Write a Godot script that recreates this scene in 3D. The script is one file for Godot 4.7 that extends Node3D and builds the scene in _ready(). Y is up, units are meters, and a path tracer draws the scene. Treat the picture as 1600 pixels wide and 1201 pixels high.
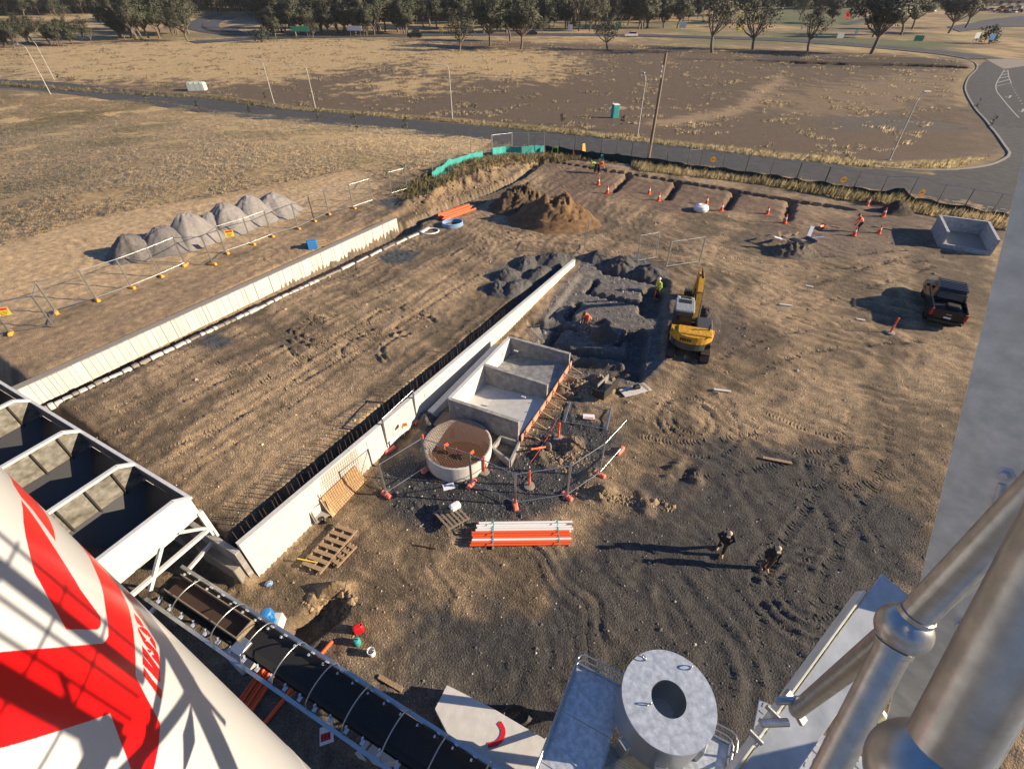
extends Node3D
# A construction yard with a concrete batching plant, seen from the plant's upper landing.

var M := {}
var taken := {}
var rng := RandomNumberGenerator.new()
const ORD := ["first", "second", "third", "fourth", "fifth", "sixth", "seventh", "eighth", "ninth", "tenth", "eleventh", "twelfth", "thirteenth", "fourteenth", "fifteenth", "sixteenth", "seventeenth", "eighteenth", "nineteenth", "twentieth", "twenty-first", "twenty-second", "twenty-third", "twenty-fourth", "twenty-fifth", "twenty-sixth", "twenty-seventh", "twenty-eighth", "twenty-ninth", "thirtieth"]

class MB:
	var v := PackedVector3Array()
	var n := PackedVector3Array()
	var c := PackedColorArray()
	var uv := PackedVector2Array()
	var col := Color.WHITE
	func tri(a: Vector3, b: Vector3, d: Vector3, na: Vector3, nb: Vector3, nd: Vector3) -> void:
		if (b - a).cross(d - a).dot(na + nb + nd) > 0.0:
			v.append(a); v.append(d); v.append(b)
			n.append(na); n.append(nd); n.append(nb)
		else:
			v.append(a); v.append(b); v.append(d)
			n.append(na); n.append(nb); n.append(nd)
		c.append(col); c.append(col); c.append(col)
	func face(p: Array, hint: Vector3) -> void:
		var q: Vector3 = (p[1] - p[0]).cross(p[2] - p[0])
		if p.size() > 3 and q.length() < 1e-9:
			q = (p[2] - p[0]).cross(p[3] - p[0])
		q = q.normalized()
		if q.dot(hint) < 0.0: q = -q
		for i in range(1, p.size() - 1):
			tri(p[0], p[i], p[i + 1], q, q, q)
	func box(o: Vector3, s: Vector3, b := Basis.IDENTITY) -> void:
		var h := s * 0.5
		for ax in 3:
			for sg in [-1.0, 1.0]:
				var nn := Vector3.ZERO; nn[ax] = sg
				var u := Vector3.ZERO; u[(ax + 1) % 3] = h[(ax + 1) % 3]
				var w := Vector3.ZERO; w[(ax + 2) % 3] = h[(ax + 2) % 3]
				var k := nn * h[ax]
				face([o + b * (k + u + w), o + b * (k + u - w), o + b * (k - u - w), o + b * (k - u + w)], b * nn)
	# box with its upright and top edges cut
	func cbox(o: Vector3, s: Vector3, ch: float, b := Basis.IDENTITY) -> void:
		var h := s * 0.5
		var ring := func(y: float, ins: float) -> Array:
			var x := h.x - ins
			var z := h.z - ins
			return [Vector3(x - ch, y, z), Vector3(x, y, z - ch), Vector3(x, y, -z + ch), Vector3(x - ch, y, -z), Vector3(-x + ch, y, -z), Vector3(-x, y, -z + ch), Vector3(-x, y, z - ch), Vector3(-x + ch, y, z)]
		var rr := [ring.call(-h.y, 0.0), ring.call(h.y - ch, 0.0), ring.call(h.y, ch)]
		for k in 2:
			for i in 8:
				var j := (i + 1) % 8
				var mid: Vector3 = (rr[k][i] + rr[k][j] + rr[k + 1][i]) / 3.0
				face([o + b * rr[k][i], o + b * rr[k][j], o + b * rr[k + 1][j], o + b * rr[k + 1][i]], b * Vector3(mid.x, 0.01 if k == 0 else 1.0, mid.z))
		var top := []
		var bot := []
		for i in 8:
			top.append(o + b * rr[2][i]); bot.append(o + b * rr[0][i])
		face(top, b * Vector3.UP); face(bot, b * Vector3.DOWN)
	func beam(a: Vector3, d: Vector3, w: float, h: float, up := Vector3.UP) -> void:
		var z := (d - a).normalized()
		if absf(z.dot(up)) > 0.97: up = Vector3.RIGHT
		var x := up.cross(z).normalized()
		var y := z.cross(x)
		box((a + d) * 0.5, Vector3(w, h, a.distance_to(d)), Basis(x, y, z))
	func tube(p: Array, r: float, k := 8, caps := true, r2 := -1.0) -> void:
		if r2 < 0.0: r2 = r
		var x := Vector3.ZERO
		var last := []
		for i in p.size():
			var t: Vector3 = (p[mini(i + 1, p.size() - 1)] - p[maxi(i - 1, 0)]).normalized()
			if x == Vector3.ZERO:
				x = t.cross(Vector3.UP if absf(t.y) < 0.9 else Vector3.RIGHT).normalized()
			else:
				x = (x - t * x.dot(t)).normalized()
			var y := t.cross(x)
			var rad := lerpf(r, r2, float(i) / maxf(p.size() - 1, 1))
			var ring := []
			for j in k:
				var an := TAU * j / k
				var dd := x * cos(an) + y * sin(an)
				ring.append([p[i] + dd * rad, dd])
			if i > 0:
				for j in k:
					var e := (j + 1) % k
					tri(last[j][0], last[e][0], ring[e][0], last[j][1], last[e][1], ring[e][1])
					tri(last[j][0], ring[e][0], ring[j][0], last[j][1], ring[e][1], ring[j][1])
			if caps and (i == 0 or i == p.size() - 1):
				var pp := []
				for j in k: pp.append(ring[j][0])
				face(pp, -t if i == 0 else t)
			last = ring
	# profile: [[radius, y], ...]; flat from band to band, smooth around
	func lathe(prof: Array, k := 24, o := Vector3.ZERO, b := Basis.IDENTITY) -> void:
		for i in prof.size() - 1:
			var r0: float = prof[i][0]
			var y0: float = prof[i][1]
			var r1: float = prof[i + 1][0]
			var y1: float = prof[i + 1][1]
			var m := Vector2(y1 - y0, r0 - r1).normalized()
			for j in k:
				var a0 := TAU * j / k
				var a1 := TAU * (j + 1) / k
				var d0 := Vector3(cos(a0), 0, sin(a0))
				var d1 := Vector3(cos(a1), 0, sin(a1))
				var n0 := b * (d0 * m.x + Vector3.UP * m.y)
				var n1 := b * (d1 * m.x + Vector3.UP * m.y)
				var p00 := o + b * (d0 * r0 + Vector3.UP * y0)
				var p01 := o + b * (d1 * r0 + Vector3.UP * y0)
				var p10 := o + b * (d0 * r1 + Vector3.UP * y1)
				var p11 := o + b * (d1 * r1 + Vector3.UP * y1)
				if r0 > 1e-5: tri(p00, p01, p11, n0, n1, n1)
				if r1 > 1e-5: tri(p00, p11, p10, n0, n1, n0)
	# upright prism over a polygon of x, z points
	func prism(p: PackedVector2Array, y0: float, y1: float) -> void:
		var ids := Geometry2D.triangulate_polygon(p)
		for i in range(0, ids.size(), 3):
			for y in [y0, y1]:
				face([Vector3(p[ids[i]].x, y, p[ids[i]].y), Vector3(p[ids[i + 1]].x, y, p[ids[i + 1]].y), Vector3(p[ids[i + 2]].x, y, p[ids[i + 2]].y)], Vector3.UP if y == y1 else Vector3.DOWN)
		var sg := 1.0 if Geometry2D.is_polygon_clockwise(p) else -1.0
		for i in p.size():
			var a := p[i]
			var d := p[(i + 1) % p.size()]
			var o := Vector3(-(d.y - a.y), 0, d.x - a.x) * sg
			face([Vector3(a.x, y0, a.y), Vector3(d.x, y0, d.y), Vector3(d.x, y1, d.y), Vector3(a.x, y1, a.y)], o)
	func mesh() -> ArrayMesh:
		var ar := []
		ar.resize(Mesh.ARRAY_MAX)
		ar[Mesh.ARRAY_VERTEX] = v; ar[Mesh.ARRAY_NORMAL] = n; ar[Mesh.ARRAY_COLOR] = c
		if uv.size() == v.size(): ar[Mesh.ARRAY_TEX_UV] = uv
		var m := ArrayMesh.new()
		m.add_surface_from_arrays(Mesh.PRIMITIVE_TRIANGLES, ar)
		return m

func numbered(s: String) -> String:
	var k: int = taken.get(s, 0)
	taken[s] = k + 1
	return s if k == 0 else "%s_%03d" % [s, k]

func tag(o: Node3D, label: String, category: String, group := "") -> Node3D:
	o.set_meta("label", label); o.set_meta("category", category)
	if group != "": o.set_meta("group", group)
	return o

func T(called: String, label: String, category: String, at := Vector3.ZERO, turn := 0.0, group := "") -> Node3D:
	var o := Node3D.new()
	o.name = numbered(called); add_child(o)
	o.position = at; o.rotation.y = turn
	return tag(o, label, category, group)

func P(parent: Node3D, called: String, mesh: Mesh, mat: Material, xf := Transform3D.IDENTITY) -> MeshInstance3D:
	var o := MeshInstance3D.new()
	o.name = numbered(called) if parent == self else called
	o.mesh = mesh; o.material_override = mat; o.transform = xf
	parent.add_child(o, true)
	return o

func one(called: String, label: String, category: String, m: MB, mat: Material, at := Vector3.ZERO, turn := 0.0, group := "") -> MeshInstance3D:
	var o := P(self, called, m.mesh(), mat, Transform3D(Basis(Vector3.UP, turn), at))
	tag(o, label, category, group)
	return o

func setting(called: String, mesh: Mesh, mat: Material) -> MeshInstance3D:
	var o := P(self, called, mesh, mat)
	o.set_meta("kind", "structure")
	return o

func dup(o: Node3D, at: Vector3, turn: float, label: String, group := "") -> Node3D:
	var d := o.duplicate()
	var base := String(o.name)
	if base.length() > 4 and base.right(3).is_valid_int(): base = base.left(base.length() - 4)
	d.name = numbered(base); add_child(d)
	d.transform = Transform3D(Basis(Vector3.UP, turn), at)
	d.set_meta("label", label)
	if group != "": d.set_meta("group", group)
	return d

func noise_tex(seed_: int, freq: float, oct: int, dark: Color, light: Color, size := 512, kind := FastNoiseLite.TYPE_SIMPLEX_SMOOTH) -> NoiseTexture2D:
	var f := FastNoiseLite.new()
	f.seed = seed_; f.frequency = freq; f.noise_type = kind
	f.fractal_type = FastNoiseLite.FRACTAL_FBM; f.fractal_octaves = oct; f.fractal_gain = 0.62
	var t := NoiseTexture2D.new()
	t.width = size; t.height = size; t.seamless = true; t.noise = f
	var g := Gradient.new()
	g.set_color(0, dark); g.set_color(1, light)
	g.set_offset(0, 0.15); g.set_offset(1, 0.85)
	t.color_ramp = g
	return t

# c: linear base colour; tex multiplies it
func mat(called: String, c: Color, rough := 0.8, metal := 0.0, tex: Texture2D = null, tile := 1.0, bump: Texture2D = null, bump_cm := 0.0, vcol := false) -> StandardMaterial3D:
	var m := StandardMaterial3D.new()
	m.resource_name = called
	m.albedo_color = c.linear_to_srgb()
	m.roughness = rough; m.metallic = metal
	m.vertex_color_use_as_albedo = vcol
	if tex or bump:
		m.uv1_triplanar = true; m.uv1_world_triplanar = true
		m.uv1_scale = Vector3.ONE / tile
		m.albedo_texture = tex
	if bump:
		m.heightmap_enabled = true; m.heightmap_texture = bump; m.heightmap_scale = bump_cm
	M[called] = m
	return m

func on(p: Vector3, dh := 0.0) -> Vector3:
	return Vector3(p.x, gh(p.x, p.z) + dh, p.z)

func yaw(a: Vector3, b: Vector3) -> float:
	# turns local +x to run from a to b
	return atan2(-(b.z - a.z), b.x - a.x)

func pv(a: Array) -> PackedVector2Array:
	var o := PackedVector2Array()
	for k in range(0, a.size(), 2): o.append(Vector2(a[k], a[k + 1]))
	return o


# ---------------------------------------------------------------- ground
const KX := 0.0095
const BX := 12.0
const NX := 505
const KZ := 0.008
const BZ := 14.0
const NZ := 615
const NB := 44
var HT := PackedFloat32Array()
var CT := PackedColorArray()
var n_a := FastNoiseLite.new()
var n_b := FastNoiseLite.new()
var n_c := FastNoiseLite.new()

func gx(i: float) -> float: return BX * sinh(KX * (i - NX))
func gz(j: float) -> float: return -BZ * sinh(KZ * (j - NB)) if j >= NB else BZ * sinh(0.08 * (NB - j))
func ix(x: float) -> float: return asinh(x / BX) / KX + NX
func iz(z: float) -> float: return asinh(-z / BZ) / KZ + NB if z <= 0.0 else NB - asinh(z / BZ) / 0.08
func cols() -> int: return NX * 2 + 1
func rows() -> int: return NZ + NB

func hb(x: float, z: float) -> float:
	var s := (x + 10.38) * 0.531 - (z + 10.18) * 0.848
	var n := (x + 10.38) * 0.848 + (z + 10.18) * 0.531
	var yard := 1.9 * clampf(s / 27.0, 0.0, 1.0)
	var pad := 1.9 + 0.4 * smoothstep(-17.9, -18.5, n) * smoothstep(58.0, 45.0, s)
	var y := lerpf(yard, pad, smoothstep(0.15, -0.35, n) * smoothstep(-0.9, 0.3, s))
	var d := sqrt(x * x * 0.64 + z * z)
	y -= 4.5 * clampf((d - 60.0) / 62.0, 0.0, 1.0)
	return y + maxf(0.0, d - 420.0) * 0.035

func gh(x: float, z: float) -> float:
	var fx := clampf(ix(x), 0.0, cols() - 1.001)
	var fz := clampf(iz(z), 0.0, rows() - 1.001)
	var i := int(fx)
	var j := int(fz)
	var w := cols()
	var a := fx - i
	var b := fz - j
	return lerpf(lerpf(HT[j * w + i], HT[j * w + i + 1], a), lerpf(HT[(j + 1) * w + i], HT[(j + 1) * w + i + 1], a), b)

func gc(x: float, z: float) -> Color:
	var i := clampi(int(round(ix(x))), 0, cols() - 1)
	var j := clampi(int(round(iz(z))), 0, rows() - 1)
	return CT[j * cols() + i]

func seg_d(px: float, pz: float, a: Vector3, b: Vector3) -> float:
	var dx := b.x - a.x
	var dz := b.z - a.z
	var t := clampf(((px - a.x) * dx + (pz - a.z) * dz) / maxf(dx * dx + dz * dz, 1e-6), 0.0, 1.0)
	return Vector2(px - a.x - dx * t, pz - a.z - dz * t).length()

# calls f(index, x, z) for the grid points within r of the box round the points
func near(pts: Array, r: float, f: Callable) -> void:
	var x0 := 1e9
	var x1 := -1e9
	var z0 := 1e9
	var z1 := -1e9
	for p in pts:
		x0 = minf(x0, p.x - r); x1 = maxf(x1, p.x + r); z0 = minf(z0, p.z - r); z1 = maxf(z1, p.z + r)
	for j in range(maxi(0, int(iz(z1))), mini(rows() - 1, int(iz(z0)) + 1) + 1):
		var z := gz(j)
		for i in range(maxi(0, int(ix(x0))), mini(cols() - 1, int(ix(x1)) + 1) + 1):
			f.call(j * cols() + i, gx(i), z)

func trench(pts: Array, width: float, depth: float, col := Color(0, 0, 0, 0), lip := 0.25) -> void:
	for k in pts.size() - 1:
		var a: Vector3 = pts[k]
		var b: Vector3 = pts[k + 1]
		near([a, b], width, func(id: int, x: float, z: float) -> void:
			var d := seg_d(x, z, a, b) + n_b.get_noise_2d(x * 3.0, z * 3.0) * 0.12
			var t := smoothstep(width * 0.5 + lip, width * 0.5 - 0.02, d)
			if t > 0.0:
				HT[id] = minf(HT[id], hb(x, z) - depth * t + n_a.get_noise_2d(x * 9.0, z * 9.0) * 0.08)
				if col.a > 0.0: CT[id] = CT[id].lerp(Color(col, 1), t * col.a))

# raised heap of earth that is part of the ground
func hump(c: Vector3, rx: float, rz: float, turn: float, h: float, col := Color(0, 0, 0, 0), rough := 0.25) -> void:
	var r := maxf(rx, rz) * 1.2
	near([c], r, func(id: int, x: float, z: float) -> void:
		var q := Vector2(x - c.x, z - c.z).rotated(turn)
		var d := Vector2(q.x / rx, q.y / rz).length() + n_b.get_noise_2d(x * 2.0, z * 2.0) * 0.3
		if d < 1.0:
			var t := 1.0 - d
			HT[id] += h * t * (1.0 + rough * 2.0 * n_a.get_noise_2d(x * 6.0, z * 6.0))
			if col.a > 0.0: CT[id] = CT[id].lerp(Color(col, 1), smoothstep(0.0, 0.25, t) * col.a))

func paint(poly: PackedVector2Array, col: Color, soft: float, wild := 1.0, mixv := 1.0) -> void:
	var pts := []
	for q in poly: pts.append(Vector3(q.x, 0, q.y))
	var cnt := poly.size()
	near(pts, soft * 2.0, func(id: int, x: float, z: float) -> void:
		var d := 1e9
		for k in cnt: d = minf(d, seg_d(x, z, pts[k], pts[(k + 1) % cnt]))
		if Geometry2D.is_point_in_polygon(Vector2(x, z), poly): d = -d
		d += (n_a.get_noise_2d(x * 1.5, z * 1.5) * 1.6 + n_b.get_noise_2d(x * 5.0, z * 5.0) * 0.7) * soft * wild
		var t := smoothstep(soft, -soft, d) * mixv
		if t > 0.0: CT[id] = CT[id].lerp(col * (1.0 + 0.35 * n_c.get_noise_2d(x * 4.0, z * 4.0)), t))

func make_fields() -> void:
	n_a.seed = 11; n_a.frequency = 0.11; n_a.fractal_octaves = 3
	n_b.seed = 23; n_b.frequency = 0.16; n_b.fractal_octaves = 4
	n_c.seed = 37; n_c.frequency = 0.35; n_c.fractal_octaves = 4; n_c.fractal_gain = 0.65
	var w := cols()
	HT.resize(w * rows()); CT.resize(w * rows())
	var tan_e := Color(0.33, 0.24, 0.145)
	var brown := Color(0.12, 0.09, 0.058)
	var field := Color(0.12, 0.092, 0.066)
	var straw := Color(0.42, 0.31, 0.15)
	var straw2 := Color(0.225, 0.155, 0.085)
	var green := Color(0.12, 0.125, 0.05)
	for j in rows():
		var z := gz(j)
		for i in w:
			var x := gx(i)
			var id := j * w + i
			var d := sqrt(x * x + z * z)
			var y := hb(x, z)
			var s := x * 0.531 - z * 0.848
			var n := x * 0.848 + z * 0.531
			var c: Color
			var a := n_a.get_noise_2d(x, z)
			if d < 75.0:
				# wheel-worn earth: streaks along the way the machines drive
				var wob := a * 3.0
				var st := n_b.get_noise_2d((s + wob) * 0.22, n * 2.1 + wob)
				var st2 := n_c.get_noise_2d((x * 0.8 + z * 0.6 + wob) * 0.25, (x * 0.6 - z * 0.8) * 1.7)
				var fine := n_c.get_noise_2d(x * 2.2, z * 2.2)
				# wheel lines: along the wall on the pad, sweeping across the yard
				var nn := n + 14.2
				var ln := n_c.get_noise_2d(s * 0.12 + wob, n * 4.2 + a * 4.0)
				if nn > 1.0: ln = lerpf(ln, n_c.get_noise_2d((x + z) * 0.1 + 50.0, (x - z + a * 5.0) * 2.6), clampf((nn - 1.0) / 4.0, 0.0, 1.0))
				y += ln * 0.05
				fine = fine * 0.7 + ln * 0.9
				var k := clampf(0.45 + a * 0.8 + st * 1.0 + st2 * 0.7 + fine * 0.7, 0.0, 1.0)
				c = brown.lerp(tan_e, k)
				y += st * 0.04 + st2 * 0.035 + fine * 0.045 + n_c.get_noise_2d(x * 7.0, z * 7.0) * 0.022
			else:
				c = field
				var g := clampf(0.35 + a * 1.3 + n_b.get_noise_2d(x * 0.15, z * 0.15) * 1.4 + n_c.get_noise_2d(x, z) * 0.5, 0.0, 1.0)
				if d < 215.0 and z < -60.0:
					c = field.lerp(straw2, g * 0.75)
				else:
					c = straw2.lerp(straw, g)
					c = c.lerp(green, clampf(n_a.get_noise_2d(x * 0.12 + 40.0, z * 0.2) * 1.6 - 0.1 + (0.35 if x > 40.0 and z < -230.0 else 0.0), 0.0, 0.75))
			HT[id] = y; CT[id] = c
	# zones
	var field_zone: PackedVector2Array = pv([-134.03, -148.42, -70.13, -130.08, -11.16, -94.45, 18.24, -75.29, 32.81, -66.5, 46.6, -62.12, 63.5, -68.83, 72.51, -76.45, 100.57, -122.58, 142.41, -176.93, 141.72, -208.82, 52.11, -240.54, -57.47, -267.13, -143.68, -267.13, -208.44, -240.54])
	paint(field_zone, Color(0.108, 0.076, 0.046), 6.0, 0.8)
	for q in [pv([-199.16, -229.03, -135.06, -267.13, -56.31, -261.39, -26.06, -240.54, -33.81, -191.67, -64.25, -149.8, -101.45, -149.8, -136.93, -151.97]), pv([-38.93, -142.98, -28.8, -160.6, -18.94, -152.9, -21.82, -136.69, -30.49, -133.31]), pv([-38.13, -218.49, 7.27, -222.59, 21.62, -196.53, 10.33, -152.9, -7.11, -158.33, -28.46, -170.31])]:
		paint(q, Color(0.42, 0.305, 0.15), 7.0, 1.6, 0.95)
	paint(pv([22.49, -95.14, 34.3, -104.42, 48.35, -119.1, 59.9, -138.44, 74.69, -160.6, 74.05, -152.9, 55.24, -122.58, 43.36, -105.6, 28.39, -92.04, 21.25, -89.36]), Color(0.3, 0.215, 0.125), 1.6, 1.0, 0.85)
	paint(pv([56.7, -130.08, 83.53, -147.79, 129.04, -170.31, 104.45, -130.08, 74.59, -109.64, 56.42, -109.47]), Color(0.24, 0.175, 0.1), 4.0, 2.2, 0.6)
	paint(pv([60.07, -104.11, 77.88, -110.82, 84.08, -101.24, 75.41, -92.75, 54.15, -90.8]), Color(0.08, 0.077, 0.07), 3.0, 1.0, 0.7)
	for q in [pv([-134.03, -148.42, -70.89, -131.68, -11.67, -99.18, 19.15, -79.52, 34.26, -69.88, 47.82, -65.02, 64.41, -70.51, 73.84, -78.04, 70.95, -74.03, 54.63, -62.26, 45.74, -62.01, 32.81, -66.5, 18.24, -75.29, -11.08, -93.7, -67.95, -125.49, -128.6, -141.79]), pv([103.4, -122.58, 96.7, -119.1, 115.27, -147.79, 152.13, -191.67, 143.4, -176.93, 115.5, -142.98])]:
		paint(q, Color(0.27, 0.205, 0.1), 1.3, 0.7)
	for q in [pv([146.9, -360.59, 166.42, -340.98, 200.56, -350.52, 256.32, -455.3, 190.38, -474.95]), pv([110.4, -255.87, 135.57, -235.81, 162.06, -218.49, 184.04, -250.56, 155.5, -273.12, 128.12, -299.82])]:
		paint(q, Color(0.085, 0.105, 0.04), 6.0, 0.8, 0.9)
	paint(pv([88.12, -203.38, 112.45, -205.17, 138.32, -203.38, 149.17, -196.53, 142.07, -181.12, 124.84, -175.56, 103.38, -175.56, 87.04, -178.31, 80.57, -187.01]), Color(0.05, 0.035, 0.021), 2.2, 1.4, 0.92)  # band of tree shadow painted into the ground colour
	var grass_left: PackedVector2Array = pv([-123.1, -135.03, -78.71, -124.02, -47.34, -106.2, -16.38, -85.78, -2.76, -76.22, -4.87, -66.12, -10.08, -57.57, -12.9, -53.52, -17.28, -57.57, -25.01, -51.46, -31.02, -47.7, -37.12, -42.8, -40, -38.37, -43.34, -32.89, -59.13, -37.53, -152.9, -120.28])
	paint(grass_left, straw, 1.4, 0.6)
	paint(pv([-72.93, -81.48, -34.51, -70.77, -12.29, -66.95, -11.52, -57.57, -26.74, -52.47, -41.06, -44.35, -53.18, -44.68]), Color(0.255, 0.185, 0.1), 5.0, 2.0, 0.85)
	paint(pv([-49.74, -34.41, -40, -38.37, -37.12, -42.8, -30.84, -47.35, -24.86, -51.06, -17.16, -57.1, -13.37, -52.47, -17.6, -44.35, -19.67, -38.89, -23.55, -32.89, -29.57, -27.47, -30.92, -24.5, -43.15, -24.99]), Color(0.44, 0.32, 0.185), 1.3, 0.7)
	paint(pv([-30.92, -24.5, -28.47, -25.93, -23.05, -31.89, -13.89, -43.57, -11, -43.4, -18.38, -31.49, -24.86, -21.15, -28.99, -20.18, -33.29, -17.25]), Color(0.3, 0.215, 0.13), 1.6, 1.2, 0.8)
	paint(pv([14.04, -60.99, 21.9, -58.2, 33, -51.31, 45.6, -43.08, 43.66, -40.64, 36.54, -46.25, 25.94, -53.54, 14.55, -58]), Color(0.31, 0.235, 0.115), 0.8, 0.6)
	# dark crushed rock
	var rock := Color(0.046, 0.047, 0.049)
	paint(pv([-6.59, -15, -5.13, -16.51, -3.08, -15.27, 0, -16.07, 1.69, -18.65, 3.14, -19.79, 5.34, -17.2, 4.08, -14.87, 2.58, -13.18, 0, -12.44, -3.02, -11.75, -5.46, -13.06]), rock, 0.5, 0.7)
	paint(pv([-4.48, -7.67, -2.76, -9.28, 0.51, -9.86, 3.7, -10.96, 6.1, -13.75, 9.71, -16.23, 12.3, -16.55, 15.41, -15.27, 16.42, -12.82, 15.91, -9.69, 13.96, -7.18, 8.39, -2.95, 0, -2.99, -2.15, -3.59, -3.48, -5.83]), Color(0.046, 0.046, 0.046), 1.1, 1.3, 0.93)
	paint(pv([0.82, -25.91, 5.16, -34.54, 10.14, -36.11, 11.57, -32.67, 8.89, -23.02, 6.77, -20.65, 2.95, -21.87]), Color(0.135, 0.126, 0.118), 0.5, 0.6)
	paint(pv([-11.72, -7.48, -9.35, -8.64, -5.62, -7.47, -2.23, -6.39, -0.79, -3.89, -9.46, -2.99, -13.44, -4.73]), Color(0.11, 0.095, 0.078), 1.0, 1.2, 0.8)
	paint(pv([11.11, -28.18, 13.48, -28.97, 15.09, -25.18, 13.31, -22.25, 10.7, -22.08]), Color(0.1, 0.082, 0.07), 1.0, 1.2, 0.7)
	paint(pv([20.59, -39.57, 26.21, -42.34, 40.61, -50.79, 40.85, -45.42, 33.84, -38.28, 25.23, -35.88]), Color(0.13, 0.1, 0.08), 1.5, 1.5, 0.7)
	paint(pv([4.67, -62.8, 14.13, -55.92, 27.95, -47.44, 31.41, -44.62, 27.77, -42.05, 20.74, -44.62, 11.05, -46.75, 6.18, -47.09, 3.37, -52.71]), Color(0.15, 0.098, 0.07), 1.5, 1.6, 0.7)
	for q in [pv([-19.2, -24.54, -18.41, -25.1, -16.94, -24.54, -16.82, -23.74, -17.72, -23.22, -18.59, -23.61]), pv([-10.6, -35.88, -9.3, -37.05, -7.2, -36.81, -7.93, -34.98, -9.58, -34.54]), pv([-12.95, -47.35, -10.07, -48.6, -8.41, -47.88, -9.62, -45.61, -11.5, -44.67])]:
		paint(q, Color(0.06, 0.066, 0.072), 0.25, 0.5)
	paint(pv([-1.67, -33.17, 1.51, -35.88, 4.82, -36.11, 3.82, -33.17, 1.79, -30.29, -0.88, -29.4]), Color(0.1, 0.098, 0.095), 0.4, 0.6)

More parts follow.
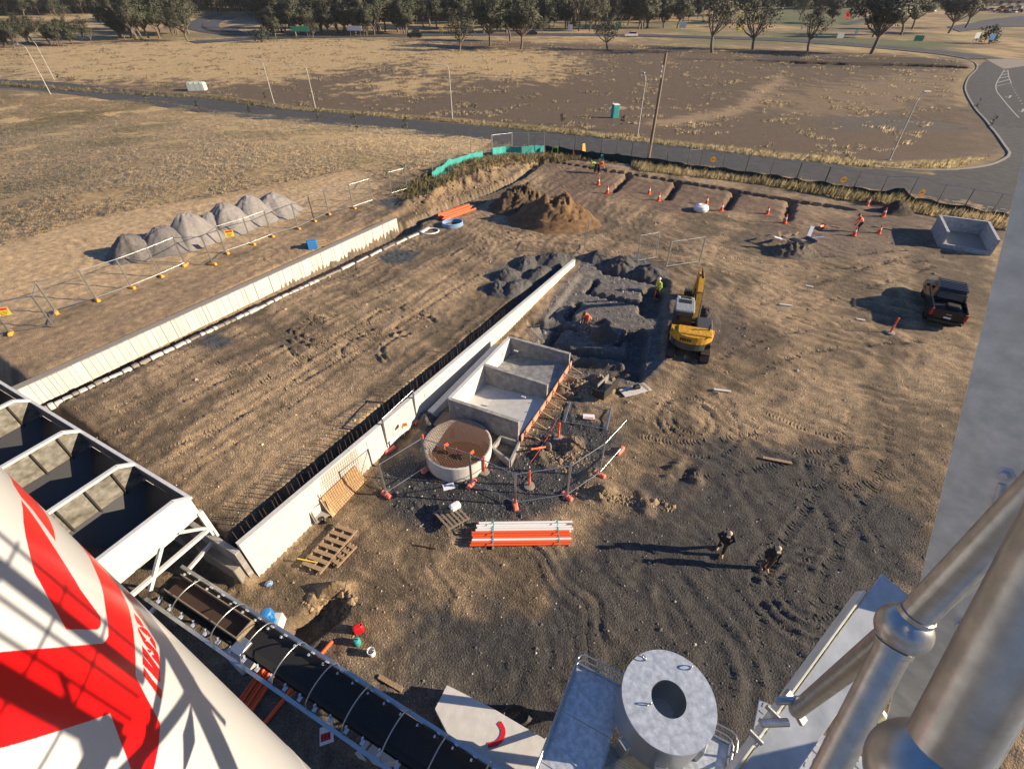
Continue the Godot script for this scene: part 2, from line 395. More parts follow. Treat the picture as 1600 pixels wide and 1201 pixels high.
func carve() -> void:
	# trench and footing strip in front of the far retaining wall
	var soil := Color(0.12, 0.085, 0.06, 0.7)
	var wa := Vector3(-25.52, 2.42, -19.13).lerp(Vector3(-23.97, 1.95, -18.09), 0.42)
	var wb := Vector3(-10.32, 2.42, -42.2).lerp(Vector3(-7.37, 1.95, -41.22), 0.4)
	trench([wa + (wa - wb).normalized() * 3.0, wb], 2.1, 1.0, Color(0.14, 0.12, 0.1, 0.6), 0.12)
	trench([Vector3(-10.06, 1.9, -40.64), Vector3(-6.7, 1.9, -46.25), Vector3(-1.67, 1.9, -52.1), Vector3(0.85, 1.9, -55.92), Vector3(3.73, 1.69, -62.79)], 0.9, 0.8, Color(0.16, 0.14, 0.12, 0.8))
	# strip of footing trenches by the road
	trench([Vector3(3.73, 1.69, -62.79), Vector3(7.14, 1.85, -60.38), Vector3(11.57, 1.9, -57.53), Vector3(17.28, 1.9, -54.39), Vector3(23.03, 1.9, -51.11), Vector3(27.64, 1.9, -48.14), Vector3(31.89, 1.9, -46.08)], 0.5, 0.75, soil, 0.12)
	for q in [[Vector3(13.2, 1.9, -56.6), Vector3(10.4, 1.9, -51.11)], [Vector3(17.86, 1.9, -53.96), Vector3(15.38, 1.9, -48.86)], [Vector3(23.03, 1.9, -51.11), Vector3(20.29, 1.9, -46.08)], [Vector3(27.51, 1.9, -48.14), Vector3(25.02, 1.9, -43.54)]]:
		trench(q, 0.5, 0.75, soil, 0.12)
	# excavation beside the bays
	var pit: PackedVector2Array = pv([1.43, -25.87, 5.01, -33.17, 9.82, -34.54, 11.46, -31.68, 9.08, -23.01, 7.17, -20.89, 3.74, -22.39])
	var pp := []
	for q in pit: pp.append(Vector3(q.x, 0, q.y))
	near(pp, 1.0, func(id: int, x: float, z: float) -> void:
		var d := 1e9
		for k in pp.size(): d = minf(d, seg_d(x, z, pp[k], pp[(k + 1) % pp.size()]))
		if Geometry2D.is_point_in_polygon(Vector2(x, z), pit): HT[id] = lerpf(HT[id], hb(x, z) - 0.28 + n_c.get_noise_2d(x * 5.0, z * 5.0) * 0.05, smoothstep(0.0, 0.3, d)))
	var pit_tone := Color(0.07, 0.062, 0.055, 0.7)  # darker tone for the bottoms of the pit trenches
	for q in [[Vector3(6.54, 1.9, -33.9), Vector3(8.77, 1.9, -32.87), Vector3(11.1, 1.9, -31.68)], [Vector3(6.18, 1.9, -32.27), Vector3(5.36, 1.82, -30.8), Vector3(7.13, 1.83, -29.96), Vector3(9.21, 1.85, -28.89)], [Vector3(4.64, 1.71, -29.47), Vector3(3.66, 1.57, -27.78), Vector3(6.08, 1.63, -27.22)], [Vector3(1.26, 1.44, -27.05), Vector3(4.14, 1.52, -26.62)], [Vector3(3.33, 1.5, -26.73), Vector3(2.06, 1.33, -24.74)], [Vector3(7.55, 1.62, -26.1), Vector3(6.54, 1.51, -24.84)]]:
		trench(q, 0.34, 0.75, pit_tone, 0.1)
	trench([Vector3(1.99, 1.34, -24.87), Vector3(5.43, 1.41, -23.89), Vector3(7.68, 1.47, -23.55)], 0.5, 0.8, pit_tone, 0.15)
	trench([Vector3(10.01, 1.9, -30.56), Vector3(9.22, 1.81, -28.28)], 1.3, 0.9, pit_tone, 0.2)
	trench([Vector3(8.12, 1.63, -25.87), Vector3(7.11, 1.39, -22.52)], 0.9, 0.75, pit_tone, 0.25)
	trench([Vector3(3.98, 1.3, -22.89), Vector3(6.86, 1.36, -22.14)], 1.3, 0.8, pit_tone, 0.2)
	# slot between the near retaining wall and the fill
	trench([Vector3(-11, 1.9, -10.63), Vector3(-9.06, 1.9, -13.91), Vector3(-6.52, 1.9, -18.14), Vector3(-3.69, 1.9, -22.47)], 0.5, 0.7, Color(0.1, 0.075, 0.055, 0.8), 0.1)
	trench([Vector3(-3.69, 1.9, -22.47), Vector3(0, 1.9, -28.55), Vector3(4.46, 1.9, -34.98)], 0.3, 0.4, Color(0.1, 0.075, 0.055, 0.6), 0.2)
	# clear the ground inside the bays and the tank
	for q in [[pv([-3.48, -20.2, -0.16, -25.56, 3.52, -23.68, 0.4, -18.25]), -0.2], [pv([-4.19, -16.68, -3.66, -17.86, -2.69, -18.27, -1.65, -17.7, -1.22, -16.59, -1.72, -15.73, -2.63, -15.45, -3.6, -15.79]), -0.3]]:
		var pg: PackedVector2Array = q[0]
		var pq := []
		for e in pg: pq.append(Vector3(e.x, 0, e.y))
		near(pq, 0.5, func(id: int, x: float, z: float) -> void:
			if Geometry2D.is_point_in_polygon(Vector2(x, z), pg): HT[id] = q[1])
	# hole by the conveyor
	trench([Vector3(-7.92, 0, -8.04), Vector3(-6.98, 0.06, -8.99)], 0.8, 0.8, Color(0.2, 0.135, 0.08, 0.7), 0.3)
	hump(Vector3(-6.98, 0.09, -9.49), 0.9, 0.5, 0.5, 0.35, Color(0.3, 0.2, 0.11, 0.8))
	# spoil bank along the trench by the corner of the site
	for q in [Vector3(-8.63, 2.02, -47.09), Vector3(-7.08, 2.18, -49.88), Vector3(-5.35, 2.02, -52.33), Vector3(-3.46, 1.9, -54.39), Vector3(-2.14, 1.9, -56.6)]:
		hump(q, 2.6, 1.3, 0.7, 0.7, Color(0.22, 0.155, 0.09, 0.6), 0.5)
	for q in [Vector3(-7.76, 2.3, -56.17), Vector3(-4.38, 2.3, -58.54), Vector3(0, 1.87, -60.58)]:
		hump(q, 3.5, 1.6, 0.5, 0.45, Color(0.19, 0.135, 0.085, 0.5), 0.4)
	for q in [Vector3(2.25, 0.87, -16.88), Vector3(3.02, 0.87, -16.45), Vector3(1.56, 0.79, -15.9), Vector3(3.76, 0.8, -14.7), Vector3(4.23, 0.76, -13.8), Vector3(5.97, 0.78, -13.09), Vector3(7.69, 0.96, -14.95), Vector3(8.48, 0.97, -14.56), Vector3(4.88, 1.22, -21.14), Vector3(3.79, 1.18, -21.03), Vector3(2.86, 1.12, -20.65), Vector3(6.69, 1.36, -22.26)]:
		hump(q, 0.8, 0.5, rng.randf() * 3.0, 0.28, Color(0.15, 0.115, 0.08, 0.7), 0.8)
	hump(Vector3(8.17, 0.97, -14.83), 0.9, 0.45, 0.6, -0.3, Color(0.05, 0.045, 0.04, 0.8), 0.3)
	hump(Vector3(-4.58, 0.64, -17.2), 0.7, 0.7, 0, 0.4, Color(0.1, 0.095, 0.09, 0.8), 0.4)
	# road bank beyond the bare field; its tree shade is painted into the colour
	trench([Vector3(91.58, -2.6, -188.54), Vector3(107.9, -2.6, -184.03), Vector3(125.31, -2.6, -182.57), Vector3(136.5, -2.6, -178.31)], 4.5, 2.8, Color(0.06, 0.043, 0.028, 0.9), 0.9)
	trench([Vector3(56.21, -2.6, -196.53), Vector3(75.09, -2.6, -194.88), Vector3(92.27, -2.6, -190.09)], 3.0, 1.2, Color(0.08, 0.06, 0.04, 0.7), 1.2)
	hump(Vector3(36.64, 1.9, -47.44), 2.2, 1.0, 0.3, 0.8, Color(0.1, 0.075, 0.055, 0.8), 0.5)

var tracks := []
# a wheel or crawler run: sunken band with cross ridges
func run(pts: Array, width: float, depth: float, lugs := true) -> void:
	var cv := []
	for k in pts.size() - 1:
		var p0: Vector3 = pts[maxi(k - 1, 0)]
		var p1: Vector3 = pts[k]
		var p2: Vector3 = pts[k + 1]
		var p3: Vector3 = pts[mini(k + 2, pts.size() - 1)]
		var m := maxi(2, int(p1.distance_to(p2) / 0.35))
		for i in m: cv.append(p1.cubic_interpolate(p2, p0, p3, float(i) / m))
	cv.append(pts[-1])
	for k in cv.size() - 1:
		var a: Vector3 = cv[k]
		var b: Vector3 = cv[k + 1]
		near([a, b], width, func(id: int, x: float, z: float) -> void:
			var d := seg_d(x, z, a, b)
			var t := smoothstep(width * 0.62, width * 0.4, d)
			var e := smoothstep(width * 0.45, width * 0.6, d) * smoothstep(width * 0.95, width * 0.65, d)
			var base := hb(x, z)
			if t > 0.0: HT[id] = lerpf(HT[id], minf(HT[id], base - depth), t * 0.6)
			HT[id] += e * depth * 0.35)
	if lugs: tracks.append([cv, width])

func circ(c: Vector3, r: float, a0: float, a1: float) -> Array:
	var o := []
	for k in 13:
		var a := deg_to_rad(lerpf(a0, a1, k / 12.0))
		o.append(c + Vector3(cos(a) * r, 0, sin(a) * r))
	return o

func side(pts: Array, off: float) -> Array:
	var o := []
	for k in pts.size():
		var t: Vector3 = (pts[mini(k + 1, pts.size() - 1)] - pts[maxi(k - 1, 0)]).normalized()
		o.append(pts[k] + Vector3(-t.z, 0, t.x) * off)
	return o

func make_runs() -> void:
	for q in [[[Vector3(10.01, 0.73, -9.67), Vector3(10.85, 0.83, -10.86), Vector3(12.95, 1.03, -12.91), Vector3(15.41, 1.27, -15.27), Vector3(17.63, 1.54, -18.52)], 0.42], [[Vector3(15.82, 1.35, -16.43), Vector3(15.29, 1.18, -13.84), Vector3(14.98, 1, -11.05), Vector3(14.58, 0.9, -9.71)], 0.42], [[Vector3(9.01, 0.5, -6.44), Vector3(8.95, 0.56, -7.47), Vector3(9.66, 0.68, -9.06), Vector3(10.66, 0.78, -10.05)], 0.4]]:
		run(q[0], q[1], 0.055)
		run(side(q[0], 1.7), q[1], 0.055)
	for r in [1.0, 1.45, 1.9]: run(circ(Vector3(11.31, 0.75, -9.15), r, 20, 300), 0.34, 0.06)
	for r in [[0.8, 10, 200], [1.25, -60, 170], [1.75, 150, 330], [2.2, -30, 120]]: run(circ(Vector3(9.03, 1.2, -18.16) + Vector3(r[0] * 0.15, 0, r[0] * 0.1), r[0], r[1], r[2]), 0.32, 0.05)
	for q in [[Vector3(13.09, 1.38, -18.69), Vector3(14.8, 1.37, -17.3), Vector3(16.57, 1.38, -16.41)], [Vector3(6.46, 1.05, -17.16), Vector3(8.89, 1.11, -16.66), Vector3(12.89, 1.29, -17.28)], [Vector3(12.76, 1.22, -16.13), Vector3(15.09, 1.29, -15.86), Vector3(17.18, 1.4, -16.39)], [Vector3(12.03, 1.6, -22.87), Vector3(17.02, 1.9, -25.1), Vector3(24.41, 1.9, -26.19)], [Vector3(16.21, 1.9, -28.14), Vector3(22.65, 1.9, -31.68), Vector3(31.28, 1.9, -35.88)], [Vector3(5.35, 1.9, -38.92), Vector3(10.58, 1.9, -38.28), Vector3(17.27, 1.9, -34.76), Vector3(21.75, 1.9, -28.97), Vector3(23.64, 1.9, -22.47)], [Vector3(6.93, 1.9, -43.08), Vector3(13.54, 1.9, -39.57), Vector3(22.71, 1.9, -35.88), Vector3(32.02, 1.9, -37.05)]]:
		run(q, 0.45, 0.045)
		run(side(q, 2.0), 0.45, 0.045)
	# loops of a skid steer on the pad
	for q in [[Vector3(-11.79, 1.9, -25.45), 1.3, 60, 250], [Vector3(-11.79, 1.9, -25.45), 1.75, 80, 260], [Vector3(-10.99, 1.9, -24.75), 2.6, 100, 270], [Vector3(-7.8, 1.9, -26.56), 1.5, 40, 290], [Vector3(-6.05, 1.9, -25.82), 1.2, 120, 330], [Vector3(-8.34, 1.9, -23.41), 1.7, 150, 300], [Vector3(-6.06, 1.9, -23.41), 1.6, 130, 260]]:
		run(circ(q[0], q[1], q[2], q[3]), 0.28, 0.12)
	for q in [[Vector3(-22.15, 1.9, -18.14), Vector3(-19.98, 1.9, -21.86), Vector3(-16.53, 1.9, -28.97), Vector3(-10.09, 1.9, -35.88)], [Vector3(-20.57, 1.9, -17.21), Vector3(-17.59, 1.9, -20.72), Vector3(-13.96, 1.9, -26.56), Vector3(-8.5, 1.9, -32.67)], [Vector3(-18.2, 1.9, -15.92), Vector3(-15.31, 1.9, -18.14), Vector3(-11.82, 1.9, -22.47), Vector3(-6.96, 1.9, -28.97)], [Vector3(-15.73, 1.9, -14.72), Vector3(-12.76, 1.9, -19.12), Vector3(-9.5, 1.9, -25.1), Vector3(-3.86, 1.9, -33.69)], [Vector3(-16.86, 1.9, -29.84), Vector3(-12.83, 1.9, -34.76), Vector3(-7.58, 1.9, -39.57)], [Vector3(-5.05, 1.9, -35.88), Vector3(-2.17, 1.9, -39.57), Vector3(5.85, 1.9, -43.84)], [Vector3(-16.27, 1.9, -20.17), Vector3(-14.04, 1.9, -22.47), Vector3(-10.24, 1.9, -28.14)]]:
		run(q, 0.4, 0.05)
		run(side(q, 1.5), 0.4, 0.05)
	for q in [[Vector3(-38.1, 2.3, -33.41), Vector3(-38.02, 2.3, -37.13), Vector3(-35.79, 2.3, -38.37), Vector3(-32.02, 2.3, -35.03), Vector3(-31.81, 2.3, -31.89), Vector3(-34.13, 2.3, -29.57)], [Vector3(-36.11, 2.3, -30.93), Vector3(-36.95, 2.3, -35.03), Vector3(-35.29, 2.3, -36.17), Vector3(-32.88, 2.3, -34.48), Vector3(-32.73, 2.3, -31.89), Vector3(-34.52, 2.3, -28.96)], [Vector3(-35.25, 2.3, -39.95), Vector3(-29.73, 2.3, -45.15), Vector3(-21.06, 2.3, -51.46)], [Vector3(-23.89, 1.9, -20.17), Vector3(-21.78, 1.9, -24.41), Vector3(-17.21, 1.9, -30.74), Vector3(-12.84, 1.9, -38.92)]]:
		run(q, 0.4, 0.05, false)
		run(side(q, 0.8), 0.4, 0.05, false)
	for r in [1.0, 1.5]: run(circ(Vector3(-17.82, 2.3, -35.26), r, 0, 320), 0.3, 0.05)

func make_lugs(parent: Node3D) -> void:
	var mb := MB.new()
	for tr in tracks:
		var cv: Array = tr[0]
		var w: float = tr[1]
		var left := 0.0
		for k in cv.size() - 1:
			var a: Vector3 = cv[k]
			var b: Vector3 = cv[k + 1]
			var l := a.distance_to(b)
			var t := (b - a) / maxf(l, 1e-5)
			var x := Vector3(-t.z, 0, t.x)
			while left < l:
				var p := a + t * left
				left += 0.17
				if n_c.get_noise_2d(p.x * 0.9, p.z * 0.9) < -0.08 or rng.randf() < 0.15: continue
				p.y = gh(p.x, p.z) + 0.004
				mb.col = gc(p.x, p.z) * rng.randf_range(0.95, 1.2)
				for sg in [-1.0, 1.0]:
					var o: Vector3 = p + x * w * 0.24 * sg
					var ax: Vector3 = (x + t * 0.35 * sg).normalized()
					var bx := Basis(ax, Vector3.UP, ax.cross(Vector3.UP))
					var hw := w * 0.23
					var hh := rng.randf_range(0.012, 0.032)
					var q0 := o + bx * Vector3(-hw, 0, -0.05)
					var q1 := o + bx * Vector3(hw, 0, -0.05)
					var q2 := o + bx * Vector3(hw, 0, 0.05)
					var q3 := o + bx * Vector3(-hw, 0, 0.05)
					var r0 := o + bx * Vector3(-hw * 0.9, hh, 0)
					var r1 := o + bx * Vector3(hw * 0.9, hh, 0)
					mb.face([q0, q1, r1, r0], -bx.z + Vector3.UP); mb.face([q3, q2, r1, r0], bx.z + Vector3.UP)
					mb.face([q0, q3, r0], -ax); mb.face([q1, q2, r1], ax)
			left -= l
	var o := P(parent, "tyre_tread_ridge", mb.mesh(), M.earth)
	o.set_meta("kind", "stuff")

func make_ground() -> MeshInstance3D:
	var w := cols()
	var h := rows()
	var v := PackedVector3Array()
	var nn := PackedVector3Array()
	v.resize(w * h); nn.resize(w * h)
	for j in h:
		var z := gz(j)
		for i in w: v[j * w + i] = Vector3(gx(i), HT[j * w + i], z)
	for j in h:
		var ja := maxi(j - 1, 0) * w
		var jb := mini(j + 1, h - 1) * w
		for i in w:
			nn[j * w + i] = (v[ja + i] - v[jb + i]).cross(v[j * w + mini(i + 1, w - 1)] - v[j * w + maxi(i - 1, 0)]).normalized()
	if nn[300 * w + 300].y < 0.0:
		for i in nn.size(): nn[i] = -nn[i]
	for i in CT.size():
		CT[i] = CT[i] * 2.05; CT[i].a = 1.0
	var idx := PackedInt32Array()
	idx.resize((w - 1) * (h - 1) * 6)
	var k := 0
	for j in h - 1:
		for i in w - 1:
			var a := j * w + i
			idx[k] = a; idx[k + 1] = a + w; idx[k + 2] = a + 1
			idx[k + 3] = a + 1; idx[k + 4] = a + w; idx[k + 5] = a + w + 1
			k += 6
	var ar := []
	ar.resize(Mesh.ARRAY_MAX)
	ar[Mesh.ARRAY_VERTEX] = v; ar[Mesh.ARRAY_NORMAL] = nn; ar[Mesh.ARRAY_COLOR] = CT; ar[Mesh.ARRAY_INDEX] = idx
	var m := ArrayMesh.new()
	m.add_surface_from_arrays(Mesh.PRIMITIVE_TRIANGLES, ar)
	return setting("ground", m, M.earth)

# ---------------------------------------------------------------- roads
func strip(left: Array, right: Array, dh: float, sub := 1) -> ArrayMesh:
	var mb := MB.new()
	var la := []
	var ra := []
	for k in left.size() - 1:
		for i in sub:
			la.append(left[k].lerp(left[k + 1], float(i) / sub)); ra.append(right[k].lerp(right[k + 1], float(i) / sub))
	la.append(left[-1]); ra.append(right[-1])
	var m := 6
	var last := []
	for k in la.size():
		var row := []
		for i in m + 1:
			var p: Vector3 = la[k].lerp(ra[k], float(i) / m)
			row.append(Vector3(p.x, hb(p.x, p.z) + dh, p.z))
		if k > 0:
			for i in m: mb.face([last[i], last[i + 1], row[i + 1], row[i]], Vector3.UP)
		last = row
	return mb.mesh()

func flatten(pts: Array, half: float) -> void:
	for k in pts.size() - 1:
		var a: Vector3 = pts[k]
		var b: Vector3 = pts[k + 1]
		near([a, b], half + 2.0, func(id: int, x: float, z: float) -> void:
			var t := smoothstep(half + 1.5, half, seg_d(x, z, a, b))
			HT[id] = lerpf(HT[id], hb(x, z) - 0.08, t))

func kerb(pts: Array, w: float, h: float) -> void:
	var mb := MB.new()
	var a := side(pts, w * 0.5)
	var b := side(pts, -w * 0.5)
	for k in pts.size() - 1:
		var y0 := hb(pts[k].x, pts[k].z) + h
		var y1 := hb(pts[k + 1].x, pts[k + 1].z) + h
		var q := [Vector3(a[k].x, y0, a[k].z), Vector3(a[k + 1].x, y1, a[k + 1].z), Vector3(b[k + 1].x, y1, b[k + 1].z), Vector3(b[k].x, y0, b[k].z)]
		mb.face(q, Vector3.UP)
		var dn := Vector3.DOWN * 0.35
		mb.face([q[0], q[1], q[1] + dn, q[0] + dn], a[k] - b[k]); mb.face([q[3], q[2], q[2] + dn, q[3] + dn], b[k] - a[k])
	setting("kerb", mb.mesh(), M.kerb)

func smooth_line(pts: Array, step: float) -> Array:
	var cv := []
	for k in pts.size() - 1:
		var m := maxi(1, int(pts[k].distance_to(pts[k + 1]) / step))
		for i in m: cv.append(pts[k].cubic_interpolate(pts[k + 1], pts[maxi(k - 1, 0)], pts[mini(k + 2, pts.size() - 1)], float(i) / m))
	cv.append(pts[-1])
	return cv


func make_materials() -> void:
	var W := Color.WHITE
	var grain := noise_tex(3, 0.035, 6, Color(0.6, 0.585, 0.57), Color(1, 1, 1), 1024)
	var clod := noise_tex(4, 0.03, 6, Color.BLACK, Color.WHITE, 1024)
	var e := mat("earth", Color(1.35, 1.35, 1.35), 0.95, 0, grain, 3.1, clod, 3.0, true)
	e.albedo_color = Color(1, 1, 1)
	e.detail_enabled = true
	e.detail_blend_mode = BaseMaterial3D.BLEND_MODE_MUL
	e.detail_uv_layer = BaseMaterial3D.DETAIL_UV_2
	e.uv2_triplanar = true; e.uv2_world_triplanar = true; e.uv2_scale = Vector3.ONE / 11.7
	e.detail_albedo = noise_tex(9, 0.02, 6, Color(0.76, 0.75, 0.74), Color(1, 1, 1), 1024)
	var soft := noise_tex(5, 0.012, 5, Color(0.72, 0.72, 0.72), W)
	var speck := noise_tex(6, 0.06, 5, Color(0.5, 0.5, 0.5), W)
	var lump := noise_tex(7, 0.05, 5, Color.BLACK, W)
	mat("asphalt", Color(0.062, 0.061, 0.061), 0.9, 0, soft, 9.0, lump, 0.4)
	mat("asphalt_far", Color(0.06, 0.065, 0.075), 0.9, 0, soft, 20.0)
	mat("kerb", Color(0.42, 0.39, 0.34), 0.9, 0, speck, 2.0)
	mat("paint", Color(0.62, 0.6, 0.55), 0.8, 0, speck, 1.5)
	mat("paving", Color(0.42, 0.36, 0.31), 0.9, 0, speck, 2.0)
	mat("concrete", Color(0.36, 0.35, 0.33), 0.85, 0, soft, 3.0, lump, 0.3)
	mat("concrete_pale", Color(0.58, 0.567, 0.54), 0.85, 0, noise_tex(8, 0.015, 4, Color(0.93, 0.925, 0.915), W), 4.0, lump, 0.15)
	mat("concrete_rough", Color(0.5, 0.45, 0.38), 0.9, 0, speck, 1.0, lump, 1.5)
	mat("white_paint", Color(0.6, 0.6, 0.59), 0.38, 0, noise_tex(10, 0.01, 4, Color(0.93, 0.93, 0.92), W), 2.0)
	mat("bin_inside", Color(0.42, 0.4, 0.36), 0.45, 0.35, noise_tex(12, 0.012, 5, Color(0.55, 0.54, 0.5), W), 3.0)
	mat("rubber", Color(0.016, 0.016, 0.017), 0.75, 0, speck, 1.0)
	mat("black", Color(0.014, 0.014, 0.015), 0.5)
	var zinc := noise_tex(14, 0.014, 5, Color(0.8, 0.81, 0.82), W)
	mat("galv", Color(0.52, 0.53, 0.52), 0.33, 0.85, zinc, 0.3)
	mat("galv_dull", Color(0.8, 0.8, 0.68), 0.55, 0.0, noise_tex(15, 0.02, 6, Color(0.82, 0.83, 0.82), W), 1.3)
	mat("galv_bright", Color(0.6, 0.64, 0.68), 0.38, 0.35, zinc, 1.7)
	mat("fence_wire", Color(0.32, 0.33, 0.33), 0.5, 0.6)
	mat("grass_blade", Color(1, 1, 1), 0.9, 0, null, 1, null, 0, true)
	mat("tint", Color(1, 1, 1), 0.8, 0, null, 1, null, 0, true)
	mat("heap", Color(1, 1, 1), 0.95, 0, noise_tex(31, 0.06, 5, Color(0.72, 0.72, 0.72), W), 0.9, lump, 3.0, true)
	mat("timber", Color(0.42, 0.29, 0.17), 0.85, 0, soft, 0.5)
	mat("timber_grey", Color(0.3, 0.23, 0.16), 0.9, 0, soft, 0.4)
	mat("plywood", Color(0.55, 0.36, 0.18), 0.8, 0, soft, 1.0)
	mat("orange_plastic", Color(0.75, 0.1, 0.02), 0.55)
	mat("pink_plastic", Color(0.78, 0.2, 0.14), 0.7)
	mat("amber_plastic", Color(0.72, 0.33, 0.04), 0.7)
	mat("white_plastic", Color(0.75, 0.74, 0.72), 0.5)
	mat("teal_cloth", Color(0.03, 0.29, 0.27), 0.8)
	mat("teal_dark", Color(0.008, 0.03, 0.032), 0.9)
	mat("blue_plastic", Color(0.03, 0.2, 0.5), 0.5)
	mat("red_paint", Color(0.62, 0.012, 0.02), 0.35)
	mat("rust", Color(0.085, 0.045, 0.028), 0.85, 0.1, speck, 0.3)
	mat("glass", Color(0.02, 0.025, 0.03), 0.06, 0.0)
	mat("machine_yellow", Color(0.72, 0.38, 0.035), 0.5, 0, soft, 1.2)
	mat("machine_grey", Color(0.33, 0.35, 0.36), 0.5, 0, soft, 1.0)
	mat("dark_steel", Color(0.06, 0.055, 0.05), 0.7, 0.4, soft, 0.7)
	mat("bark", Color(0.26, 0.21, 0.165), 0.9, 0, speck, 1.2)
	var lf := mat("leaf", Color(1, 1, 1), 0.7, 0, null, 1, null, 0, true)
	lf.backlight = Color(0.25, 0.27, 0.12)

func _ready() -> void:
	rng.seed = 4
	# --- camera, sky, sun, exposure
	var cam := Camera3D.new()
	cam.name = "camera"
	add_child(cam)
	cam.position = Vector3(0, 18.8, 0)
	cam.rotation_degrees = Vector3(-40, 0, 0)
	cam.fov = 76.63
	cam.near = 0.05; cam.far = 3000.0
	cam.current = true
	var env := Environment.new()
	env.background_mode = Environment.BG_SKY
	var sky := Sky.new()
	var sm := ProceduralSkyMaterial.new()
	sm.sky_top_color = Color(0.3, 0.46, 0.7)
	sm.sky_horizon_color = Color(0.78, 0.81, 0.83)
	sm.ground_horizon_color = Color(0.5, 0.45, 0.38)
	sm.ground_bottom_color = Color(0.3, 0.25, 0.2)
	sm.sky_curve = 0.12
	sky.sky_material = sm
	env.sky = sky
	env.background_energy_multiplier = 0.48
	env.tonemap_mode = Environment.TONE_MAPPER_LINEAR
	env.tonemap_exposure = 2.0
	env.sdfgi_enabled = true; env.ssao_enabled = true; env.ssil_enabled = true
	env.fog_enabled = true
	env.fog_density = 0.00008
	env.fog_light_color = Color(0.8, 0.82, 0.84)
	var we := WorldEnvironment.new()
	we.name = "world"
	we.environment = env
	add_child(we)
	var sun := DirectionalLight3D.new()
	sun.name = "sun"
	add_child(sun)
	sun.look_at_from_position(Vector3.ZERO, Vector3(-0.924, -0.366, -0.105))
	sun.light_color = Color(1.0, 0.92, 0.8)
	sun.light_energy = 1.6
	sun.light_angular_distance = 0.4
	sun.shadow_enabled = true
	# --- setting
	make_materials()
	more_materials()
	far_materials()
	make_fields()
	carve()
	make_runs()
	build_roads()
	var g := make_ground()
	make_lugs(g)
	print("ground ", Time.get_ticks_msec())
	build_all()
	print("done ", Time.get_ticks_msec())

func more_materials() -> void:
	mat("pink_timber", Color(0.6, 0.27, 0.19), 0.85)
	mat("rust_light", Color(0.2, 0.1, 0.055), 0.85)
	mat("sign_yellow", Color(0.72, 0.55, 0.06), 0.6)
	mat("lime", Color(0.35, 0.6, 0.05), 0.7)
	mat("blue_grey", Color(0.2, 0.32, 0.5), 0.6)
	mat("concrete_blue", Color(0.42, 0.44, 0.46), 0.85, 0, noise_tex(21, 0.015, 5, Color(0.8, 0.8, 0.8), Color.WHITE), 3.0)
	mat("teal_plastic", Color(0.02, 0.33, 0.35), 0.55)

func far_materials() -> void:
	mat("board_grey", Color(0.5, 0.48, 0.44), 0.85)
	mat("hopper", Color(0.045, 0.045, 0.047), 0.5, 0.3)  # deep shade inside the bins is put into this dark base colour
	mat("machine_dark", Color(0.05, 0.055, 0.06), 0.55)
	mat("car_black", Color(0.012, 0.012, 0.014), 0.22)
	mat("roof_rack", Color(0.07, 0.08, 0.1), 0.35, 0.5)
	mat("tail_red", Color(0.45, 0.02, 0.015), 0.25)
	mat("skin_cloth", Color(0.28, 0.2, 0.14), 0.85)
	mat("lamp_pole", Color(0.45, 0.44, 0.41), 0.6, 0.3)
	mat("cabinet", Color(0.4, 0.46, 0.43), 0.7)
	mat("sign_green", Color(0.05, 0.33, 0.18), 0.6)
	mat("roof_red", Color(0.25, 0.09, 0.06), 0.7)


var road_far := []
var road_near := []

